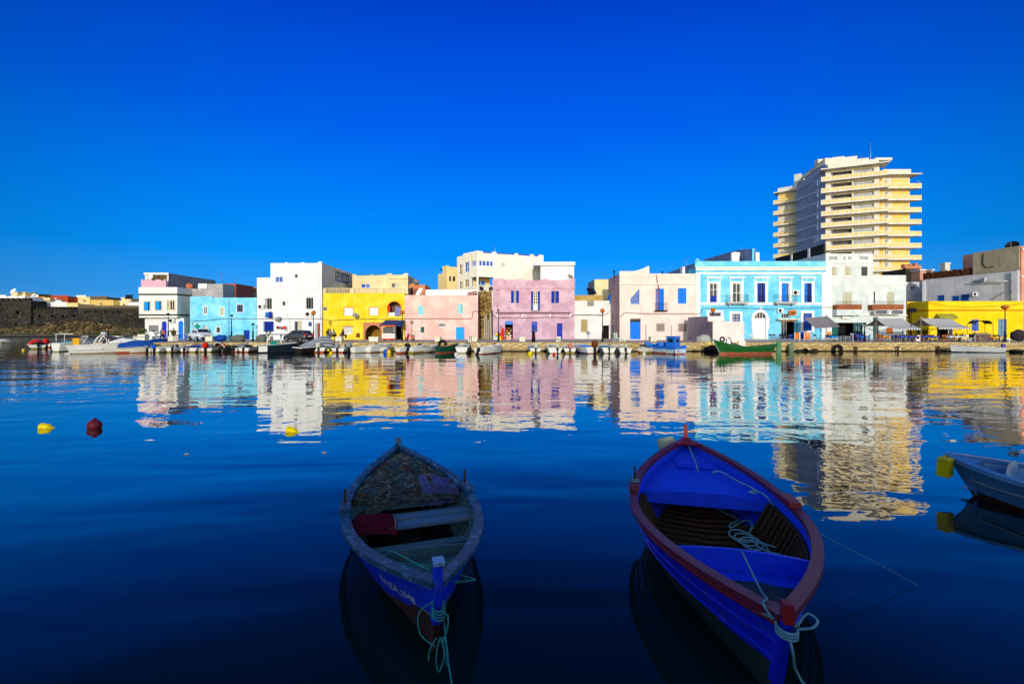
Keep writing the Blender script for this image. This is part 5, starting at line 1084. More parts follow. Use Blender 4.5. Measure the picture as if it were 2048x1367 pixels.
for k in range(7):
    zr = Z(402, 151) - k*3.56; q = MB(); q.tbox(T3, -1.1, w3+.2, zr-1.35, zr-1.0, -1.7, 0); q.tbox(T3, -1.1, w3+.2, zr-.996, zr, -1.7, -1.55); q.tbox(T3, -1.1, -.95, zr-.996, zr, -1.55, 0)
    bo = q.build('balcony', TWW, tw); q = MB(); n = 8
    for i in range(n): u = -.9+(w3+.9)*(i+.5)/n; q.tbox(T3, u-.36, u+.36, zr-.86, zr-.14, -1.74, -1.703)
    q.build('balcony_panels', TWY, bo, fixn=False)
# right wing, facing the harbour squarely
YW = 127.0; Tw4 = T_front(YW); xa, xb_ = X(1757, YW), X(1819.5, YW); z4 = Z(353, YW); q = MB(); holes = []
for k in range(9):
    zr = Z(366, 125) - FLH*k
    holes += [(X(1770,YW), X(1777,YW), zr+.0, zr+1.55, 0)]
panel(q, Tw4, xa, xb_, 1, z4, holes, .3); q.poly([(xb_,YW,1), (xb_,YW+12,1), (xb_,YW+12,z4), (xb_,YW,z4)]); q.poly([(xa,YW,z4), (xb_,YW,z4), (xb_,YW+12,z4), (xa,YW+12,z4)])
rw = q.build('right_wing_wall', TWW, tw, fixn=False); [win(rw, Tw4, hh, WHITE, None, 2, 1, .2, .14) for hh in holes]
q = MB()
for k in range(9):
    zr = Z(366, 125) - FLH*k; q.tbox(Tw4, X(1783,YW), X(1817,YW), zr, zr+1.75, -.06, -.002); q.tbox(Tw4, X(1759,YW), X(1767,YW), zr, zr+1.75, -.06, -.002)
q.build('yellow_panels', TWY, rw, fixn=False)
q = MB(); q.tbox(Tw4, xa-1, xb_+1.7, z4+.003, z4+.3, -2.0, 3); q.tbox(Tw4, xa+1, xb_, z4+.304, z4+1.9, -.4, 8); q.tbox(Tw4, xa-1.2, xa+3.4, z4+4.4, z4+5.1, -.5, 4); q.tbox(Tw4, xa-1.2, xa-.4, z4+1.9, z4+4.4, 0, 3); q.build('right_wing_roof', TWW, rw)
for k in range(9):
    zr = Z(366, 125) - FLH*k; q = MB(); q.tbox(Tw4, xa+.2, xb_+1.7, zr-1.35, zr-1.0, -1.8, 0); q.tbox(Tw4, xa+.2, xb_+1.7, zr-.996, zr, -1.8, -1.65); q.tbox(Tw4, xb_+1.55, xb_+1.7, zr-.996, zr, -1.65, 0)
    bo = q.build('balcony', TWW, tw); q = MB(); n = 11
    for i in range(n): u = xa+.4+(xb_+1.3-xa)*(i+.5)/n; q.tbox(Tw4, u-.34, u+.34, zr-.86, zr-.14, -1.84, -1.803)
    q.build('balcony_panels', TWY, bo, fixn=False)
dish(tw, (X(1836,125), 124.8, Z(363,125)), .4, 40, 30, WHITE)
# dark roof wall in front of the tower's foot
b = empty('dark_party_wall', 'dark stained party wall with white piers in front of the tower foot', 'roof structure', (X(1600,80), 80, Z(522,80)))
xw = X(1648, 70.5); Tp = T_left(xw); q = MB()
def yw_(px): return xw*F/(px-1024)
q.prism([(70.5, Z(524,70.5)-2), (70.5, Z(487,70.5)), (yw_(1585), Z(507,yw_(1585))), (yw_(1551), Z(516,yw_(1551))), (yw_(1551), Z(524,yw_(1551))-3)], Tp, 0, .3); q.build('wall', plaster('black stained render', (40, 40, 40), (66, 64, 60), .6, .4), b)
for p in (1585, 1620): MB().box(xw-.12, xw+.35, yw_(p), yw_(p)+.45, Z(524,70)-2, Z(487+ (1648-p)*.33, yw_(p))).build('white_pier', P_WHITE, b)
antenna(b, xw, yw_(1630), Z(494,72), 1.6)
# ================================================================ hull shapes
class Hull:
    """double ended wooden boat; local axes: bow at y=0, stern at y=L, x across, z up from the waterline"""
    def __init__(s, L, B, zm, zb, zs, keel=-.3, nb=2.1, ns=2.3, rake=.35, stem=.03, mid=.5, transom=0.0):
        s.L, s.B, s.zm, s.zb, s.zs, s.k, s.nb, s.ns, s.rk, s.st, s.mid, s.tr = L, B, zm, zb, zs, keel, nb, ns, rake, stem, mid, transom
    def hb(s, t):
        if t < s.mid: v = 1 - ((s.mid-t)/s.mid)**s.nb
        else: v = 1 - (1-s.tr)*((t-s.mid)/(1-s.mid))**s.ns
        return max(s.st, s.B/2*v)
    def zg(s, t): return s.zm + ((s.zb-s.zm)*((s.mid-t)/s.mid)**1.9 if t < s.mid else (s.zs-s.zm)*((t-s.mid)/(1-s.mid))**1.9)
    def zk(s, t): return s.k + .12*abs(2*t-1)**6
    def pt(s, t, h, side=1, off=0.0):
        zk, zg = s.zk(t), s.zg(t); e = .34 + .8*abs(2*t-1)**2.0
        if t > s.mid and s.tr: e = .34
        x = s.hb(t)*max(h, .0)**e
        y = s.L*t + s.rk*(1-h)*((1-t)**7 - (0 if s.tr else t**7))
        return Vector((side*max(0.004, x-off) if off else side*x, y, zk+(zg-zk)*h))
    def half(s, t, z):
        h = (z-s.zk(t))/(s.zg(t)-s.zk(t)); return s.pt(t, max(0, min(1, h))).x
    def nrm(s, t, side):
        e = .004; a, b = s.pt(max(0,t-e), 1), s.pt(min(1,t+e), 1); d = b-a
        n = Vector((d.y, -d.x, 0)).normalized(); return Vector((side*n.x, n.y, 0))
    def hull_mesh(s, top, bottom, hw, parent, nt_=40, nh=12, tol=.03, name='hull'):
        mb = MB()
        for side in (-1, 1):
            for off in (0, tol):
                b = len(mb.v)
                hs = [0] + [((i/nh)) for i in range(1, nh+1)]
                for i in range(nt_+1):
                    for h in hs: mb.v.append(tuple(s.pt(i/nt_, h, side, off)))
                w_ = nh+1
                for i in range(nt_):
                    for j in range(nh):
                        f = [b+i*w_+j, b+(i+1)*w_+j, b+(i+1)*w_+j+1, b+i*w_+j+1]
                        zc = (mb.v[f[2]][2]+mb.v[f[0]][2])/2
                        mb.f.append(f); mb.m.append((2 if off else (1 if zc < hw(((i+.5)/nt_)) else 0))); mb.sm.append(True)
        if s.tr:
            pts = [s.pt(1, i/nh, -1) for i in range(nh, -1, -1)] + [s.pt(1, i/nh, 1) for i in range(nh+1)]
            mb.poly(pts, 0)
        return mb
    def cap(s, mb, out=.03, inn=.09, zt=.03, zb_=.03, nt_=60, m=0, t0=0, t1=1, zo=0):
        for side in (-1, 1):
            b = len(mb.v)
            for i in range(nt_+1):
                t = t0 + (t1-t0)*i/nt_; p = s.pt(t, 1, side); n = s.nrm(t, side)
                o = p + n*out; q = p - n*inn
                if side*q.x < 0: q.x = 0
                if side*o.x < 0: o.x = 0
                for r_, z in ((o, p.z-zb_+zo), (o, p.z+zt+zo), (q, p.z+zt+zo), (q, p.z-zb_+zo)): mb.v.append((r_.x, r_.y, z))
            for i in range(nt_):
                for j in range(4):
                    mb.f.append([b+i*4+j, b+(i+1)*4+j, b+(i+1)*4+(j+1)%4, b+i*4+(j+1)%4]); mb.m.append(m); mb.sm.append(False)
            mb.f.append([b, b+1, b+2, b+3]); mb.m.append(m); mb.sm.append(False); e = b+nt_*4
            mb.f.append([e, e+1, e+2, e+3]); mb.m.append(m); mb.sm.append(False)
        return mb
    def plank(s, mb, t0, t1, z, th=.035, inset=.02, m=0, n=1):
        for i in range(n):
            a = t0+(t1-t0)*(i+.0)/n; b = t0+(t1-t0)*(i+.94)/n
            x0, x1 = s.half(a, z)-inset, s.half(b, z)-inset; y0, y1 = s.L*a, s.L*b
            p = [(-x0,y0,z-th),(x0,y0,z-th),(x1,y1,z-th),(-x1,y1,z-th),(-x0,y0,z),(x0,y0,z),(x1,y1,z),(-x1,y1,z)]
            mb.add(p, [[0,3,2,1],[4,5,6,7],[0,1,5,4],[1,2,6,5],[2,3,7,6],[3,0,4,7]], m)
        return mb
    def deck(s, mb, t0, t1, zf, camber=.05, inset=.025, n=24, k=10, m=0):
        def fn(u, v):
            t = t0+(t1-t0)*u; z = zf(t); hw = max(.005, s.half(t, z)-inset); x = hw*(2*v-1); return (x, s.L*t, z+camber*(1-(2*v-1)**2))
        return mb.grid(fn, n, k, m)
    def bulkhead(s, mb, t, z0, z1, camber=.05, th=.03, inset=.02, m=0):
        n = 12; y = s.L*t
        top = [((2*i/n-1)*(s.half(t, z1)-inset), z1+camber*(1-(2*i/n-1)**2)) for i in range(n+1)]
        bot = [((2*i/n-1)*(max(.02, s.half(t, z0)-inset)), z0) for i in range(n, -1, -1)]
        return mb.prism(top+bot, lambda u, v, d: (u, y+d, v), 0, th, m)
def rope(pts, r=.012, sub=6, wob=0.0, seed=0):
    """smooth curve through points"""
    P = [Vector(p) for p in pts]; out = []
    for i in range(len(P)-1):
        p0, p1, p2, p3 = P[max(0,i-1)], P[i], P[i+1], P[min(len(P)-1,i+2)]
        for k in range(sub):
            t = k/sub; q = .5*((2*p1)+(-p0+p2)*t+(2*p0-5*p1+4*p2-p3)*t*t+(-p0+3*p1-3*p2+p3)*t**3)
            if wob: q = q + Vector((mnoise.noise(q*4+Vector((seed,0,0))), mnoise.noise(q*4+Vector((0,seed+9,0))), 0))*wob
            out.append(q)
    out.append(P[-1]); return out
MOT = {}
def motor(root, x, y, z, col, tilt=0, size=1.0):
    """outboard motor clamped on a transom"""
    mb = MB(); prof = [(.0, 0), (.13, .01), (.17, .08), (.175, .25), (.14, .36), (.05, .40)]
    mb.lathe([(max(.004, r), zz) for r, zz in prof], (0,0,0), 12); mb.xf(Matrix.Diagonal((1, 1.35, 1, 1)))
    leg = MB(); leg.box(-.05, .05, -.09, .09, -.75, -.004).box(-.1, .1, -.14, .14, -.55, -.5).rbox((0, -.05, -.86), (.05, .16, .09)).rbox((0, .15, -.1), (.11, .05, .16))
    for i in range(3): leg.rbox((.09*math.cos(2.1*i), -.24, -.86+.09*math.sin(2.1*i)), (.07, .01, .04), 0, 0, 1, 2.1*i)
    M = Matrix.Translation((x, y, z)) @ Matrix.Rotation(R(tilt), 4, 'X') @ Matrix.Diagonal((size, size, size, 1))
    mb.xf(M); leg.xf(M); o = mb.build('outboard_motor', col, root, world=False); leg.build('motor_leg', BLACK, o, world=False); return o
def mound(mb, x0, x1, y0, y1, z0, h, nu=18, nv=14, amp=.12, seed=0, m=0, droop=.25, pw=.6):
    def fn(u, v):
        a, b = 2*u-1, 2*v-1; e = max(0, 1-a*a)**pw*max(0, 1-b*b)**pw
        x, y = x0+(x1-x0)*u, y0+(y1-y0)*v
        n = mnoise.noise(Vector((x*2.1+seed, y*2.1, seed)))*amp + mnoise.noise(Vector((x*5+seed, y*5, 3)))*amp*.45
        return (x, y, z0 - droop*(1-e)*.6 + (h+n)*e)
    return mb.grid(fn, nu, nv, m)
GEL = simple('white gelcoat', (232, 230, 220), .35, .06); GEL2 = simple('cream gelcoat', (222, 214, 190), .4, .08); GELG = simple('grey white gelcoat', (196, 198, 196), .4, .1)
ANTI = simple('antifouling red', (170, 84, 56), .8, .25); WLY = simple('yellowed waterline', (150, 130, 60), .8, .3, 5); NAVYH = simple('dark navy hull', (26, 38, 52), .4, .15)
BLUET = simple('blue tarpaulin', (20, 70, 150), .6, .3, 2.5, bump=.3); BLUEI = simple('blue boat inside', (20, 120, 190), .6, .2); GREYC = simple('grey boat cover', (150, 152, 156), .8, .25, 3, bump=.3)
REDC = simple('red motor cover', (220, 36, 22), .6, .2); CREAMC = simple('cream motor cover', (206, 200, 168), .6, .15); BROWNC = simple('brown motor cover', (112, 62, 30), .7, .25); BLUEC = simple('blue motor cover', (22, 96, 220), .6, .15)
YELF = simple('yellow float', (232, 206, 20), .5, .1); PINKF = simple('faded pink cover', (206, 128, 116), .7, .15); BUFF = simple('grey motor cowl', (140, 146, 150), .5, .2); DRED = simple('dull red float', (150, 48, 40), .6, .2)
def skiff(label, pxc, bpx, yw, ang=0, L=3.2, H=.5, hull=None, bottom=None, inside=None, mot=None, cover=None, coverh=.35, flip=False, name='small_boat', mx=0.0, mtilt=0, rim=None, bpt=.12, group='small boats moored along the quay', mscale=1.0):
    hull = hull or GEL; bottom = bottom or WLY; inside = inside or GELG; Y = F*HC/(yw-YH); B = bpx*Y/F; H = H*1.18
    root = empty(name, label, 'boat', (X(pxc, Y), Y + (L if flip else 0)*math.cos(R(ang)), 0), R(ang) + (math.pi if flip else 0), group)
    H_ = Hull(L, B, H*.9, H, H*1.25, -.22, 3.0, 2.2, 0, .03, .42)
    # turn the double-ender round so y=0 is a flat transom and y=L the bow
    def P(t, h, sd, off=0):
        bt = B/2*((.90+.10*math.sin(min(1, t/.45)*math.pi/2)) if t < .45 else 1-((t-.45)/.55)**2.3); zg = H*(1+.40*t*t); zk = -.2+.1*t**4
        e = .3+.7*t**2.5; x = max(.02, bt*h**e - off); y = L*t - .25*(1-h)*t**5 - .06*h*(1-t)**4; return (sd*x, y, zk+(zg-zk)*h)
    mb = MB(); nt_, hs = 14, [0, .12, .25, .32, .5, .75, 1]
    for sd in (-1, 1):
        for off in (0, .03):
            b = len(mb.v); w_ = len(hs)
            for i in range(nt_+1):
                for h in hs: mb.v.append(P(i/nt_, h, sd, off))
            for i in range(nt_):
                for j in range(w_-1): mb.f.append([b+i*w_+j, b+(i+1)*w_+j, b+(i+1)*w_+j+1, b+i*w_+j+1]); mb.m.append(2 if off else (1 if mb.v[b+i*w_+j][2] < bpt-.06 else 0)); mb.sm.append(True)
    for a, c in zip(hs, hs[1:]):
        p = [P(0,a,-1), P(0,a,1), P(0,c,1), P(0,c,-1)]; mb.poly(p, 1 if p[0][2] < bpt-.06 else 0); mb.poly([(q[0], q[1]+.04, q[2]) for q in p], 2)
    mb.build('hull', [hull, bottom, inside], root, world=False, fixn=False)
    g = MB()
    for sd in (-1, 1):
        g.tube([Vector(P(i/nt_, 1, sd)) for i in range(nt_+1)], .035, 6)
    g.tube([P(0,1,-1), P(0,1,1)], .035, 6); g.build('gunwale', rim or hull, root, world=False)
    if not cover:
        q = MB(); zf = .12; q.poly([(P(t, .6, sd, .03)[0], L*t, zf) for sd, ts in ((-1, (0, .3, .6, .9)), (1, (.9, .6, .3, 0))) for t in ts]); q.build('floor', inside, root, world=False, fixn=False)
        for t in (.28, .62):
            q = MB(); x = P(t, .8, 1, .04)[0]; q.box(-x, x, L*t-.13, L*t+.13, H*.66, H*.72); q.build('thwart', hull, root, world=False)
        q = MB(); q.poly([(P(t, 1, sd, .03)[0], L*t-.05, H*(1+.40*t*t)-.03) for sd, ts in ((-1, (.74, .86, .97)), (1, (.97, .86, .74))) for t in ts]); q.build('foredeck', hull, root, world=False, fixn=False)
    else:
        q = MB()
        def cf(u, v):
            t = .04+.92*u; a = 2*v-1; x = (P(t, 1, 1)[0]+.03)*a; z = H*(1+.40*t*t)+.03
            return (x + .03*mnoise.noise(Vector((u*9, v*9, pxc))), L*t, z - .10*abs(a)**6 + coverh*(1-a*a)*(.55+.45*math.sin(u*math.pi)) + .07*mnoise.noise(Vector((u*7+pxc, v*6, 1))))
        q.grid(cf, 16, 12); q.build('boat_cover', cover, root, world=False, fixn=False)
    if mot: motor(root, mx*B, -.18, H*1.0, mot, mtilt, mscale)
    return root
def ball_float(pxc, y, r, col, label, name='float_buoy', shape='ball', Y=None):
    Y = Y or F*HC/(y-YH); mb = MB()
    if shape == 'ball': mb.ball((0,0,r*.4), r, r, r)
    else: mb.lathe([(.02, -r*.5), (r*.75, -r*.45), (r*.8, r*.9), (r*.35, r*1.25), (r*.3, r*1.5), (.02, r*1.5)], (0,0,0), 10)
    t = mb.build(name, col, None, world=False); t.location = (X(pxc, Y), Y, 0)
    return tag(t, label, 'float')
S = skiff
S('tiny white boat against the far dark quay at the left edge', 10, 18, 686, 80, 2.6, .45, name='small_boat')
S('white boat under a bright red cover, farthest left of the quay boats', 76, 26, 698, 52, 2.8, .5, GEL, WLY, None, DARK, REDC, .6)
S('white boat with a red wrapped outboard behind the motorboat transom', 94, 14, 695, 10, 2.6, .45, GEL, ANTI, None, REDC, None, mscale=1.9)
S('blue tarpaulined boat whose cover hangs over its blue propeller end', 210, 22, 704, -56, 3.8, .6, GEL2, ANTI, None, BLUEC, BLUET, .6, mtilt=-40)
S('boat under a crumpled blue tarpaulin with a trailing end in the water', 234, 20, 706, -62, 3.4, .5, GEL2, ANTI, None, None, BLUET, .75)
S('cream boat with dark green underside and a tyre hanging on it', 262, 19, 705, -60, 3.4, .45, GEL2, NAVYH, None, None, None, bpt=.3)
S('boat beneath a folded blue tarpaulin heap beside the quay wall', 287, 20, 702, -12, 3.2, .6, GEL, WLY, None, None, BLUET, .7)
S('white skiff with a round bright blue motor cover', 311, 26, 705, -14, 3.2, .42, GEL, WLY, None, BLUEC)
S('white skiff with a grey boxed outboard between blue topped skiffs', 341, 22, 705, -8, 3.2, .5, GEL, WLY, None, BUFF, None, mx=.3)
S('white skiff with a dark grey motor and a blue roll on its thwart', 356, 15, 704, 6, 3.0, .45, GEL, WLY, None, simple('dark cowl', (66, 68, 70), .5))
S('white skiff half covered by a rumpled royal blue sheet', 381, 26, 704.5, 4, 3.3, .45, GEL, WLY, None, None, simple('royal sheet', (30, 72, 190), .7, .3), .18)
S('white skiff with a large scarlet motor hood', 413, 27, 704, -3, 3.2, .4, GEL, WLY, None, REDC, None, mscale=1.7)
S('brown decked skiff with dark hull beside the scarlet hooded one', 432, 20, 703, -16, 3.2, .5, simple('olive grey hull', (74, 72, 58), .6), DARK, WOODB)
S('low black covered boat on its side under the red and yellow rowboat', 447, 23, 704, -55, 3.0, .35, DARK, DARK, None, None, simple('black cover', (32, 34, 36), .6), .3)
S('grey netted skiff with a rusty tangle on board', 469, 18, 704, -10, 3.0, .42, GELG, ANTI, None, simple('dark cowl', (66, 68, 70), .5), GREYC, .4)
S('white skiff with red bottom and a steel grey motor left of the console boat', 488, 25, 704.5, -4, 3.2, .45, GEL, ANTI, None, BUFF)
S('white skiff with a cream motor hood beside the striped grey cover', 638, 28, 705, 3, 3.2, .5, GEL, ANTI, BLUEI, CREAMC, None, mscale=1.5)
S('white skiff with grey wrapped motor and two yellow balls at its corner', 676, 32, 705, -8, 3.3, .45, GEL, ANTI, GELG, GREYC, None, mscale=1.5)
S('white boat with grey side and hooded grey motor, bow turned right', 706, 17, 706, -32, 4.4, .55, GEL, WLY, None, BUFF, None, mx=-.5, mscale=1.5)
S('white boat with orange brown bottom, bow turned right beside the grey sided one', 736, 22, 705, -28, 4.0, .6, GEL, ANTI, None)
S('small blue decked boat behind the blue and yellow jugs', 766, 20, 704, -6, 2.8, .45, GEL2, WLY, BLUEI, None, None)
S('white boat with red bottom and dark wheels aboard, bow turned right', 796, 16, 706.5, -34, 4.4, .5, GEL, ANTI, None)
S('white boat with black tilted motor and dark shaded side below the salmon house', 820, 27, 706, -36, 4.4, .5, GEL, WLY, simple('dark grey inside', (70, 72, 74), .7), simple('black cowl', (34, 36, 40), .5), None, mx=-.1, mtilt=-25)
S('dark green dinghy with faded pink deck under two hanging tyres', 876, 17, 706, -38, 3.2, .62, simple('bottle green hull', (22, 74, 52), .5, .2), ANTI, PINKF, None, None)
S('white boat with square transom below a hanging tyre', 923, 27, 706, -2, 3.2, .58, GEL, WLY, GELG, None)
S('white boat with cream motor and blue oar leaning, below the alley', 957, 27, 708, -36, 4.2, .6, GEL, ANTI, None, CREAMC, None, mx=.1, mtilt=-20, mscale=1.3)
S('white boat with sky blue cover halves and beige motor hood', 1071, 25, 706, 6, 3.0, .5, GEL, WLY, simple('sky blue cover', (60, 170, 225), .7), CREAMC, None, mscale=1.6)
S('long white boat with a blue stripe patch and a beige motor', 1110, 32, 706.5, 4, 3.3, .55, GEL, WLY, None, CREAMC, None, mx=.15, mscale=1.2)
S('white boat with a faded pink motor hood', 1140, 27, 706.5, -2, 3.2, .5, GEL, WLY, None, PINKF, None, mscale=1.4)
S('white and blue boat with a big brown motor and shaded left side', 1184, 30, 707, 22, 3.6, .62, GEL, ANTI, simple('vivid blue inside', (10, 110, 230), .6), BROWNC, None, mx=.15, mscale=1.9)
S('white skiff with deep blue inside and a grey bare motor', 1218, 30, 706.5, 2, 3.2, .55, GEL, WLY, BLUEI, BUFF, None)
S('white skiff with beige hooped motor beside the red bumper boat', 1251, 29, 706.5, 0, 3.2, .52, GEL, WLY, GEL2, CREAMC, None, mscale=1.2, mtilt=-20)
S('cream white boat with a dull red bumper at its stern', 1285, 26, 706, -46, 4.0, .5, GEL2, WLY, GEL, None)
S('long grey and white punt lying along the quay at the right', 2003, 24, 704.5, 82, 5.4, .5, GELG, NAVYH, GELG, simple('violet motor', (90, 70, 150), .5), None, bpt=.1)
S('small white boat with a teal cover tucked behind the cabin cruiser stern', 108, 15, 694, -30, 2.8, .45, GEL, WLY, None, None, simple('teal cover', (40, 150, 170), .7), .25)
S('small white boat with a blue cover between red hooded boat and quay end', 160, 16, 692, -40, 3.0, .45, GEL, ANTI, None, BUFF, BLUET, .4)
S('white skiff with bright blue seats left of the blue motor cover skiff', 297, 16, 705, -18, 2.8, .4, GEL, WLY, BLUEI, BUFF)
S('white skiff with red bottom squeezed between grey boxed motor skiff and blue sheet skiff', 367, 13, 705, 2, 2.8, .42, GEL, ANTI, None, BUFF, None, mx=.2)
S('grey covered skiff between scarlet hooded skiff and the blue sheet', 397, 14, 704, -6, 2.8, .42, GELG, WLY, None, None, GREYC, .3)
b = MB().lathe([(.02, -.3), (.13, -.28), (.13, .28), (.02, .3)], (0,0,0), 10, axis='x').build('float_buoy', DRED, None, world=False); b.location = (X(1281,52), 51.8, .12); tag(b, 'dull red cylinder bumper floating by the cream white boat', 'float')
ball_float(1288, 707.5, .16, WHITE, 'white round float beside the dull red bumper')
ball_float(657, 703, .17, YELF, 'upper yellow ball at the corner of the grey motor skiff', Y=52.3).location.z = .25
ball_float(662, 707, .2, YELF, 'yellow ball in the water by the grey motor skiff')
ball_float(771, 706, .32, simple('blue jug', (20, 80, 180), .5), 'blue plastic jug among the boats', shape='jug'); ball_float(778, 706.5, .32, simple('amber jug', (236, 186, 50), .5), 'amber plastic jug beside the blue jug', shape='jug')
ball_float(1060, 709, .26, YELF, 'flat yellow float in front of the sky blue covered boat'); ball_float(1108, 710, .2, REDP, 'small red float before the blue stripe boat', shape='jug')
ball_float(290, 704, .22, simple('orange yellow float', (238, 176, 20), .5), 'orange yellow float beside the blue motor cover skiff'); ball_float(47, 700.5, .15, YELF, 'small yellow float left of the red covered boat'); ball_float(912, 709, .17, WHITE, 'white float before the square transom boat')
# ---- white open motorboat
r = skiff('white open motorboat with raked windscreen frames, beside the cabin cruiser', 112, 38, 703, -22, 5.0, .85, GEL, WLY, GELG, None, None, name='motorboat', group='motor boats at the left')
q = MB(); q.add([(-.7, 2.2, .9), (.7, 2.2, .9), (.55, 2.9, 1.75), (-.55, 2.9, 1.75)], [[0,1,2,3]]); q.build('windscreen', GLASS, r, world=False, fixn=False)
q = MB()
for x in (-.75, 0, .75): q.tube([(x, 2.1, .85), (x*.78, 2.85, 1.8)], .06, 6)
q.tube([(-.6, 2.85, 1.8), (.6, 2.85, 1.8)], .05, 6); q.build('windscreen_frame', GEL, r, world=False)
q = MB(); q.box(-1.05, 1.05, 1.2, 1.9, .86, 1.0); q.build('blue_cushion', simple('blue cushion', (30, 90, 190), .7), r, world=False)
q = MB()
for x in (-1, 1): q.tube([(x*.9, .4, .85), (x*.9, .4, 2.1)], .03, 5)
q.tube([(-1.3, .4, 2.12), (2.2, .6, 2.15)], .05, 6); q.build('canopy_bar', GEL, r, world=False)
# ---- white cabin cruiser
Yc = F*HC/(707-YH); r = empty('cabin_cruiser', 'large white cabin cruiser with a radar arch and dark wrapped windows', 'boat', (X(146, Yc), Yc, 0), R(-58), 'motor boats at the left')
L, B, H = 7.0, 2.4, .98
def CP(t, h, sd, off=0):
    bt = B/2*(1 if t < .5 else 1-((t-.5)/.5)**2.2); zg = H*(1+.22*t); zk = -.3+.35*t**4; return (sd*max(.02, bt*(.72+.28*h)*(h**(.15+.8*t**3) if h > 0 else .5 if t < .8 else .1)-off), L*t-.6*(1-h)*t**4-.35*h*(1-t)**6, zk+(zg-zk)*h)
mb = MB(); hs = [0, .15, .28, .33, .55, .8, 1]; n = 18
for sd in (-1, 1):
    b = len(mb.v)
    for i in range(n+1):
        for h in hs: mb.v.append(CP(i/n, h, sd))
    for i in range(n):
        for j in range(6): mb.f.append([b+i*7+j, b+(i+1)*7+j, b+(i+1)*7+j+1, b+i*7+j+1]); mb.m.append(1 if mb.v[b+i*7+j][2] < .02 else 0); mb.sm.append(True)
for a, c in zip(hs, hs[1:]): p = [CP(0,a,-1), CP(0,a,1), CP(0,c,1), CP(0,c,-1)]; mb.poly(p, 1 if p[0][2] < .02 else 0)
mb.build('hull', [GEL, WLY], r, world=False, fixn=False)
q = MB(); q.poly([(CP(t,1,sd)[0], CP(t,1,sd)[1], CP(t,1,sd)[2]-.02) for sd, ts in ((-1, (.38,.55,.7,.85,1)), (1, (1,.85,.7,.55,.38))) for t in ts]); q.box(-B*.46, B*.46, .1, L*.38, .5, .55); q.build('deck', GEL, r, world=False, fixn=False)
q = MB(); q.add([(-1.05,2.9,H+.1),(1.05,2.9,H+.1),(.9,5.9,H+.28),(-.9,5.9,H+.28),(-.85,3.2,H+.75),(.85,3.2,H+.75),(.5,5.0,H+.62),(-.5,5.0,H+.62)], [[0,1,5,4],[1,2,6,5],[2,3,7,6],[3,0,4,7],[4,5,6,7]]); cb = q.build('cabin', GEL, r, world=False, fixn=False)
q = MB(); q.add([(-1.0,2.6,H+.05),(1.0,2.6,H+.05),(.86,4.0,H+.72),(-.86,4.0,H+.72),(-.8,2.9,H+1.0),(.8,2.9,H+1.0)], [[3,2,5,4],[0,3,4],[1,5,2]]); q.build('windscreen', simple('wrapped dark glass', (58, 40, 40), .3, .3), r, world=False, fixn=False)
q = MB(); q.tube([(-1.15,1.9,H), (-1.05,2.2,H+.75), (-.9,2.6,H+1.15), (.9,2.6,H+1.15), (1.05,2.2,H+.75), (1.15,1.9,H)], .075, 8); q.tube([(-1.15,3.1,H), (-1.0,3.0,H+.6), (-.85,2.6,H+1.12)], .045, 6).tube([(1.15,3.1,H), (1.0,3.0,H+.6), (.85,2.6,H+1.12)], .045, 6); q.lathe([(.3, H+1.22), (.3, H+1.34), (.1, H+1.4)], (0, 2.6, 0), 12); q.build('radar_arch', GEL, r, world=False)
q = MB(); q.tube([(-1.18,.2,H+.6), (-1.2,.2,H+.02)], .02, 5).tube([(1.18,.2,H+.02), (1.18,.2,H+.6)], .02, 5); q.tube([CP(t,1,1)[:2]+(H+.62+.2*t,) for t in (.6,.7,.8,.9,.97)], .025, 5); q.tube([CP(t,1,-1)[:2]+(H+.62+.2*t,) for t in (.6,.7,.8,.9,.97)], .025, 5)
for t in (.6, .75, .9):
    for sd in (-1, 1): p = CP(t,1,sd); q.tube([p, (p[0], p[1], H+.62+.2*t)], .02, 5)
q.build('handrail', STEEL, r, world=False)
q = MB(); q.box(-.9, .9, -.5, -.02, .02, .14); q.build('swim_platform', GEL2, r, world=False); q = MB(); q.box(-.75, -.1, -.05, .5, H, H+.75); q.build('yellow_box', simple('amber crate', (232, 170, 20), .5, .1), r, world=False)
q = MB(); q.box(-.8, .8, -.39, -.37, .45, .8); q.build('stern_panel', GELG, r, world=False)
# ---- dark hulled console boat with T-top
r = skiff('dark navy hulled console boat with white stern and black canopy top', 516, 27, 705.5, -58, 5.0, .75, NAVYH, NAVYH, GELG, None, None, name='console_boat', group='motor boats at the left', rim=GELG)
q = MB(); q.box(-.75, .75, .02, .9, .15, .8); q.build('white_stern_box', GEL, r, world=False)
q = MB()
for x in (-.6, .6):
    for y in (.9, 2.3): q.tube([(x, y, .5), (x*.9, y+.1, 2.05)], .04, 6)
q.build('top_posts', GEL, r, world=False); q = MB(); q.box(-.95, .95, .5, 2.9, 2.06, 2.14); q.build('canopy_top', simple('dark canopy', (70, 60, 58), .7), r, world=False)
q = MB(); q.box(-.4, .4, 1.3, 1.9, .4, 1.35); q.build('console', TEAL, r, world=False)
q = MB(); q.box(-1.1, 1.1, 3.6, 4.6, 1.3, 1.37).tube([(-.7, 4.1, .8), (-.7, 4.1, 1.3)], .04, 5).tube([(.7, 4.1, .8), (.7, 4.1, 1.3)], .04, 5); q.build('bow_shade', simple('brown shade', (84, 62, 54), .7), r, world=False)
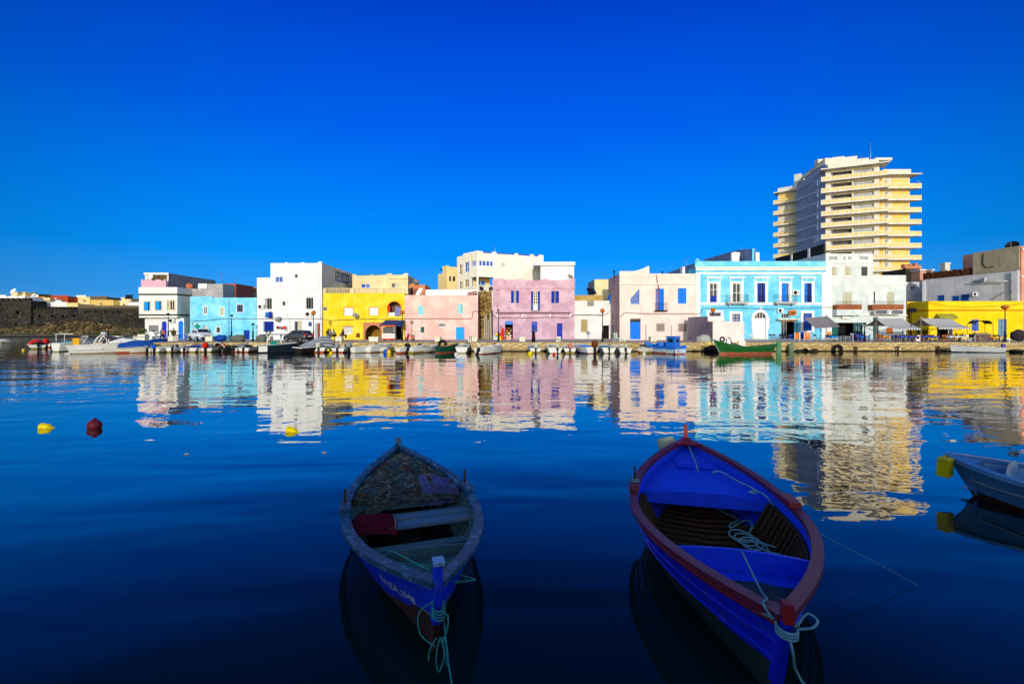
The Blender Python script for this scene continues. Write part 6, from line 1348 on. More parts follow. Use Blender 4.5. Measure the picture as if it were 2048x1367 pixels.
# ---- boat under a striped grey tent cover
r = skiff('dark hulled boat under a striped grey tent cover with a white side rail', 596, 33, 706, -34, 4.6, .55, simple('black brown hull', (36, 32, 30), .6), DARK, DARK, None, None, name='covered_boat', group='motor boats at the left', rim=GEL)
q = MB()
def tf(u, v):
    a = 2*v-1; y = .1+4.0*u; z = .62 + 1.25*max(0, 1-abs(a)**1.3)*(.18+.82*min(1, u*1.5))
    return (a*.95*(1-.25*u**3), y, z + .05*mnoise.noise(Vector((u*6, v*9, 2))))
q.grid(tf, 14, 12); q.build('tent_cover', stripes('striped tent cover', (200, 200, 204), (96, 98, 104), .22, 0), r, world=False, fixn=False)
q = MB(); q.tube([(-1.0, -.1, .62), (-1.02, 1.4, .66), (-.98, 2.6, .7)], .07, 6).tube([(-1.0,-.1,.62), (1.0,-.1,.62)], .07, 6); q.build('white_rail', GEL, r, world=False)
# ---- blue fishing boat with a small wheelhouse
FB = Hull(6.4, 2.5, .85, 1.35, 1.0, -.35, 2.2, 3.2, .4, .04, .45, .82)
Yb = F*HC/(708-YH); r = empty('fishing_boat', 'stout blue and white fishing boat with a blue wheelhouse at its stern', 'boat', (X(1361, Yb)-2.05, Yb+5.75, 0), R(180-32))
r.scale = (.9, .8, .92); r.location = (X(1361, Yb) - math.sin(R(32))*5.12, Yb + math.cos(R(32))*5.12, 0); r.rotation_euler = (0, 0, R(180+32))
HB1 = boatpaint('fishing blue', (16, 110, 220), (170, 190, 205), .2); HB2 = boatpaint('pale blue white', (196, 214, 226), (140, 150, 160), .3)
mb = FB.hull_mesh(None, None, lambda t: .12, r); zc_ = FB
hl = MB(); hl.v, hl.f, hl.sm = mb.v, mb.f, mb.sm; hl.m = [1 if m == 1 else (2 if m == 2 else (0 if (sum(mb.v[i][2] for i in f)/len(f)) > .55 else 3)) for m, f in zip(mb.m, mb.f)]
hl.build('hull', [HB1, ANTI, BLUEI, HB2], r, world=False, fixn=False)
q = MB(); q.box(-1.06, 1.06, 6.402, 6.43, .62, 1.0); q.build('transom_top', HB1, r, world=False); q = MB(); q.box(-1.04, 1.04, 6.402, 6.425, .12, .61); q.build('transom_panel', HB2, r, world=False); q = MB(); q.box(-.8, .8, 6.402, 6.425, -.1, .11); q.build('transom_foot', ANTI, r, world=False)
q = MB(); FB.cap(q, .03, .1, .03, .03); q.build('gunwale', HB1, r, world=False)
q = MB(); FB.deck(q, .06, .98, lambda t: .55, .02); q.build('deck', BLUEI, r, world=False, fixn=False)
T_ = lambda u, v, d: (u, 6.2-d, v); q = MB(); panel(q, T_, -.15, .85, .56, 2.05, [(.0, .6, 1.4, 1.85, 0)], .05); panel(q, T_left(-.15), 4.8, 6.2, .56, 2.05); panel(q, T_right(.85), 4.8, 6.2, .56, 2.05, [(5.0, 5.9, 1.4, 1.85, 0)], .05); q.box(-.22, .92, 4.7, 6.28, 2.053, 2.13); q.build('wheelhouse', HB1, r, world=False, fixn=False)
q = MB(); q.poly([(.0,6.14,1.4),(.6,6.14,1.4),(.6,6.14,1.85),(.0,6.14,1.85)]); q.poly([(.79,5.0,1.4),(.79,5.9,1.4),(.79,5.9,1.85),(.79,5.0,1.85)]); q.build('wheelhouse_window', GLASS, r, world=False, fixn=False)
q = MB(); q.tube([(0, 4.9, 2.13), (0, 4.9, 3.4)], .03, 5); q.build('mast', BLACK, r, world=False)
for i, (x, y) in enumerate(((-.5, 3.4), (.2, 2.9), (.55, 3.5))):
    q = MB(); q.lathe([(.02, 0), (.26, .01), (.3, .7), (.22, .75), (.02, .76)], (x, y, .58), 12); q.build('fish_barrel', BRITE, r, world=False)
q = MB(); q.tube([(.35, 6.46, 1.0), (.35, 6.46, .1)], .02, 5).tube([(.65, 6.46, 1.0), (.65, 6.46, .1)], .02, 5)
for z in (.25, .45, .65, .85): q.tube([(.35, 6.46, z), (.65, 6.46, z)], .018, 5)
q.build('ladder', STEEL, r, world=False)
ball_float(1325, 702, .17, YELF, 'yellow ball hanging on the side of the blue fishing boat', Y=53).location.z = .45
# ---- green wooden boat lying along the quay
GB = Hull(7.5, 2.3, .78, 1.6, 1.15, -.3, 2.4, 2.6, .9, .04, .55)
Yg_ = F*HC/(711-YH); r = empty('wooden_boat', 'long green wooden boat with a red boot top lying along the quay', 'boat', (X(1430, 49.2), 49.6, 0), R(-84.5))
GRN = boatpaint('bottle green paint', (22, 98, 36), (90, 120, 80), .12, .4); GANT = boatpaint('worn red boot top', (186, 92, 66), (200, 150, 130), .35)
mb = GB.hull_mesh(None, None, lambda t: .24, r); mb.build('hull', [GRN, GANT, simple('dark green inside', (40, 60, 40), .8, .3)], r, world=False, fixn=False)
q = MB(); GB.cap(q, .03, .1, .03, .03); q.build('gunwale', GRN, r, world=False)
q = MB(); q.tube([GB.pt(0, h)+Vector((-GB.pt(0,h).x, -.04, 0)) for h in (.15,.3,.5,.7,.9,1.0,1.04)], [.05]*7, 6); q.build('stem_post', simple('pale stem edge', (130, 160, 130), .7), r, world=False)
for side in (-1, 1):
    q = MB(); q.tube([GB.pt(i/30, .80, side, -.015) for i in range(1, 30)], .03, 5); q.build('rubbing_strake', GRN, r, world=False)
q = MB(); GB.deck(q, .04, .18, lambda t: GB.zg(t)-.06, .05).build('foredeck', GRN, r, world=False, fixn=False)
q = MB(); GB.deck(q, .18, .95, lambda t: .3, .01).build('floor', WOODB, r, world=False, fixn=False)
q = MB(); GB.plank(q, .45, .49, .68).build('thwart', simple('tan thwart', (196, 150, 96), .7), r, world=False); q = MB(); GB.plank(q, .7, .74, .72).build('thwart', simple('tan thwart', (196, 150, 96), .7), r, world=False)
q = MB(); q.rbox((0, 7.58, .62), (.05, .28, .75)); q.build('rudder', boatpaint('faded green', (70, 130, 80), (120, 150, 120), .3), r, world=False)
q = MB(); p = GB.pt(.11, .86, -1, -.02); q.rbox(p, (.03, .28, .13), R(-24)); q.build('number_patch', WHITE, r, world=False)
for side in (1, -1): pass
def tyre(loc, rad, label, axis='y', tilt=0):
    mb = MB(); mb.torus((0,0,0), rad*.72, rad*.28, axis, 20, 8); t = mb.build('rubber_tyre', RUBBER, None, world=False); t.location = loc; t.rotation_euler = (R(tilt), 0, 0)
    return tag(t, label, 'tyre', 'tyres along the quay')
tyre((X(1442,50.6), 50.3, 1.6), .32, 'tyre resting on the bow of the green wooden boat', 'y', 0)
# fuel hose and jerrycan on the green boat
mb = MB(); mb.tube(rope([(.3,0,0), (.2,.1,.25), (.12,.1,.55), (-.05,.1,.72), (-.2,.0,.64)], sub=5), .055, 8).tube(rope([(0,0,0),(.6,.1,.05),(1.2,.1,-.15),(1.9,.2,-.3)], sub=5), .05, 8).ball((-.1, 0, .0), .35, .4, .2, jit=.3).ball((.5, .1, -.08), .45, .4, .16, jit=.3)
t = mb.build('dark_hose', BLACK, None, world=False); t.location = (X(1459,50.2), 50.1, 1.05); tag(t, 'dark suction hose heap aboard the green wooden boat', 'hose')
mb = MB(); mb.rbox((0,0,.28), (.2,.14,.27), 0, 0, .9).lathe([(.05,.5),(.05,.62)], (0,0,0), 8); t = mb.build('jerrycan', WHITE, None, world=False); t.location = (X(1456.5,49.9), 49.9, 1.1); tag(t, 'white jerrycan on the green wooden boat', 'jerrycan')
# ---- small red and yellow rowboat hauled up on the quay edge
r = empty('hauled_rowboat', 'red and yellow rowboat tipped up against the quay edge', 'boat', (X(446, 55.1), 54.9, .72), 0)
HR = Hull(2.2, 1.1, .45, .55, .5, -.1, 2.0, 2.6, .2, .03, .5); mb = HR.hull_mesh(None, None, lambda t: .16, r, 20, 8); M = Matrix.Rotation(R(62), 4, 'Z') @ Matrix.Rotation(R(-115), 4, 'Y') @ Matrix.Translation((0, -1.1, -.2)); mb.xf(M)
mb.build('hull', [simple('brick red paint', (180, 74, 44), .6, .2), simple('lemon paint', (226, 206, 60), .6, .2), WOODB], r, world=False, fixn=False); q = MB(); HR.cap(q, .02, .05); q.xf(M); q.build('gunwale', WHITE, r, world=False)
# ---- tyres and fenders on the quay wall
for px, py, rad, lb in ((885, 687.5, .55, 'upper tyre hanging over the green dinghy'), (891, 696, .5, 'lower tyre hanging over the green dinghy'), (934, 693, .5, 'tyre hanging behind the square transom boat'), (1675, 698, .62, 'tyre hanging on the quay in front of the pale grey house'),
                        (840, 692, .35, 'small tyre behind the black motor boat'), (815, 691, .33, 'small tyre behind the boat with dark wheels'), (274, 699, .35, 'tyre on the cream and green boat'), (1610, 703, .45, 'dark tyre low on the quay under the azure house')):
    tyre((X(px, 55.2), 55.15 if px > 300 and px not in (274,) else 53.2, Z(py, 55.2)), rad, lb)
tyre((X(2036,53), 53.2, .15), .62, 'large dark tyre float at the right edge by the punt', 'z')
def blob(name, px, py, Y, rx, rz, col, label, cat, jit=.35):
    mb = MB(); mb.ball((0,0,0), rx, rx*.7, rz, 16, 10, 0, jit); t = mb.build(name, col, None, world=False); t.location = (X(px, Y), Y, Z(py, Y)); return tag(t, label, cat)
blob('rope_fender', 989, 692, 55.0, .3, .42, simple('rust red rope', (150, 84, 60), .9, .3, 9, bump=.5), 'rust red rope fender beside the boat below the alley', 'fender')
blob('net_heap', 1583, 698, 54.9, .35, .75, simple('green grey netting', (112, 130, 104), .95, .45, 8, bump=.8), 'green grey netting hanging over the quay below the azure house', 'net'); blob('net_heap', 1596, 703, 54.7, .5, .3, simple('black netting', (44, 46, 38), .95, .45, 8, bump=.8), 'dark net lump at the waterline left of the low tyre', 'net'); blob('net_heap', 1627, 703, 54.7, .6, .34, simple('black netting', (44, 46, 38), .95, .45, 8, bump=.8), 'dark net lump at the waterline right of the low tyre', 'net')
blob('net_heap', 1408, 679, 56.4, .95, .62, simple('pale grey netting', (176, 174, 164), .95, .35, 8, bump=.8), 'pale grey fishing net heap beside the pink kiosk', 'net'); blob('net_heap', 1416, 688, 55.6, .5, .4, simple('pale yellow netting', (206, 186, 110), .95, .3, 8, bump=.8), 'yellow tinged net bundle in front of the grey net heap', 'net')
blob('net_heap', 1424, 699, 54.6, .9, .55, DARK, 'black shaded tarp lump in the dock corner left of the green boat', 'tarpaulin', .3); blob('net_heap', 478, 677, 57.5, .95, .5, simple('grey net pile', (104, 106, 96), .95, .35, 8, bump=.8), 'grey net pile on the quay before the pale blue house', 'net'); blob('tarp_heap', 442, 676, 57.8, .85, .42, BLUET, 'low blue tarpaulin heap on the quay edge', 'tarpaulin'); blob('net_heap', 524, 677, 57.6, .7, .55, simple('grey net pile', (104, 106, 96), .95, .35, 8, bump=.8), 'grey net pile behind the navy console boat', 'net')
# quay mooring posts
for px, y0, y1, lb in ((479, 700, 688, 'post between grey netted skiff and red bottomed skiff'), (1712.5, 701, 692, 'short rusty post on the quay wall below the cafe'), (1796, 701, 692, 'short rusty post on the quay wall below the striped awning'), (1877, 701, 691, 'short rusty post on the quay wall below the second awning'), (1290, 698, 687, 'leaning dark post behind the cream white boat'), (752, 700, 686, 'grey steel mooring post behind the boats of the yellow house'), (691, 696, 687, 'rusty mooring post behind the grey motor skiff')):
    Y = 55.15; mb = MB(); zb_ = Z(y0, Y); zt = Z(y1, Y); mb.tube([(0,0,-.3), (0,0,zt-.08), (0,0,zt)], [.1,.1,.13], 8).tube([(-.16,0,zt-.14), (.16,0,zt-.14)], .05, 6)
    t = mb.build('mooring_post', simple('rusty iron', (92, 60, 44), .85, .35, 8), None, world=False); t.location = (X(px,Y), Y, 0); tag(t, lb, 'post', 'mooring posts along the quay wall')
# ================================================================ on the quay
LAMP = simple('amber lamp globe', (190, 108, 36), .3, .15)
def lamp(px, pyt, pyb, Y, label, kind='globe', r=.30):
    z0 = QZ; zt = Z(pyt, Y); o = empty('street_lamp', label, 'street lamp', (X(px,Y), Y, z0), 0, 'street lamps on the quay')
    q = MB(); q.tube([(0,0,0), (0,0,.15), (0,0,.2), (0,0,1.3), (0,0,1.35), (0,0,zt-z0-r)], [.17,.17,.11,.10,.06,.05], 8); q.build('pole', BLACK, o, world=False)
    q = MB(); zz = zt-z0
    if kind == 'globe': q.ball((0,0,zz), r, r, r, 14, 10)
    elif kind == 'flat': q.lathe([(.04, zz-.28), (.3, zz-.1), (.42, zz+.05), (.36, zz+.2), (.1, zz+.3)], (0,0,0), 14)
    elif kind == 'box': q.rbox((.1,-.05,zz), (.45,.16,.26), 0, 0, 1, 0, R(10))
    else: q.box(-.12,.12,-.12,.12,zz-.15,zz+.15)
    q.build('lamp_head', LAMP if kind in ('globe', 'flat') else BLACK, o, world=False)
    if kind == 'globe': q = MB(); q.lathe([(.05, zz-r-.08), (.16, zz-r+.02), (.06, zz-r+.05)], (0,0,0), 10); q.build('lamp_collar', BLACK, o, world=False)
    return o
lamp(627, 625, 680, 62, 'amber globe lamp in front of the tall white house'); lamp(804.5, 624, 682, 62, 'amber globe lamp at the seam of the yellow and salmon houses'); lamp(1205, 621, 684, 59, 'amber globe lamp before the low white house'); lamp(1426, 620, 684, 58, 'amber globe lamp rising behind the pink kiosk')
lamp(2010, 615, 684, 57.5, 'flattened amber lamp before the yellow cafe door', 'flat'); lamp(1822, 620, 684, 60, 'lamp post with a boxed floodlight beside the cafe sign', 'box'); lamp(996.8, 620, 682, 60, 'dark lamp post at the left corner of the mauve house', 'stub'); lamp(336.5, 628, 680, 62, 'thin dark post before the corner house doors', 'stub'); lamp(463, 631, 681, 61, 'thick dark post before the pale blue house', 'stub'); lamp(506, 648, 680, 60, 'short thin dark post by the console boat', 'stub'); lamp(1729, 647, 684, 58, 'short lamp with a grey disc beside the cafe window', 'stub')
# concrete tubs and blocks
def tub(px, pyt, Y, wpx, label, plant=None, marks=None, name='concrete_planter', six=False):
    w_ = wpx*Y/F; h = Z(pyt, Y)-QZ; o = empty(name, label, 'planter', (X(px,Y), Y, QZ), R(rng.uniform(-6,6)), 'white concrete tubs on the quay'); q = MB()
    if six: q.lathe([(w_*.46, .06), (w_*.5, .1), (w_*.5, h-.08), (w_*.47, h), (w_*.4, h), (w_*.38, h-.12), (.02, h-.14)], (0,0,0), 6, smooth=False)
    else:
        q.rbox((0,0,.06+(h-.06)/2), (w_*.46, .4, (h-.06)/2), 0, 0, 1.06); q.box(-w_*.4,-w_*.25,-.3,.3,0,.07).box(w_*.25,w_*.4,-.3,.3,0,.07)
    q.build('tub', CEMENT, o, world=False)
    if plant:
        p = MB(); r0 = random.Random(int(px))
        for i in range(90 if plant == 'bush' else 34):
            a, b = r0.uniform(0, 6.28), r0.uniform(.15, 1); rr = .5*w_*math.sqrt(r0.random()); s = .11
            if plant == 'bush': c = Vector((rr*math.cos(a), rr*math.sin(a), h+.02+.75*b*(1-(rr/(.55*w_))**2*.5))); d = Vector((r0.gauss(0,1), r0.gauss(0,1), r0.gauss(0,1))).normalized()*s
            else: c = Vector((0,0,h)) + Vector((math.cos(a)*.45*b, math.sin(a)*.45*b, .75*b)); d = Vector((math.cos(a)*.5, math.sin(a)*.5, .8))*.16
            e = d.cross(Vector((r0.gauss(0,1), r0.gauss(0,1), r0.gauss(0,1)))).normalized()*s*.6; p.add([c-d, c+e, c+d, c-e], [[0,1,2,3]])
        p.build('foliage', simple('tub leaves', (70, 92, 34), .8, .4, 6), o, world=False, fixn=False)
    if marks == 'scrawl':
        q = MB(); q.tube(rope([(-.22,0,.1),(-.24,0,-.1),(-.16,0,-.12),(-.14,0,0),(-.06,0,.02),(-.02,0,-.1),(.04,0,.02),(.1,0,-.08),(.16,0,.04),(.22,0,-.06),(.2,0,-.25),(.12,0,-.28)], sub=4), .02, 4); q.xf(Matrix.Translation((0,-.43,h*.55))); q.build('painted_scrawl', BLACK, o, world=False)
    if marks == 'stencil':
        q = MB()
        for i in range(2):
            for j in range(4): q.box(-w_*.36+.2*i,-w_*.36+.2*i+.12,-.435,-.42,h*.3+.14*j,h*.3+.14*j+.1)
        q.build('stencil_marks', BLACK, o, world=False)
    return o
tub(287, 668, 60, 14, 'white tub with a spreading dark shrub at the left quay end', 'bush'); tub(313, 671.5, 62, 8, 'small white tub with spiky green leaves under the shuttered window', 'spiky'); tub(347, 672, 58.5, 19, 'six sided cream tub with green shoots before the blue arched door', 'spiky', None, 'concrete_planter', True); tub(422, 672, 59, 15, 'white tub in front of the white pickup'); tub(537, 672, 60.5, 13, 'tall cream tub with a small plant beside the console boat', 'spiky'); tub(679, 672.5, 57.8, 13, 'white tub beneath the seated people at the yellow house'); tub(749, 673, 57.5, 20, 'wide white tub in front of the brick arch'); tub(876.5, 673, 57.5, 11, 'white tub before the salmon house'); tub(945, 673, 57.3, 18, 'stencilled white block before the alley', None, 'stencil'); tub(1044, 673, 57.5, 12, 'white block before the mauve house'); tub(1116, 672.5, 57, 10, 'rounded white block with a black painted scrawl', None, 'scrawl'); tub(1305, 673, 57.5, 12, 'white block before the pale pink house'); tub(1243, 676, 57.5, 13, 'low white block beside the green striped chair', None, 'scrawl'); tub(325, 675, 61, 16, 'low long white block by the walking man'); tub(234, 671.5, 60, 17, 'white tub with blue boxes at the quay end'); tub(276, 672, 62, 10, 'low tub beside the pink basket at the quay end')
# ---- people
def skin_mesh(verts, edges, radii, root=0, sub=1):
    me = bpy.data.meshes.new('figure'); me.from_pydata(verts, edges, []); o = bpy.data.objects.new('figure_tmp', me); COL.objects.link(o)
    m = o.modifiers.new('s', 'SKIN'); m.use_smooth_shade = True
    for v, r_ in zip(me.skin_vertices[0].data, radii): v.radius = (r_, r_) if not isinstance(r_, tuple) else r_
    me.skin_vertices[0].data[root].use_root = True
    s_ = o.modifiers.new('u', 'SUBSURF'); s_.levels = sub; s_.render_levels = sub
    dg = bpy.context.evaluated_depsgraph_get(); out = bpy.data.meshes.new_from_object(o.evaluated_get(dg)); bpy.data.objects.remove(o); bpy.data.meshes.remove(me)
    return out
SKIN = simple('skin', (186, 132, 104), .6, .06)
def link_mesh(name, me, mat, parent):
    me.materials.clear(); me.materials.append(mat); o = bpy.data.objects.new(name, me); COL.objects.link(o); o.parent = parent
    for p in me.polygons: p.use_smooth = True
    return o
def person(label, px, Y, top, legs, hairc=(30, 22, 18), hgt=1.7, rz=0, stride=.0, bend=0.0, arms=((0.0, 0.0), (0.0, 0.0)), robe=None, longhair=False, sit=False, z0=None, group='people on the quay'):
    z0 = QZ if z0 is None else z0; o = empty('person', label, 'person', (X(px,Y), Y, z0), rz, group); k = hgt/1.7; zs = -.42 if sit else 0
    B_ = lambda p: Vector(p); pel = Vector((0,0,.93+zs)); tl = Vector((0, -math.sin(bend), math.cos(bend)))
    chest = pel + tl*.36; neck = pel + tl*.55; hd = neck + Vector((0,-.03,.12)) if not bend else neck + (tl+Vector((0,-.3,0))).normalized()*.12; cr = hd + (hd-neck).normalized()*.10
    V = [pel, chest, neck, hd, cr, hd+Vector((0,-.10,-.01))]; E = [(0,1),(1,2),(2,3),(3,4),(3,5)]; Rd = [(.13,.10),(.15,.11),(.06,.06),(.085,.095),(.06,.065),.016]
    tV, tE, tR = [pel-Vector((0,0,.03)), chest, neck-tl*.05], [(0,1),(1,2)], [(.16,.125),(.18,.135),(.085,.08)]; lV, lE, lR = [pel], [], [(.155,.12)]
    for sd in (-1, 1):
        a = arms[0 if sd < 0 else 1]; sh = chest + Vector((sd*.19,0,0)) + tl*.12; d1 = Vector((sd*.18, -math.sin(a[0]), -math.cos(a[0]))).normalized(); el = sh + d1*.28
        d2 = Vector((0, -math.sin(a[0]+a[1]), -math.cos(a[0]+a[1]))); wr = el + d2*.25; b = len(V)
        V += [sh, el, wr, wr+d2*.09]; E += [(1,b),(b,b+1),(b+1,b+2),(b+2,b+3)]; Rd += [.055,.042,.028,.034]
        for f_ in range(5):
            off = Vector((.018*(f_-2), (.03 if f_ == 0 else 0), 0)); V.append(wr+d2*(.12 if f_ == 0 else .17-.01*abs(f_-2.5))+off*(1.6 if f_ == 0 else 1)); E.append((b+3 if f_ else b+2, b+4+f_)); Rd.append(.009)
        c = len(tV); tV += [sh, el, wr]; tE += [(1,c),(c,c+1),(c+1,c+2)]; tR += [.075,.058,.045]
        st = stride*sd; hip = pel + Vector((sd*.09,0,-.05))
        if sit: kn = hip + Vector((sd*.03,-.42,.0)); an = kn + Vector((0,.02,-.42))
        else: kn = hip + Vector((sd*.01, -.42*math.sin(st)-.02, -.42*math.cos(st))); an = kn + Vector((0, -.40*math.sin(st*.8)+(.12 if st < 0 else 0), -.41*math.cos(st*.8)))
        an.z = max(an.z, .06); b = len(V); V += [hip, kn, an, Vector((an.x+sd*.02, an.y-.15, max(.035, an.z-.05)))]; E += [(0,b),(b,b+1),(b+1,b+2),(b+2,b+3)]; Rd += [.085,.06,.042,.038]
        c = len(lV); lV += [hip, kn, an+Vector((0,0,.03))]; lE += [(0,c),(c,c+1),(c+1,c+2)]; lR += [.105,.082,.07]
    sc = lambda L_: [tuple(p*k) for p in L_]; sr = lambda L_: [((r_[0]*k, r_[1]*k) if isinstance(r_, tuple) else r_*k) for r_ in L_]
    link_mesh('body', skin_mesh(sc(V), E, sr(Rd)), SKIN, o); link_mesh('jacket', skin_mesh(sc(tV), tE, sr(tR)), top, o)
    if robe is None: link_mesh('trousers', skin_mesh(sc(lV), lE, sr(lR)), legs, o)
    else:
        q = MB(); q.lathe([(.27*k,.05), (.25*k,.3), (.2*k,.8), (.19*k,1.0), (.2*k,1.25), (.1*k,1.42)], (0,0,0), 14); q.build('robe', robe, o, world=False)
    hc = simple('hair %d %d %d' % hairc, hairc, .7); q = MB(); c = hd*k; q.ball((c.x, c.y+.025, c.z+.045), .098*k, .105*k, .105*k, 12, 8)
    if longhair: q.ball((c.x, c.y+.07, c.z-.12), .10*k, .06*k, .22*k, 10, 8)
    q.build('hair' if robe is None else 'headscarf', hc, o, world=False)
    q = MB()
    for v in V:
        pass
    for sd_i in (0, 1):
        i = len(V)-1 if sd_i else None
    feet = [v for v in V if v.z < .12 and v.y < 0]
    return o
def cloth_mat(n, c): return simple('cloth '+n, c, .9, .2, 6)
GR, BK, BRN, DEN, NVY = cloth_mat('grey', (128, 128, 130)), cloth_mat('black', (26, 25, 28)), cloth_mat('brown', (96, 56, 36)), cloth_mat('denim', (86, 112, 150)), cloth_mat('navy', (32, 40, 70))
def bag(px, Y, z, col, label, s=(.14,.09,.2)):
    mb = MB(); mb.rbox((0,0,0), s, 0, 0, .85).tube([(-s[0]*.5,0,s[2]*.9),(-s[0]*.4,0,s[2]*1.5),(s[0]*.4,0,s[2]*1.5),(s[0]*.5,0,s[2]*.9)], .015, 5); t = mb.build('bag', col, None, world=False); t.location = (X(px,Y), Y, z); return tag(t, label, 'bag')
person('man in grey top and black trousers walking past the indigo arched door', 324, 59.5, GR, BK, rz=R(60), stride=.35, arms=((.3,.3),(-.3,.2))); bag(327.5, 59.55, QZ+1.15, simple('orange bag', (226, 96, 50), .7), 'orange bag on the back of the walking man')
person('man in a brown jacket behind the six sided tub', 347.5, 60, BRN, BK, rz=R(20), arms=((.2,.2),(.2,.2))); person('dark haired man in a pale shirt beside the white pickup', 419, 62.5, cloth_mat('pale', (190, 206, 196)), NVY, hgt=1.55, arms=((.1,.4),(.2,.3)))
person('woman in black top and flared jeans, left of the standing pair', 656.5, 58.2, BK, DEN, (60, 34, 20), 1.65, R(200), .15, longhair=True); person('woman in a grey blouse and black trousers, right of the standing pair', 660.5, 58, GR, BK, (50, 30, 22), 1.62, R(160), .08, arms=((.2,.5),(.3,.8)))
person('person in a denim jacket bending with a black bag', 671, 58.3, DEN, BK, (30, 24, 22), 1.62, R(-70), .1, .35, ((.5,.3),(.6,.3))); bag(667.5, 58.0, QZ+.78, BK.copy() if False else BK, 'black bag hanging from the bending person', (.2,.1,.17))
person('long haired woman in a brown jacket sitting behind the white tub', 686, 58.9, BRN, BK, (84, 44, 26), 1.65, R(80), sit=True, z0=QZ+.4, longhair=True); person('child in a violet top leaning at the white tub', 682.5, 58.8, cloth_mat('violet', (70, 60, 120)), NVY, (40, 28, 24), 1.2, R(30))
person('woman in a long black robe and scarf walking past the mauve house', 1067, 57.2, BK, BK, (24, 22, 26), 1.68, R(75), .1, robe=BK, arms=((.2,.6),(.1,.2)))
person('man with an orange cap and dark jacket on the left quay end', 214.5, 60, cloth_mat('dark', (44, 42, 46)), BK, (226, 96, 50), 1.62, R(-20), arms=((.3,.6),(.3,.5)), z0=QZ)
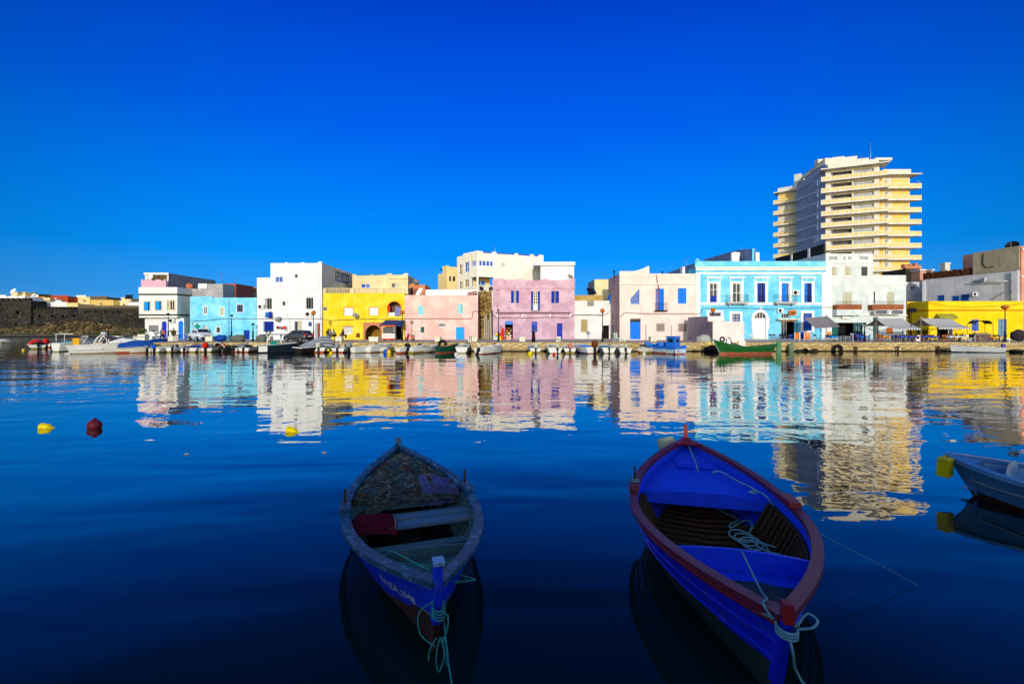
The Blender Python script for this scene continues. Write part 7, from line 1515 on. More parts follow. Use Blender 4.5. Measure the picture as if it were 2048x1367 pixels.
# ---- cars
def car(name, label, px, Y, rz, paint, L=3.9, kind='hatch'):
    o = empty(name, label, 'car', (X(px,Y), Y, QZ), rz)
    if kind == 'hatch': st = [(-.5,.30,.62,.62,.70), (-.485,.25,.82,.82,.78), (-.44,.23,.92,1.12,.82), (-.36,.22,.95,1.40,.83), (-.1,.22,.94,1.46,.84), (.1,.22,.92,1.44,.84), (.27,.22,.90,.98,.83), (.40,.23,.82,.82,.81), (.47,.25,.70,.70,.77), (.5,.3,.55,.55,.66)]
    else: st = [(-.5,.35,.78,.78,.74), (-.485,.3,.98,.98,.82), (-.40,.28,1.0,1.0,.84), (-.24,.28,1.02,1.04,.85), (-.20,.28,1.02,1.5,.85), (.02,.28,1.02,1.62,.85), (.14,.28,1.02,1.58,.85), (.25,.28,1.02,1.1,.85), (.42,.30,.98,.98,.83), (.485,.33,.86,.86,.8), (.5,.38,.7,.7,.72)]
    q = MB(); rows = []
    for x, z0, zb_, zr, hw in st:
        cab = zr > zb_+.05; hr = hw*.76 if cab else hw*.93; zz = max(zb_, zr)
        prof = [(hw*.93, z0), (hw, (z0+zb_)/2), (hw*.97, zb_), (hr, zz-.04 if cab else zz+.01), (hr*.86, zz+.02)]
        rows.append([(x*L, -w_, z) for w_, z in prof] + [(x*L, w_, z) for w_, z in prof[::-1]])
    b = len(q.v); n = 10
    for r_ in rows: q.v += r_
    for i in range(len(rows)-1):
        for j in range(n):
            jj = (j+1) % n; q.f.append([b+i*n+j, b+(i+1)*n+j, b+(i+1)*n+jj, b+i*n+jj]); q.m.append(0); q.sm.append(True)
    q.f.append([b+j for j in range(n)]); q.m.append(0); q.sm.append(False); e = b+(len(rows)-1)*n; q.f.append([e+j for j in range(n)]); q.m.append(0); q.sm.append(False)
    body = q.build('body', paint, o, world=False)
    def glass_quad(nm, pts, out): g = MB(); g.poly([tuple(Vector(p)+Vector(out)*.02) for p in pts]); return g.build(nm, GLASS, o, world=False, fixn=False)
    def sec(x):
        for a, c in zip(st, st[1:]):
            if a[0] <= x <= c[0]: f_ = (x-a[0])/(c[0]-a[0]); return [p+(r_-p)*f_ for p, r_ in zip(a, c)]
    spans = ((-.36,-.16),(-.13,.1),(.12,.22)) if kind == 'hatch' else ((-.17,-.02),(.01,.13),(.15,.21))
    for sd in (-1, 1):
        for a, c in spans:
            A_, C_ = sec(a), sec(c); f0, f1 = .12, .82
            pt = lambda s_, x, f_: (x*L, sd*(s_[4]*.97+(s_[4]*.76-s_[4]*.97)*f_)+sd*.012, s_[2]+(s_[3]-.04-s_[2])*f_)
            glass_quad('side_window', [pt(A_,a,f0), pt(C_,c,f0), pt(C_,c,f1), pt(A_,a,f1)], (0,0,0))
    ia, ic = (5, 6) if kind == 'hatch' else (6, 7); a, c = st[ia], st[ic]
    glass_quad('windscreen', [((a[0]+(c[0]-a[0])*f_)*L, s_*a[4]*(.66 if f_ < .5 else .78), a[3]+(c[3]-a[3])*f_+.03) for f_, s_ in ((.1,-1),(.1,1),(.9,1),(.9,-1))], (.7,0,.5))
    ia, ic = (3, 2) if kind == 'hatch' else (4, 3); a, c = st[ia], st[ic]
    glass_quad('rear_window', [((a[0]+(c[0]-a[0])*f_)*L, s_*a[4]*(.62 if f_ < .5 else .72), a[3]+(c[3]-a[3])*f_+.03) for f_, s_ in ((.12,-1),(.12,1),(.85,1),(.85,-1))], (-.8,0,.4))
    wr = .3 if kind == 'hatch' else .36
    for x in (-.31, .31):
        for sd in (-1, 1):
            w_ = MB(); w_.lathe([(wr*.62, -.1), (wr*.9, -.11), (wr, -.06), (wr, .06), (wr*.9, .11), (wr*.62, .1)], (x*L, sd*.76, wr), 18, axis='y'); wo_ = w_.build('wheel', RUBBER, o, world=False)
            w_ = MB(); w_.lathe([(wr*.64, 0), (wr*.6, .03), (wr*.2, .0), (.02, .02)], (x*L, sd*.865-(.02), wr), 12, axis='y')
            for k_ in range(5): w_.rbox((x*L+wr*.35*math.cos(1.257*k_), sd*.875, wr+wr*.35*math.sin(1.257*k_)), (wr*.28,.012,.03), 0, 0, 1, -1.257*k_)
            w_.build('rim', STEEL, wo_, world=False)
    for sd in (-1, 1):
        MB().rbox((.475*L, sd*.58, .66 if kind == 'hatch' else .82), (.07,.14,.07)).build('headlight', GELG, o, world=False); MB().rbox((-.492*L, sd*.62, .86), (.04,.1,.14)).build('taillight', REDP, o, world=False)
        MB().rbox((.2*L, sd*.92, 1.0), (.06,.09,.07)).build('wing_mirror', paint, o, world=False)
    MB().rbox((.497*L,0,.45), (.05,.66,.1)).build('front_bumper', BLACK, o, world=False); MB().rbox((-.5*L,0,.45), (.05,.66,.1)).build('rear_bumper', BLACK, o, world=False)
    MB().rbox((.50*L,0,.64 if kind == 'hatch' else .74), (.025,.36,.07)).build('grille', BLACK, o, world=False); MB().rbox((-.505*L,0,.7), (.02,.25,.055)).build('number_plate', WHITE, o, world=False)
    return o
car('parked_hatchback', 'dark grey hatchback parked before the tall white house', 597, 59.2, R(180-22), simple('dark grey car paint', (58, 62, 62), .25, .05, spec=.6), 3.8)
car('white_pickup', 'white pickup truck parked nose right before the pale blue house', 401, 61.5, R(-38), simple('white car paint', (224, 228, 232), .25, .04, spec=.6), 4.5, 'pickup')
# ---- scooters
def scooter(label, px, Y, rz, paint):
    o = empty('motor_scooter', label, 'scooter', (X(px,Y), Y, QZ), rz)
    for x in (-.62, .62):
        w_ = MB(); w_.torus((x,0,.24), .18, .06, 'y', 18, 8); wo_ = w_.build('wheel', RUBBER, o, world=False); w_ = MB(); w_.lathe([(.13,-.03),(.13,.03),(.03,.05)], (x,0,.24), 12, axis='y'); w_.build('rim', STEEL, wo_, world=False)
    q = MB(); q.grid(lambda u, v: (-.85+.75*u, (.17*math.sin(u*3.0)+.03)*math.cos(math.pi*v), .42+.1*(1-u)+.16*math.sin(math.pi*v)+.06*u), 10, 10); q.rbox((-.05,0,.3), (.3,.15,.04)).rbox((.34,0,.62), (.05,.2,.34), 0, 0, .8, R(-20)).rbox((.62,0,.48), (.2,.07,.03)); q.build('body_panels', paint, o, world=False, fixn=False)
    q = MB(); q.rbox((-.45,0,.78), (.38,.13,.06), 0, 0, .85); q.build('seat', BLACK, o, world=False); q = MB(); q.tube([(.6,0,.3),(.36,0,.98)], .035, 6).tube([(.3,-.33,1.02),(.36,0,.98),(.3,.33,1.02)], .025, 6).tube([(.4,-.2,1.0),(.42,-.28,1.25)], .012, 4).ball((.42,-.3,1.28), .06, .02, .05, 8, 5); q.build('handlebar', STEEL, o, world=False); MB().ball((.46,0,.9), .08, .1, .09, 10, 6).build('headlamp', GELG, o, world=False)
    MB().tube([(0,.1,.2),(.05,.28,.0)], .015, 5).build('kickstand', BLACK, o, world=False); return o
scooter('red scooter leaning under the salmon house lamp', 820, 60.5, R(150), REDP); scooter('blue scooter before the corner house', 364, 61.5, R(25), BRITE)
# ---- green diamond road sign
o = empty('road_sign', 'teal diamond road sign on a post by the pale blue house', 'road sign', (X(386,62), 62, QZ)); MB().tube([(0,0,0),(0,0,Z(643,62)-QZ)], .04, 6).build('post', STEEL, o, world=False); MB().prism([(.15,Z(652.5,62)-QZ),(.62,Z(646,62)-QZ),(1.08,Z(652.5,62)-QZ),(.62,Z(659.5,62)-QZ)], lambda u, v, d: (u, -.05+d, v), 0, .03).build('sign_plate', TEAL, o, world=False)
# ---- laundry
def laundry(px, py, w_, h, col, label, Y=66.7):
    mb = MB(); mb.grid(lambda u, v: (w_*(u-.5)*(1+.15*v), .06*math.sin(u*9)*v, -h*v), 8, 6); t = mb.build('hanging_cloth', col, None, world=False, fixn=False); t.location = (X(px,Y), Y, Z(py,Y)); tag(t, label, 'laundry', 'laundry on the tall white house')
laundry(534, 624, .5, .75, simple('mid blue cloth', (36, 110, 190), .9), 'mid blue cloth hanging under the left window'); laundry(540.5, 623, .45, .95, simple('navy blue cloth', (26, 50, 150), .9), 'navy cloth hanging beside the mid blue one'); laundry(554.5, 652, .2, .4, BK, 'black garment on the low washing line'); laundry(557.5, 652, .2, .35, simple('rose red cloth', (214, 50, 70), .9), 'rose red garment on the low washing line'); laundry(563, 653, .2, .4, NVY, 'navy garment on the low washing line'); laundry(568.5, 652, .35, .4, simple('bright red cloth', (220, 40, 40), .9), 'bright red cloth on the low washing line')
t = MB().tube([(X(551,66.75),66.72,Z(651.5,66.75)), (X(562,66.75),66.72,Z(652.5,66.75)), (X(577,66.75),66.72,Z(650.5,66.75))], .012, 4).thing('washing_line', BLACK, (X(564,66.7),66.7,Z(652,66.7)), 'thin washing line on the tall white house wall', 'washing line')
# ---- cables along the fronts
def cable(pts, label, r=.028):
    P_ = rope([(X(a,Y), Y, Z(b_,Y)) for a, b_, Y in pts], sub=5); MB().tube(P_, r, 5).thing('power_cable', BLACK, tuple(P_[0]), label, 'cable', 'cables along the house fronts')
cable([(380,640,68.9),(387,640.5,68.85),(393,642,68.85),(420,640,68.85),(445,637,68.85),(480,637,68.85),(513,637,68.85)], 'dark cable across the pale blue house'); cable([(514,637.5,66.85),(545,637,66.85),(580,637,66.85),(605,637.5,66.85),(643,637,66.85)], 'dark cable across the tall white house'); cable([(644,635,67.3),(655,640,67.3),(690,639.5,67.3),(730,637.5,67.3),(770,638,67.3),(809,637,67.3)], 'dark cable across the yellow house'); cable([(984,629,68.8),(990,632,68.8),(998,635,68.8),(1060,635,68.7),(1110,634,68.8),(1130,635.5,68.8),(1142,633,68.8),(1149,629,68.8)], 'dark cable sagging under the mauve house ledge'); cable([(1149,630,71.2),(1170,629,71.2),(1206,629.5,71.2),(1218,624,71.0)], 'dark cable across the low white house'); cable([(1240,632,65.3),(1246,630,65.3),(1250,625.5,65.3),(1290,627,65.3),(1340,627.5,65.3),(1390,627,65.3)], 'dark cable across the pale pink house'); cable([(1392,627,68.7),(1401,626,68.7),(1405,618,68.7),(1411,616,68.7),(1460,615.5,68.7),(1500,616,68.7),(1550,618,68.7),(1600,616,68.7),(1651,614,68.7)], 'dark cable across the azure house'); cable([(1652,614,68.8),(1668,614.5,68.8),(1670,621,68.8),(1672,629,68.8)], 'dark cable end on the pale grey house'); cable([(1860,604,68.2),(1880,609,68.0),(1930,613,67.8),(1990,611,67.8),(2046,607,67.8)], 'sagging cable before the yellow cafe parapet')
# ---- ice cream cart with a blue awning
Yk = 63.5; o = empty('snack_cart', 'white and red ice cream cart under a blue awning by the yellow house', 'snack cart', (X(778,Yk), Yk, QZ)); wk = (X(791,Yk)-X(766,Yk))/2
MB().box(-wk,wk,-.4,.4,.15,.95).build('counter', WHITE, o, world=False); MB().box(-wk,wk,-.42,-.401,.16,.32).build('red_skirt', REDP, o, world=False); q = MB()
for i in range(5): q.ball((-wk*.6+i*wk*.3,-.41,.62+.05*math.sin(i*2)), .09, .03, .08, 8, 6)
q.build('scoop_decoration', simple('ice cream pink', (206, 110, 110), .6, .3), o, world=False); q = MB()
for x in (-wk,wk):
    for y in (-.38,.38): q.tube([(x*.97,y,.95),(x*.97,y,1.95)], .03, 5)
q.build('posts', WHITE, o, world=False); MB().box(-wk*.96,wk*.96,.0,.03,1.0,1.85).build('picture_board', simple('black white board', (90, 90, 92), .5, .9, 5), o, world=False); MB().box(-wk-.08,wk+.08,-.5,.5,1.953,2.12).build('roof_valance', simple('red orange valance', (222, 84, 46), .6, .2), o, world=False)
for x in (-wk*.6, wk*.6): MB().lathe([(.16,-.04),(.16,.04)], (x,-.3,.16), 14, axis='y').build('wheel', RUBBER, o, world=False)
Yk = 65.5; mb = MB(); x0,x1 = X(764,Yk), X(804,Yk); mb.add([(x0,67.4,Z(640,67.4)),(x1,67.4,Z(640,67.4)),(x1+.1,65,Z(650,65)),(x0-.25,65,Z(650,65)),(x1+.1,65,Z(652.5,65)),(x0-.25,65,Z(652.5,65)),(x0,67.4,Z(641,67.4)),(x1,67.4,Z(641,67.4))], [[0,1,2,3],[3,2,4,5],[0,3,5,6],[1,7,4,2],[6,5,4,7]]); mb.thing('cloth_awning', simple('dark blue awning', (38, 62, 120), .8, .25), (x0,66.5,Z(645,66.5)), 'dark blue sloping awning over the ice cream cart', 'awning', fixn=False)
# crates and bits round the mauve shop
def crate(px, pyt, pyb, Y, wpx, col, label, cat='box', name='plastic_crate', d=.35):
    w_ = wpx*Y/F/2; z0, z1 = max(QZ, Z(pyb,Y)), Z(pyt,Y); mb = MB(); h = z1-z0
    mb.box(-w_,w_,-d/2,d/2,0,.04); mb.box(-w_,w_,-d/2,-d/2+.03,.041,h).box(-w_,w_,d/2-.03,d/2,.041,h).box(-w_,-w_+.03,-d/2+.031,d/2-.031,.041,h).box(w_-.03,w_,-d/2+.031,d/2-.031,.041,h).box(-w_-.015,w_+.015,-d/2-.015,d/2+.015,h-.08,h-.04)
    t = mb.build(name, col, None, world=False); t.location = (X(px,Y),Y,z0); return tag(t, label, cat)
o = empty('red_dispenser', 'red slim dispenser standing left of the mauve shop door', 'dispenser', (X(1005.5,67.5), 67.5, QZ)); MB().rbox((0,0,.82), (.25,.22,.82), 0, 0, .97).build('cabinet', REDP, o, world=False); MB().lathe([(.1,0),(.08,.02)], (0,-.25,1.1), 10, axis='y').lathe([(.09,0),(.07,.02)], (0,-.25,.75), 10, axis='y').build('dial', DARK, o, world=False); MB().rbox((0,-.02,1.68), (.2,.18,.035)).build('cap', REDP, o, world=False)
crate(994, 663.5, 670.5, 60.8, 5.5, YELF, 'yellow box stacked on the pale crate at the lamp post').location.z = QZ+.6; crate(991, 670.5, 679, 60.8, 9, simple('pale mint crate', (196, 218, 206), .7), 'pale mint crate at the foot of the dark lamp post'); crate(999.8, 664, 671, 61.6, 5, REDP, 'red box on the small yellow box').location.z = QZ+.62; crate(999.8, 671, 681, 61.6, 5, YELF, 'small yellow box under the red box'); crate(1017, 672, 680, 67, 8, simple('peach carton', (228, 186, 150), .8), 'peach carton before the mauve shop door')
# folding green striped chair near pale pink house
o = empty('striped_chair', 'green and white striped chair by the pale pink house corner', 'chair', (X(1232,57.5),57.5,QZ), R(15)); MB().grid(lambda u, v: (-.28+.56*u, .18+.12*v, .55+.62*v), 6, 6).build('backrest', stripes('green stripe canvas', (30, 130, 80), (230, 230, 220), .28, 0), o, world=False, fixn=False); MB().box(-.28,.28,-.3,.2,.46,.52).build('seat', WHITE, o, world=False)
for x in (-.28,.28):
    for y in (-.28,.2): MB().tube([(x,y,0),(x,y,.46)], .025, 5).build('leg', WHITE, o, world=False)
# ---- pink kiosk by the dock corner
P_KI = plaster('blush kiosk render', (246, 230, 220), (250, 238, 230), .6, .4, (.62, .40, .36)); P_KM = plaster('shade mauve kiosk side', (160, 142, 160), (178, 162, 174), .6, .6)  # mauve side: the kiosk wall with shade put into its colour
o = empty('utility_kiosk', 'blush pink windowless kiosk with a graffitied side coloured in mauve shade at the dock corner', 'kiosk', (X(1456,55.75), 55.75, QZ))
Y0 = 55.72; x0, xm, x1 = X(1425.5,Y0), X(1458.5,Y0), X(1488,Y0); z1 = Z(643,Y0); y1 = 61.5
q = MB(); q.box(x0+.01,x1,Y0,y1,.35,z1).box(x0-.02,xm-.02,Y0-.05,Y0-.002,.5,z1+.02).box(xm+.06,x1,Y0-.05,Y0-.002,.5,z1-.01).box(X(1474.5,Y0),X(1488,Y0),Y0-.35,Y0-.052,.4,Z(680,Y0)); q.build('wall', P_KI, o)
MB().box(x0-.02,x0+.005,Y0+.0,y1,.35,z1).build('graffiti_side', P_KM, o); q = MB()
gr = random.Random(3)
for i in range(14): yy, zz = Y0+2.2+gr.uniform(-1.4,1.2), QZ+1.7+gr.choice((0,.35))+gr.uniform(-.06,.06); q.tube([(x0-.03,yy,zz),(x0-.03,yy+gr.uniform(-.15,.15),zz+gr.uniform(-.15,.15))], .03, 4)
q.build('graffiti_scrawl', BLACK, o); Y2 = 57.5; q = MB(); q.box(X(1416,Y2),X(1448.5,Y2),Y2,y1+2.5,z1+.004,Z(632,Y2)); q.build('upper_wall', P_KI, o); MB().box(X(1415.5,Y2),X(1416,Y2)-.002,Y2+.1,y1+2.4,.35,Z(632.5,Y2)).build('rear_side', P_KM, o)
q = MB()
for i in range(7): q.rbox((X(1418+4.5*i,Y2-.2), Y2-.15, Z(643.5,Y2)+gr.uniform(0,.05)), (.12,.12,.05), gr.uniform(0,1))
q.build('rubble_edge', simple('orange rubble', (190, 130, 64), .9, .4, 7), o)
# ---- cafe terrace: sail, awnings, tables and chairs
mb = MB(); c = [Vector((X(1608.5,66),66,Z(635.5,66))), Vector((X(1655.5,66.5),66.5,Z(632,66.5))), Vector((X(1680,60),60,Z(653,60))), Vector((X(1631,60),60,Z(656.8,60)))]
def sf(u, v): p = (c[0]*(1-u)+c[1]*u)*(1-v)+(c[3]*(1-u)+c[2]*u)*v; return p+Vector((0,0,-.22*math.sin(math.pi*u)*math.sin(math.pi*v)+.25*(abs(u-.5)<.01)*0+.18*max(0,1-8*((u-.48)**2+(v-.45)**2))))
mb.grid(sf, 16, 12); o = empty('sail_shade', 'mauve grey four cornered sail shade between azure and pale grey houses', 'shade', (X(1645,63),63,QZ)); mb.build('canvas', simple('mauve grey canvas', (156, 140, 140), .9, .12), o, fixn=False)
MB().tube([(X(1652.5,65.5),65.5,QZ),(X(1652.5,65.5),65.5,Z(628,65.5))], .06, 6).tube([(X(1640,62.5),62.5,QZ),(X(1641,62.5),62.5,Z(657,62.5))], .05, 6).build('post', STEEL, o)
STRP = stripes('awning stripe', (226, 224, 220), (138, 136, 134), .34, 0)
def awning(label, x0, x1, Yr, Yf, Yb, zr, zf, zb_):
    """ridge tent: striped front slope, shorter back slope, mast at the left end of the ridge"""
    o = empty('striped_awning', label, 'awning', ((x0+x1)/2, Yr, QZ)); xd = x1-x0
    def fr(u, v): return (x0+xd*u, Yr+(Yf-Yr)*v, zr+(zf-zr)*v-.22*math.sin(math.pi*v)+.04*math.cos(u*math.pi*8)*math.sin(math.pi*v))
    def bk(u, v): return (x0+xd*u, Yr+(Yb-Yr)*v, zr-.02+(zb_-zr)*v-.18*math.sin(math.pi*v))
    mb = MB(); mb.grid(fr, 24, 10); mb.grid(lambda u, v: (x0+xd*u, Yf-.01, zf-.24*v*(.7+.3*abs(math.sin(u*40)))), 60, 2); mb.build('canvas', STRP, o, fixn=False)
    mb = MB(); mb.grid(bk, 10, 8); mb.build('back_canvas', STRP, o, fixn=False)
    xm = x0+.05
    MB().tube([(xm,Yr,QZ),(xm,Yr,zr+.3)], .07, 8).build('mast', simple('pale wooden mast', (176, 150, 120), .7), o); MB().tube([(x1-.05,Yr,QZ),(x1-.05,Yr,zr)], .05, 8).tube([(xm,Yr,zr),(x1,Yr,zr)], .04, 6).build('ridge_pole', STEEL, o)
    MB().tube([(xm,Yr,QZ+1.3),(xm,Yf,zf)], .035, 5).tube([(xm,Yr,QZ+1.3),(xm,Yb,zb_)], .035, 5).tube([(x1-.05,Yr,QZ+1.3),(x1-.05,Yf,zf)], .035, 5).tube([(x0+xd*.3,Yr,QZ+1.4),(x0+xd*.3,Yf,zf)], .035, 5).build('struts', BLACK, o); return o
awning('striped grey tent awning over the blue clothed tables before the pale grey house', 49.5, 53.2, 61.9, 59.3, 64.5, 4.09, 2.80, 3.1); awning('second striped grey tent awning, before the yellow cafe', 55.5, 59.6, 61.8, 59.2, 64.4, 4.09, 2.9, 3.1)
WCH = simple('walnut chair', (96, 58, 34), .6, .2); OCH = simple('orange wood chair', (176, 96, 44), .6, .2); BCH = simple('black chair', (34, 34, 38), .6, .2); WHC = simple('white plastic chair', (222, 222, 216), .5, .05); BLC = simple('blue plastic chair', (26, 80, 190), .5, .1)
def chair_mesh(mat, name='cafe_chair'):
    q = MB(); q.box(-.2,.2,-.2,.2,.43,.47)
    for x in (-.18,.18):
        q.tube([(x,-.18,0),(x,-.18,.43)], .022, 5); q.tube([(x,.24,0),(x,.19,.43),(x,.25,.9)], .022, 5)
    q.rbox((0,.235,.78), (.2,.015,.1), 0, 0, 1, 0, R(-8)).box(-.17,.17,-.19,-.17,.2,.23)
    return q
chairs = {}
def chair(px, Y, rz, mat, label, first={}):
    key = mat.name
    if key not in chairs: t = chair_mesh(mat).build('cafe_chair', mat, None, world=False); chairs[key] = t
    else: t = chairs[key].copy(); COL.objects.link(t)
    t.location = (X(px,Y),Y,QZ); t.rotation_euler = (0,0,rz); return tag(t, label, 'chair', 'cafe terrace chairs, '+mat.name)
tables = []
def table(px, Y, cloth, label, clabel=None, w_=.42):
    if not tables:
        q = empty('cafe_table', label, 'table', (0,0,0)); MB().box(-.4,.4,-.4,.4,.70,.74).build('table_top', WOODB, q, world=False)
        for x in (-.33,.33):
            for y in (-.33,.33): MB().tube([(x*1.1,y*1.1,0),(x,y,.70)], .025, 5).build('leg', GREYW, q, world=False)
        tables.append(q); t = q
    else: t = copy_tree(tables[0])
    t.location = (X(px,Y),Y,QZ); tag(t, label, 'table', 'cafe terrace tables')
    if cloth:
        mb = MB(); mb.grid(lambda u, v: (-.5+u, -.5+v, .0 - .26*max(0, max(abs(2*u-1), abs(2*v-1))-.82)/.18*(.7+.3*math.sin(9*u+7*v))), 12, 12); c_ = mb.build('tablecloth', cloth, None, world=False, fixn=False); c_.location = (X(px,Y),Y,QZ+.75); tag(c_, clabel, 'tablecloth', 'tablecloths on the cafe terrace')
CB, CV, CW = simple('turquoise cloth', (16, 140, 226), .8, .15), simple('violet blue cloth', (64, 84, 180), .8, .2), simple('white cloth', (214, 214, 204), .8, .1)
tl = [(1550, 63, None, 'bare dark table left of the azure shop door', None), (1572, 61, None, 'bare table before the azure shop door', None), (1600, 60.5, None, 'bare table beside the orange boards', None), (1665, 58.5, CB, 'table under the turquoise cloth left of the railing', 'turquoise cloth on the table below the sail shade'), (1692, 60, None, 'bare table at the dark cafe opening', None), (1726, 58.5, CB, 'table under the turquoise cloth before the cafe window', 'turquoise cloth on the table before the cafe window'), (1768, 58.8, simple('orange cloth', (226, 140, 40), .8), 'table under the orange cloth below the first awning', 'orange cloth below the first awning'), (1788, 59.3, CV, 'violet clothed table left below the first awning', 'violet blue cloth left below the first awning'), (1803, 58.4, CV, 'violet clothed table in the middle below the first awning', 'violet blue cloth in the middle below the first awning'), (1821, 58.2, CV, 'violet clothed long table right below the first awning', 'violet blue cloth right below the first awning'), (1848, 58.6, CV, 'violet clothed table left below the second awning', 'navy violet cloth left below the second awning'), (1865, 58.4, CV, 'violet clothed table below the middle of the second awning', 'violet cloth below the middle of the second awning'), (1900, 58.3, CW, 'white clothed table below the second awning', 'white cloth below the second awning'), (1913, 58.6, CW, 'white clothed table at the right end of the second awning', 'white cloth at the right end of the second awning'), (2000, 58, None, 'bare table beside the flattened lamp', None)]
for a in tl: table(*a)
cr = random.Random(11); clab = {WCH: 'walnut brown cafe chair among the terrace tables', OCH: 'orange brown wooden cafe chair among the terrace tables', BCH: 'black cafe chair at the terrace of the azure and grey houses', WHC: 'white plastic cafe chair on the terrace', BLC: 'blue plastic cafe chair on the terrace'}
for px, Y, *_ in tl:
    for s_ in (-1, 1):
        m_ = BCH if px < 1720 else (cr.choice((WCH, OCH, WHC)) if px < 1840 else cr.choice((WCH, OCH, OCH)))
        chair(px+s_*cr.uniform(6.5,8.5), Y+cr.uniform(-.3,.5), R(90*(-s_)+cr.uniform(-35,35)), m_, clab[m_])
    if cr.random() < .75: chair(px+cr.uniform(-2,2), Y+.8, R(cr.uniform(-25,25)), BCH if px < 1720 else cr.choice((WCH, OCH)), clab[BCH] if px < 1720 else '').__setitem__('label', '') if False else chair(px+cr.uniform(-2,2), Y+.85, R(cr.uniform(-25,25)), BCH if px < 1720 else WCH, clab[BCH] if px < 1720 else clab[WCH])
for px, Y, m_ in ((1500, 62.5, WHC), (1511, 62, WHC), (1646, 59.5, BLC), (1654, 58.8, WHC), (1738, 58.5, WHC), (1745, 58.6, BLC), (1757, 58.4, OCH), (1880, 58.6, WCH), (1889, 58.2, OCH), (1926, 58.3, WHC), (1933, 58.5, WHC), (1938, 58.2, WHC), (1945, 58.4, WHC), (1580, 60, BLC), (1588, 60.5, BCH), (1632, 59.5, BCH), (1718, 58.3, BLC), (1733, 58.2, BLC)):
    chair(px, Y, R(cr.uniform(0,360)), m_, clab[m_])
o = empty('deck_chair', 'pale turquoise deck chair beside the orange boards', 'deck chair', (X(1627,59.5),59.5,QZ), R(60)); MB().grid(lambda u, v: (-.25+.5*u, -.5+1.1*v, .3+.75*v*v), 4, 8).build('canvas', simple('turquoise canvas', (70, 180, 210), .8), o, world=False, fixn=False); MB().tube([(-.26,-.5,.0),(-.26,.6,1.05)], .025, 5).tube([(.26,-.5,0),(.26,.6,1.05)], .025, 5).tube([(-.26,.5,0),(-.26,-.3,.6)], .025, 5).tube([(.26,.5,0),(.26,-.3,.6)], .025, 5).build('frame', WHITE, o, world=False)
def board(px, pyt, pyb, Y, wpx, col, label, name='menu_board', deco=None):
    o = empty(name, label, 'board', (X(px,Y),Y,QZ), R(cr.uniform(-10,10))); w_ = wpx*Y/F/2; z0, z1 = Z(pyb,Y)-QZ, Z(pyt,Y)-QZ; MB().box(-w_,w_,-.03,.03,max(.1,z0),z1).build('panel', col, o, world=False); MB().box(-w_-.05,-w_-.002,-.04,.04,0,z1+.05).box(w_+.002,w_+.05,-.04,.04,0,z1+.05).build('frame', WHITE, o, world=False)
    if deco:
        q = MB(); q.ball((0,-.035,(z0+z1)/2), w_*.6, .012, (z1-z0)*.18, 10, 6); q.box(-w_*.7,w_*.7,-.042,-.031,z1-.25,z1-.12); q.build('picture', deco, o, world=False)
    return o
board(1594, 665, 677, 59.5, 9, ORANGE, 'orange wooden board in a white frame by the azure shop'); board(1614, 665, 678, 59.3, 11.5, ORANGE, 'orange menu board with red and white picture', deco=simple('red white print', (230, 150, 120), .6, .5)); board(1604, 664, 679, 60, 8, BLUEP, 'blue board between the two orange boards'); board(1657, 663, 671, 60.5, 11, simple('amber fabric', (206, 146, 60), .8, .2), 'amber patterned screen below the sail shade'); board(1706, 667, 681, 59.5, 9, simple('patterned white screen', (170, 170, 166), .8, .6, 8), 'white patterned screen at the cafe'); board(1716, 667, 681, 59, 22, simple('navy patterned screen', (36, 42, 96), .8, .7, 7), 'navy patterned screen at the cafe front'); board(1836, 670, 682, 58.2, 10, WHITE, 'white board with a black feather mark below the awnings', deco=BLACK)
# food stall with a domed canopy
Ys = 59.0; o = empty('food_stall', 'food stall with a domed dark canopy frame before the yellow cafe', 'food stall', (X(1960,Ys),Ys,QZ)); w_ = 18*Ys/F; zt = Z(641,Ys)-QZ; q = MB()
for y in (-.5,.5):
    q.tube([(-w_,y,0),(-w_,y,zt-.45),(-w_+.35,y,zt-.1),(-w_+.6,y,zt),(w_-.6,y,zt),(w_-.35,y,zt-.1),(w_,y,zt-.45),(w_,y,0)], .03, 6)
q.build('frame', BLACK, o, world=False); MB().grid(lambda u, v: (-w_+2*w_*u, -.52+1.04*v, zt-.42*abs(2*u-1)**3), 14, 2).build('canopy', simple('dark grey canopy', (72, 70, 74), .9, .2), o, world=False, fixn=False)
MB().box(-w_*.9,w_*.9,-.4,.4,.1,.92).build('counter', simple('counter print', (110, 90, 80), .6, .8, 4), o, world=False); MB().box(-w_*.95,w_*.95,-.45,.45,.923,.98).build('counter_top', STEEL, o, world=False); q = MB()
for i in range(7): q.ball((-w_*.8+i*w_*.26,-.1,1.08), .11, .11, .1, 8, 6)
q.build('goods', simple('stall goods', (206, 150, 90), .7, .5), o, world=False)
blob('red_basin', 1982, 676, 59.5, .28, .2, simple('orange red basin', (226, 80, 40), .5), 'orange red basin beside the food stall', 'basin', .05)
o = empty('white_stool', 'white plastic stool with a round hole before the yellow cafe', 'stool', (X(2012,57.6),57.6,QZ)); MB().box(-.19,.19,-.17,.17,.42,.46).build('seat', WHC, o, world=False)
for x in (-.18,.18):
    for y in (-.15,.15): MB().rbox((x*1.15,y*1.1,.21), (.05,.02,.21), 0, 0, .9).build('leg', WHC, o, world=False)
blob('covered_goods', 2036, 670, 60, .85, .75, simple('dark tarpaulin pile', (52, 46, 52), .8, .3), 'dark covered pile at the right edge of the terrace', 'goods', .25)
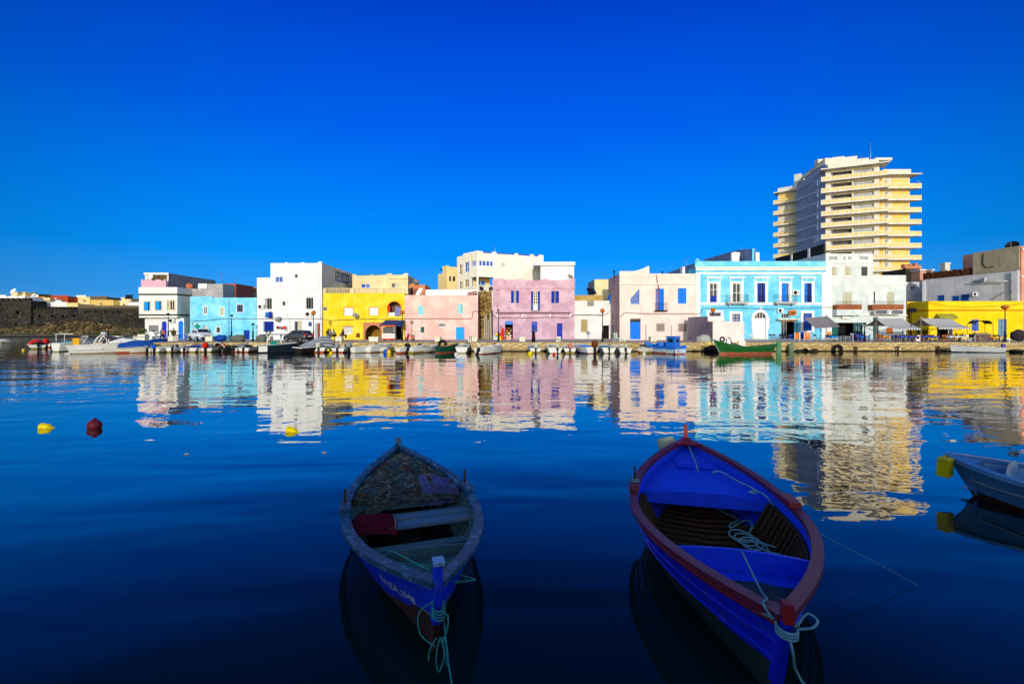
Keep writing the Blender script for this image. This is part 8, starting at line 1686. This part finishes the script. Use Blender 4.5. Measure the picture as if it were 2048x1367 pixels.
def bush(name, px, pyt, Y, wpx, label, n=420, col=(64, 92, 28)):
    o = empty(name, label, 'plant', (X(px,Y),Y,QZ)); h = Z(pyt,Y)-QZ; w_ = wpx*Y/F/2; p = MB(); g = random.Random(int(px)); q = MB()
    for i in range(7): a = g.uniform(0,6.28); q.tube([(0,0,0),(math.cos(a)*w_*.4,math.sin(a)*.3,h*.5),(math.cos(a)*w_*.75,math.sin(a)*.5,h*g.uniform(.6,.95))], [.05,.035,.012], 5)
    q.build('stems', WOODB, o, world=False)
    for i in range(n):
        a = g.uniform(0,6.28); e = g.gauss(0,.45); rr = g.random()**.5; c_ = Vector((math.cos(a)*rr*w_*math.cos(e), math.sin(a)*rr*.7, h*(.58+.42*math.sin(e)*rr)))
        if mnoise.noise(c_*2.2) < -.22: continue
        d = Vector((g.gauss(0,1),g.gauss(0,1),g.gauss(0,.6))).normalized(); f_ = d.cross(Vector((g.gauss(0,1),g.gauss(0,1),g.gauss(0,1)))).normalized(); s_ = g.uniform(.07,.15); p.add([c_-d*s_,c_+f_*s_*.4,c_+d*s_,c_-f_*s_*.4],[[0,1,2,3]])
    p.build('foliage', simple('leaves '+name, col, .7, .5, 4), o, world=False, fixn=False)
bush('green_shrub', 1845, 653, 62.5, 26, 'green shrub growing between the two striped awnings'); bush('bare_shrub', 1919, 660, 60, 14, 'sparse thorny shrub right of the second awning', 60, (90, 76, 40)); bush('dark_shrub', 205, 655, 64, 22, 'dark shrub on the quay end before the fort slope', 300); bush('dark_shrub', 233, 660, 64, 14, 'low dark shrub behind the blue topped tub', 200)
MB().box(-.4,.4,-.3,.3,0,.25).thing('blue_tray', BLUEP, (X(234,60),60,Z(671,60)), 'blue tray on the white tub at the quay end', 'tray', world=False) if False else None
# iron ladder on the quay and railing
mb = MB(); 
for x in (-.22,.22): mb.tube([(x,0,-.2),(x,0,QZ+.5),(x,.25,QZ+.7),(x,.5,QZ+.5),(x,.5,QZ)], .03, 5)
for i in range(6): mb.tube([(-.22,0,.05+.22*i),(.22,0,.05+.22*i)], .02, 5)
t = mb.build('quay_ladder', BLACK, None, world=False); t.location = (X(392,55.3),55.3,0); tag(t, 'iron ladder with hooped handrails on the quay by the white pickup', 'ladder')
mb = MB(); n = 60; xa, xb_ = X(1490,56.6), X(1660,56.6)
for i in range(n+1): u = xa+(xb_-xa)*i/n; mb.tube([(u,56.6,QZ),(u,56.6,QZ+.38)], .022, 5)
mb.tube([(xa,56.6,QZ+.36),(xb_,56.6,QZ+.36)], .02, 5); mb.thing('low_railing', GREYW, (xa,56.6,QZ), 'low grey spiked railing along the quay edge before the azure house', 'railing')
# ================================================================ foreground boats
def at(px, py, z):
    Y = (HC-z)*F/(py-YH); return Vector((X(px,Y), Y, z))
def to_local(o, p): return Matrix.Rotation(-o.rotation_euler.z, 3, 'Z') @ (Vector(p)-o.location)
def text_on_hull(txt, H_, side, t0, h0, size, mat, parent, name='hull_lettering', slope=0.0):
    cu = bpy.data.curves.new('letters', 'FONT'); cu.body = txt; cu.size = size; cu.resolution_u = 2; cu.offset = .0015
    o = bpy.data.objects.new('letters_tmp', cu); COL.objects.link(o); me = bpy.data.meshes.new_from_object(o.evaluated_get(bpy.context.evaluated_depsgraph_get()))
    bpy.data.objects.remove(o); r_ = random.Random(5)
    bm = bmesh.new(); bm.from_mesh(me); bmesh.ops.triangulate(bm, faces=bm.faces); bmesh.ops.subdivide_edges(bm, edges=bm.edges, cuts=1)
    for v in bm.verts:
        x, y = v.co.x, v.co.y + .012*math.sin(v.co.x*31) + slope*v.co.x
        t = t0 - x/H_.L*1.02*(-side if side > 0 else 1); zk, zg = H_.zk(t), H_.zg(t); h = h0 + y/(zg-zk); p = H_.pt(t, h, side); q = H_.pt(t+.002, h, side)-p; w_ = H_.pt(t, h+.01, side)-p
        n = q.cross(w_).normalized(); n = n if n.x*side > 0 else -n; v.co = p + n*.006
    bm.to_mesh(me); bm.free(); me.materials.clear(); me.materials.append(mat); ob = bpy.data.objects.new(name, me); COL.objects.link(ob); ob.parent = parent; return ob
# ---- old blue boat with nets
H1 = Hull(5.07, 1.79, .50, .727, .693, -.3, 2.31, 1.84, .30, .035, .53)
b1 = empty('rowing_boat', 'weathered blue rowing boat full of nets with a hand painted number on its bow', 'boat', (-.653, 4.021, 0), R(17.93))
P1 = boatpaint('old cobalt hull paint', (18, 58, 246), (70, 110, 190), .34, .42, (1.5, 10, 10)); P1B = boatpaint('dark oxide bottom', (62, 30, 26), (50, 50, 40), .25, .7)
P1I = boatpaint('dark teal inside', (56, 98, 110), (110, 114, 100), .3, .6); P1G = boatpaint('flaking teal gunwale', (26, 70, 104), (104, 164, 212), .36, .55, (9, 1.5, 9), worn_scale=11); P1T = boatpaint('worn grey blue plank', (70, 108, 138), (120, 128, 124), .4, .6, (1.2, 12, 12))
H1.hull_mesh(None, None, lambda t: .40*(1-t/.30), b1, 56, 16).build('hull', [P1, P1B, P1I], b1, world=False, fixn=False)
q = MB(); H1.cap(q, .035, .085, .022, .03); q.build('gunwale', P1G, b1, world=False)
for sd in (-1, 1):
    q = MB(); H1.cap(q, .02, -.004, -.028, .075, 60, 0, .02, .98); break
for sd in (-1, 1):
    q = MB(); q.tube([H1.pt(i/50, .945, sd, -.012) for i in range(0, 51)], .022, 6); q.build('rubbing_strake', P1, b1, world=False)
    q = MB(); q.tube([H1.pt(.04+.92*i/50, .80, sd, .045) for i in range(51)], .022, 5); q.build('stringer', P1I, b1, world=False)
q = MB()
for i in range(18):
    t = .1+.8*i/17
    for sd in (-1, 1): q.tube([H1.pt(t, h, sd, .04) for h in (.1,.25,.45,.7,.96)], .02, 5)
q.build('ribs', P1I, b1, world=False)
q = MB(); H1.plank(q, .1, .9, .02, .02, .03, 0, 1); q.build('bottom_boards', simple('dark bilge boards', (40, 36, 30), .8, .4, 7), b1, world=False)
q = MB(); H1.plank(q, .405, .445, .40, .04, .03); q.build('thwart', P1T, b1, world=False); q = MB(); H1.plank(q, .455, .488, .395, .035, .03); q.build('thwart', P1T, b1, world=False)
q = MB(); H1.plank(q, .335, .365, .27, .03, .03); q.build('stretcher_plank', P1I, b1, world=False); q = MB(); H1.plank(q, .52, .545, .30, .05, .03); q.build('deck_beam', P1I, b1, world=False)
q = MB(); H1.bulkhead(q, .228, .03, .47, .05, .028); q.build('bow_bulkhead', P1I, b1, world=False); q = MB(); H1.deck(q, .03, .226, lambda t: .36, .02); q.build('foredeck', P1I, b1, world=False, fixn=False)
q = MB(); H1.deck(q, .575, .99, lambda t: H1.zg(t)-.13, .04); q.build('stern_deck', P1I, b1, world=False, fixn=False); q = MB(); H1.bulkhead(q, .575, .30, H1.zg(.575)-.135, .04, .03); q.build('stern_beam', P1I, b1, world=False)
def stem(H_, parent, mat, top, w_=.045, d=.06, end=0, lowm=None):
    q = MB(); hs = [0, .12, .25, .4, .55, .7, .85, 1.0]; pts = []
    for h in hs: p = H_.pt(end, h); pts.append(Vector((0, p.y, p.z)))
    pts.append(Vector((0, pts[-1].y-(.02 if not end else -.02), top))); b = len(q.v); s_ = -1 if not end else 1
    for p in pts: q.v += [(-w_, p.y-s_*.05, p.z), (w_, p.y-s_*.05, p.z), (w_*.7, p.y+s_*d, p.z), (-w_*.7, p.y+s_*d, p.z)]
    for i in range(len(pts)-1):
        for j in range(4): q.f.append([b+i*4+j, b+(i+1)*4+j, b+(i+1)*4+(j+1)%4, b+i*4+(j+1)%4]); q.m.append(1 if lowm and pts[i].z < lowm else 0); q.sm.append(False)
    e = b+(len(pts)-1)*4; q.f.append([e, e+1, e+2, e+3]); q.m.append(0); q.sm.append(False)
    return q.build('stem_post' if not end else 'stern_post', mat, parent, world=False)
stem(H1, b1, [P1, P1B], .93, .042, .055, 0, .3); q = MB(); q.rbox((0, -.022, .94), (.05, .062, .014)); q.build('stem_cap', boatpaint('pale blue flaked cap', (130, 170, 215), (60, 70, 80), .35), b1, world=False); stem(H1, b1, [P1G, P1B], .84, .055, .05, 1, .1)
for t, sd in ((.50, -1), (.565, 1)):
    p = H1.pt(t, 1, sd); n = H1.nrm(t, sd); a = math.atan2(H1.nrm(t, sd).y, H1.nrm(t, sd).x); c = p - n*.02
    MB().rbox((c.x, c.y, c.z+.05), (.07, .17, .032), a).build('oarlock_block', P1G, b1, world=False); MB().tube([(c.x, c.y+.10, c.z+.07), (c.x, c.y+.10, c.z+.27)], .016, 8).build('thole_pin', simple('weathered pin', (70, 60, 50), .8, .3), b1, world=False)
text_on_hull('FAIZA.1648', H1, -1, .178, .70, .118, simple('white brush lettering', (206, 214, 224), .7, .2, 20), b1, slope=-.06)
# nets and cloths aboard
M1 = Matrix.Translation(b1.location) @ Matrix.Rotation(b1.rotation_euler.z, 4, 'Z')
def net_mat(name, cols, sc):
    m, t, b = _base(name); P = objc(t); v = t.nodes.new('ShaderNodeTexVoronoi'); v.inputs['Scale'].default_value = sc; t.links.new(P, v.inputs['Vector'])
    s = t.nodes.new('ShaderNodeSeparateColor'); t.links.new(v.outputs['Color'], s.inputs[0]); w_ = t.nodes.new('ShaderNodeTexNoise'); w_.inputs['Scale'].default_value = sc*2.2; w_.inputs['Detail'].default_value = 6; w_.inputs['Distortion'].default_value = 2; t.links.new(P, w_.inputs['Vector'])
    f = math_(t, 'ADD', math_(t, 'MULTIPLY', s.outputs[0], .5), math_(t, 'MULTIPLY', w_.outputs[0], .6)); n = len(cols); col = cramp(t, f, [(.12+.76*i/(n-1), lin(c)) for i, c in enumerate(cols)])
    t.links.new(col, b.inputs['Base Color']); b.inputs['Roughness'].default_value = .95; bump_(t, b, w_.outputs[0], 1.0, .04); return m
NET = net_mat('mixed fishing net', [(18, 15, 14), (54, 30, 24), (36, 58, 64), (70, 60, 38), (96, 112, 116), (24, 38, 50)], 30)
STR = [simple('net strand '+n_, c_, .9, .2) for n_, c_ in (('teal', (66, 108, 108)), ('pale', (128, 138, 136)), ('rust', (96, 48, 36)), ('blue', (60, 88, 124)), ('ochre', (104, 84, 46)))]
nr = random.Random(21); mb = MB()
def net_z(x, y):
    t = y/H1.L; hw = max(.03, H1.half(min(.99, max(.01, t)), .6)-.06); u = x/hw
    return H1.zg(t)-.11 + (.16+.06*mnoise.noise(Vector((x*3, y*3, 0)))+.03*mnoise.noise(Vector((x*9, y*9, 2))))*max(0, 1-u*u)**.5*min(1, max(0, (.97-t)*6))
def nf(u, v):
    t = .55 + .41*v; hw = max(.03, H1.half(t, H1.zg(t)-.05)-.05); x = hw*(2*u-1); y = H1.L*t + .06*mnoise.noise(Vector((u*7, 1, 0)))*(1-v); z = net_z(x, y)
    if v < .12: z -= (.12-v)/.12*(.10+.22*max(0, .42-u)**.7*1.6+.05*mnoise.noise(Vector((u*9, 3, 0))))
    return (x, y, z)
mb.grid(nf, 60, 54)
for i in range(330):
    t = nr.uniform(.575, .95); hw = max(.05, H1.half(t, H1.zg(t)-.05)-.09); x, y = nr.uniform(-1, 1)*hw, H1.L*t; pts = []; a = nr.uniform(0, 6.28); m_ = 1+nr.choices(range(5), (4, 4, 2, 2, 2))[0]
    for k in range(9):
        pts.append((x, y, net_z(x, y)+.012+.018*nr.random())); a += nr.gauss(0, .9); st = nr.uniform(.02, .05); x += st*math.cos(a); y += st*math.sin(a)
        tt = min(.96, y/H1.L); w2 = max(.05, H1.half(max(.58, tt), .6)-.07); x = max(-w2, min(w2, x))
    mb.tube(rope(pts, sub=2), nr.uniform(.004, .007), 4, m_)
mb.xf(M1); mb.thing('fishing_net', [NET]+STR, tuple(M1 @ Vector((0, 3.7, .6))), 'tangled brown and teal fishing net heaped in the stern of the old blue boat', 'fishing net', fixn=False)
mb = MB(); CKA = net_mat('violet checked cloth', [(44, 42, 96), (70, 70, 134), (88, 98, 160), (44, 66, 110)], 9)
def cf(u, v):
    x = .20+.56*u; y = H1.L*(.525+.15*v); z = max(net_z(x*.98, y), .40)+.035+.06*mnoise.noise(Vector((u*5, v*5, 5)))
    if v < .35: z -= (.35-v)*(.85-.3*u); y = H1.L*(.525+.15*.35) - .02 - .05*(.35-v)
    return (x, y, z)
mb.grid(cf, 26, 26); mb.xf(M1); mb.thing('draped_cloth', CKA, tuple(M1 @ Vector((.35, 3.0, .5))), 'violet blue checked cloth hanging over the net edge', 'cloth', fixn=False)
mb = MB()
def mf_(u, v):
    x = -.78+.56*u; y = H1.L*(.392+.078*v)+.02*math.sin(u*9); z = .42+.035*mnoise.noise(Vector((u*5, v*4, 8)))+.03*math.sin(u*3.14)+.02*math.sin(v*12+u*5)
    if v < .2: z -= (.2-v)*.5
    return (x, y, z+.02)
mb.grid(mf_, 24, 18); mb.tube([mf_(.97, .1+.85*k/8) for k in range(9)], .008, 5, 1); mb.xf(M1); mb.thing('maroon_jacket', [simple('maroon fabric', (80, 8, 34), .9, .25, 8), STR[1]], tuple(M1 @ Vector((-.5, 2.1, .45))), 'crumpled maroon cloth with white piping lying across the thwart', 'cloth', fixn=False)
RTEAL = simple('teal rope', (60, 150, 150), .8, .25, 30); RPALE = simple('pale blue rope', (110, 158, 176), .8, .25, 30)
def ropething(name, pts, r, mat, label, sub=6, wob=0.0, extra=(), cat='rope'):
    mb = MB(); P_ = rope(pts, sub=sub, wob=wob); mb.tube(P_, r, 8)
    for e in extra: mb.tube(rope(e, sub=sub, wob=wob), r, 6)
    return mb.thing(name, mat, tuple(P_[0]), label, cat)
L1 = lambda x, y, z: tuple(M1 @ Vector((x, y, z)))
coil = [L1(.05+.20*math.cos(a*1.05)*(.5+.06*a), .66+.17*math.sin(a)*(.5+.05*a), .39+.004*a+.012*math.sin(a*3)) for a in [k*.55 for k in range(52)]]
ropething('rope_coil', coil, .007, RTEAL, 'teal rope coil lying on the foredeck of the old blue boat', 3, .02, ([L1(-.40,1.2,.54), L1(-.26,.75,.66), L1(-.06,.12,.80)], [L1(.2,.95,.41), L1(.36,1.0,.42), L1(.24,.7,.41)]))
wraps = [L1(.055*math.cos(a), -.02+.075*math.sin(a), .56-.0042*a) for a in [k*.52 for k in range(52)]]
end1 = at(905, 1405, 0.35)
ropething('mooring_rope', wraps+[L1(.07,-.1,.5), L1(.05,-.13,.36), tuple(at(888,1240,.38)), tuple(at(896,1320,.36)), tuple(end1), (end1.x+.1, end1.y-1.2, .6), (end1.x+.2, 1.0, 1.1)], .006, RTEAL, 'teal mooring rope tied round the stem of the old blue boat', 3, 0, ([L1(-.05,-.06,.62), L1(-.17,-.02,.52), L1(-.16,-.05,.35), L1(-.04,-.11,.26)], [L1(0,-.12,.34), L1(-.04,-.15,.2), L1(-.02,-.16,.07), L1(.03,-.15,.2), L1(0,-.12,.34)], [L1(.03,-.12,.34), L1(.06,-.15,.22), L1(.05,-.16,.1), L1(.02,-.12,.33)], [L1(-.03,-.11,.33), L1(-.09,-.12,.25), L1(-.10,-.13,.16)]))
# ---- royal blue boat with maroon gunwale
H2 = Hull(5.18, 2.08, .648, .831, .934, -.34, 1.70, 2.39, .34, .035, .49)
b2 = empty('rowing_boat', 'royal blue rowing boat with a broad maroon gunwale and open brown hold', 'boat', (2.035, 3.384, 0), R(-13.18))
Q1 = boatpaint('royal blue hull paint', (10, 38, 228), (60, 90, 190), .22, .4, (1.2, 9, 9)); QB = boatpaint('dark green bottom', (22, 50, 50), (40, 60, 56), .3, .6); QI = boatpaint('bright blue inside', (14, 66, 240), (60, 90, 180), .08, .42, (9, 1.2, 9)); QG = boatpaint('maroon gunwale paint', (112, 26, 52), (84, 40, 52), .3, .45, (8, 1.5, 8)); QR = boatpaint('dark red post paint', (140, 20, 34), (70, 30, 30), .2, .45)
QH = simple('dark brown hold timber', (66, 47, 37), .75, .35, 7, bump=.3)
hm = H2.hull_mesh(None, None, lambda t: .34-.22*t, b2, 56, 16); hm.m = [2 if m == 2 else m for m in hm.m]
lower = MB(); hm.build('hull', [Q1, QB, QI], b2, world=False, fixn=False)
q = MB(); H2.cap(q, .025, .085, .024, .03); q.build('gunwale', QG, b2, world=False); q = MB()
for h in (.93, .77, .62):
    for sd in (-1, 1):
        q = MB(); q.tube([H2.pt(i/50, h, sd, -.004) for i in range(51)], .012 if h < .9 else .02, 5); q.build('plank_edge' if h < .9 else 'rubbing_strake', Q1 if h < .9 else QR, b2, world=False)
# hold: ceiling boards and ribs
q = MB()
for sd in (-1, 1): q.grid(lambda u, v: H2.pt(.285+.36*u, .03+.80*v, sd, .055), 20, 10)
q.build('hold_lining', QH, b2, world=False, fixn=False); q = MB()
for i in range(15):
    t = .292+.345*i/14
    for sd in (-1, 1): q.tube([H2.pt(t, h, sd, .075) for h in (.05,.15,.3,.5,.7,.84)], .026, 5)
q.build('ribs', QH, b2, world=False); q = MB()
H2.deck(q, .285, .80, lambda t: .10, -.04, .06, 20, 8)
for i in range(15): t = .30+.48*i/14; w_ = H2.half(t, .12)-.07; q.tube([(-w_, H2.L*t, .15), (0, H2.L*t, .095), (w_, H2.L*t, .15)], .022, 5)
q.build('floor_boards', QH, b2, world=False); q = MB()
for sd in (-1, 1): q.tube([H2.pt(.285+.35*i/20, .83, sd, .05) for i in range(21)], .028, 5)
q.build('hold_rail', QH, b2, world=False)
dz = lambda t: H2.zg(t)-.15
q = MB(); H2.deck(q, .64, .985, dz, .06); q.build('stern_deck', QI, b2, world=False, fixn=False); q = MB(); H2.bulkhead(q, .635, dz(.635)-.13, dz(.635)+.012, .06, .045); q.build('deck_beam', QI, b2, world=False)
yh = H2.L*.84; zh = dz(.84)+.05; q = MB(); q.box(-.27,.27,yh-.19,yh-.16,zh,zh+.075).box(-.27,.27,yh+.16,yh+.19,zh,zh+.05).box(-.27,-.24,yh-.159,yh+.159,zh,zh+.05).box(.24,.27,yh-.159,yh+.159,zh,zh+.05); q.build('hatch_coaming', QI, b2, world=False); MB().box(-.239,.239,yh-.158,yh+.158,zh-.005,zh+.004).build('hatch_well', simple('dark blue hatch well', (8, 24, 110), .6, .2), b2, world=False)
q = MB(); H2.bulkhead(q, .28, -.05, .60, .05, .035); q.build('bow_bulkhead', QI, b2, world=False); q = MB(); H2.deck(q, .03, .278, lambda t: .40, .02); q.build('foredeck', QI, b2, world=False, fixn=False)
stem(H2, b2, [Q1, QB], .84, .045, .055, 0, .2); MB().rbox((0, -.03, .90), (.038, .046, .07), 0, 0, .9).build('stem_head', QR, b2, world=False); stem(H2, b2, [Q1, QB], .95, .05, .05, 1, .1); MB().rbox((0, H2.L+.0, 1.06), (.032, .04, .13)).build('stern_head', QR, b2, world=False); q = MB(); q.prism([(-.24, H2.L-.30), (.24, H2.L-.30), (.06, H2.L-.03), (-.06, H2.L-.03)], lambda u, v, d: (u, v, d), .88, .92); q.build('breasthook', QR, b2, world=False); q = MB(); q.prism([(-.18, .24), (.18, .24), (.05, .03), (-.05, .03)], lambda u, v, d: (u, v, d), .78, .82); q.build('breasthook', QG, b2, world=False)
for t, sd in ((.60, -1), (.57, 1)):
    p = H2.pt(t, 1, sd); n = H2.nrm(t, sd); c = p - n*.035; a = math.atan2(n.y, n.x)
    MB().rbox((c.x, c.y, c.z+.05), (.075, .19, .03), a, 0, .93).build('oarlock_block', QR if sd > 0 else QG, b2, world=False)
    if sd < 0: MB().tube([(c.x, c.y+.08, c.z+.07), (c.x, c.y+.08, c.z+.28)], .016, 8).build('thole_pin', simple('weathered pin', (70, 60, 50), .8, .3), b2, world=False); MB().torus((c.x, c.y+.02, c.z+.09), .05, .012, 'z', 14, 6).build('rope_grommet', RPALE, b2, world=False)
M2 = Matrix.Translation(b2.location) @ Matrix.Rotation(b2.rotation_euler.z, 4, 'Z'); L2 = lambda x, y, z: tuple(M2 @ Vector((x, y, z)))
mb = MB()
def tf2(u, v):
    a, b_ = 2*u-1, 2*v-1; y = .38+.86*v; hw = max(.05, H2.half(min(.25,y/H2.L), .45)-.07); x = max(-hw, min(hw, a*hw*.92)); e = max(0, 1-a*a)**.6*max(0, 1-b_*b_)**.6
    return (x, y, .425+e*(.09+.10*mnoise.noise(Vector((x*4, y*5, 2)))+.05*abs(mnoise.noise(Vector((x*11, y*9, 4))))))
mb.grid(tf2, 40, 36); mb.xf(M2); mb.thing('dark_tarpaulin', simple('dark grey green oilskin', (44, 60, 64), .5, .35, 6, bump=.3), L2(0, .8, .45), 'dark crumpled oilskin in the bow of the royal blue boat', 'tarpaulin', fixn=False)
def hold(px, py, z): return tuple(at(px, py, z))
ropething('stern_rope', [L2(.07,H2.L-.0,.86), L2(-.07,H2.L-.05,.87), L2(.06,H2.L-.07,.87), L2(.02,H2.L-.1,.88), hold(1385,910,.80), hold(1393,930,.78), hold(1396,942,.74)], .011, RPALE, 'pale rope running from the stern head into the hatch of the royal blue boat', 6)
ropething('loose_rope', [hold(1425,944,.76), hold(1440,942,.74), hold(1470,958,.72), hold(1505,976,.66), hold(1515,985,.64), hold(1498,984,.65), hold(1510,981,.66), hold(1530,990,.66), hold(1545,1008,.55), hold(1545,1030,.32), hold(1530,1048,.17), hold(1505,1055,.17), hold(1500,1070,.17), hold(1520,1095,.17), hold(1560,1108,.17), hold(1566,1100,.17), hold(1520,1085,.17), hold(1480,1078,.17), hold(1470,1078,.17)], .011, RPALE, 'long pale rope snaking over the stern deck into the hold', 6, .01, ([hold(1422,1005,.32), hold(1440,1020,.17), hold(1475,1038,.17), hold(1460,1048,.17), hold(1462,1054,.17), hold(1490,1040,.17), hold(1505,1046,.17), hold(1500,1058,.17)], [hold(1515,1095,.17), hold(1512,1108,.17), hold(1530,1110,.17)], [hold(1520,1046,.17), hold(1535,1056,.17), hold(1532,1070,.17)], [hold(1478+26*math.cos(k*.9)+k*1.6, 1068+15*math.sin(k*.9+.6)+1.1*k, .17) for k in range(22)]))
wr2 = [L2(.068*math.cos(a), -.02+.085*math.sin(a), .80-.0036*a) for a in [k*.5 for k in range(40)]]; e2 = at(1640, 1400, .35)
ropething('mooring_rope', [L2(-.27,.85,.5), L2(-.2,.55,.55), L2(-.12,.28,.70), L2(-.08,.05,.80)]+wr2+[L2(.0,-.13,.70), tuple(e2), (e2.x+.15, 1.4, .8), (e2.x+.2, .5, 1.1)], .0095, RPALE, 'thick pale mooring rope tied round the stem of the royal blue boat', 4, 0, ([L2(-.08,.02,.80), L2(-.12,.12,.86), L2(-.04,.3,.8), L2(.02,.7,.66), L2(.04,1.43,.665)], [L2(.07,-.02,.80), L2(.16,.05,.86), L2(.21,.0,.85), L2(.16,-.05,.82), L2(.07,-.04,.79)], [L2(-.2,.66,.53), L2(-.15,.5,.55), L2(-.08,.4,.56), L2(-.12,.3,.66)]))
ropething('thin_line', [L2(.98,2.4,.6), tuple(at(1720,1108,.35)), tuple(at(1800,1150,.1)), tuple(at(1860,1185,-.05))], .0035, RPALE, 'thin fishing line running from the royal blue boat into the water', 8, cat='line')
mb = MB(); mb.lathe([(.02,-.16),(.12,-.15),(.14,-.1),(.14,.1),(.12,.15),(.02,.16)], (0,0,0), 16); mb.xf(Matrix.Rotation(R(70), 4, 'Y') @ Matrix.Rotation(R(25), 4, 'X')); f_ = mb.build('boat_fender', simple('dirty cream fender', (176, 176, 150), .5, .2), None, world=False); f_.location = at(1334, 888, .70); tag(f_, 'dirty cream fender behind the stern of the royal blue boat', 'fender')
# ---- white dinghy at the right edge
H3 = Hull(3.9, 1.62, .52, .66, .56, -.25, 2.6, 3.0, .42, .05, .48, .8); b3 = empty('white_dinghy', 'white fibreglass dinghy with moulded seats entering at the right edge', 'boat', (8.0, 8.38, 0), R(213.5))
D1 = simple('sky shade blue gelcoat', (78, 134, 184), .3, .06, spec=.5); D2 = simple('brown red keel paint', (70, 38, 30), .7, .3)  # white hull coloured blue to carry its sky-lit shade
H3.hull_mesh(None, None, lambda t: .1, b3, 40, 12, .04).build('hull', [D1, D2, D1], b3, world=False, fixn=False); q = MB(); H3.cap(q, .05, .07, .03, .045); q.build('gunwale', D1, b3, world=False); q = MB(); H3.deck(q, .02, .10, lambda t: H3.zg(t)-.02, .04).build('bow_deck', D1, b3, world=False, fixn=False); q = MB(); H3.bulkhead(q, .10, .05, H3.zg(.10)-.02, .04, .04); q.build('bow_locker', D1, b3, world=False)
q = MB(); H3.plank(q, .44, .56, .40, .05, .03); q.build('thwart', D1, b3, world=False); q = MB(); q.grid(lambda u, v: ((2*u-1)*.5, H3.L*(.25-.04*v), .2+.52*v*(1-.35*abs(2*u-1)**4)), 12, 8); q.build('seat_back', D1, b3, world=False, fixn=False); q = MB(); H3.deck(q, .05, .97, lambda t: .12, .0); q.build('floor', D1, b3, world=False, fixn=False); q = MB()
for sd in (-1, 1):
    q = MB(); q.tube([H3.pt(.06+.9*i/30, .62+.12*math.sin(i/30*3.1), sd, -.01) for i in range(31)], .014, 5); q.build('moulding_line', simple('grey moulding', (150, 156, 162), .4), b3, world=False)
mb = MB(); mb.rbox((0,0,-.18), (.15,.12,.19), 0, 0, .95); mb.rbox((0,0,.02), (.16,.13,.015)); mb.tube([(-.1,0,.03),(0,0,.1),(.1,0,.03)], .012, 5)
for i in range(5): mb.box(-.157,.157,-.127,.127,-.31+.055*i,-.30+.055*i)
t = mb.build('yellow_canister', simple('yellow canister plastic', (206, 190, 14), .4, .12), None, world=False); t.scale = (.68,.68,.8); t.location = at(1889, 918, .62) + Vector((0,-.02,0)); t.rotation_euler = (R(4), R(-5), R(25)); tag(t, 'yellow ribbed canister hanging at the bow of the white dinghy', 'canister')
# ---- mooring floats in the open water
def can_float(px, py, s, rz, col, label):
    mb = MB(); mb.lathe([(.02,-.24),(.15,-.235),(.17,-.2),(.17,.12),(.10,.22),(.06,.25),(.06,.30),(.02,.31)], (0,0,0), 8, axis='x', smooth=False); mb.torus((.33,0,0), .035, .012, 'y', 10, 6); mb.xf(Matrix.Diagonal((s,s,s,1)) @ Matrix.Rotation(R(12), 4, 'Y')); t = mb.build('mooring_float', col, None, world=False); t.location = at(px, py, .03); t.rotation_euler = (0,0,R(rz)); return tag(t, label, 'mooring float')
FY = simple('sun faded yellow plastic', (236, 208, 10), .45, .12)
can_float(92, 854, .64, 10, FY, 'yellow can float farthest left on the open water'); can_float(584, 861, .64, -12, FY, 'yellow can float in the reflection of the tall white house')
mb = MB(); mb.ball((0,0,.09), .185, .18, .17, 20, 14); mb.lathe([(.05,.26),(.05,.30),(.02,.31)], (0,0,0), 8); t = mb.build('mooring_float', simple('faded crimson plastic', (98, 26, 40), .5, .2), None, world=False); t.location = at(189, 856, 0); tag(t, 'round crimson ball float between the two yellow can floats', 'mooring float')
for px, py, lb in ((373, 908, 'left scrap of white litter floating below the pale blue reflection'), (648, 905, 'right scrap of white litter floating below the yellow reflection')):
    mb = MB(); mb.rbox((0,0,.012), (.05,.03,.012), .4, 0, .8); t = mb.build('floating_litter', WHITE, None, world=False); t.location = at(px, py, 0); tag(t, lb, 'litter')
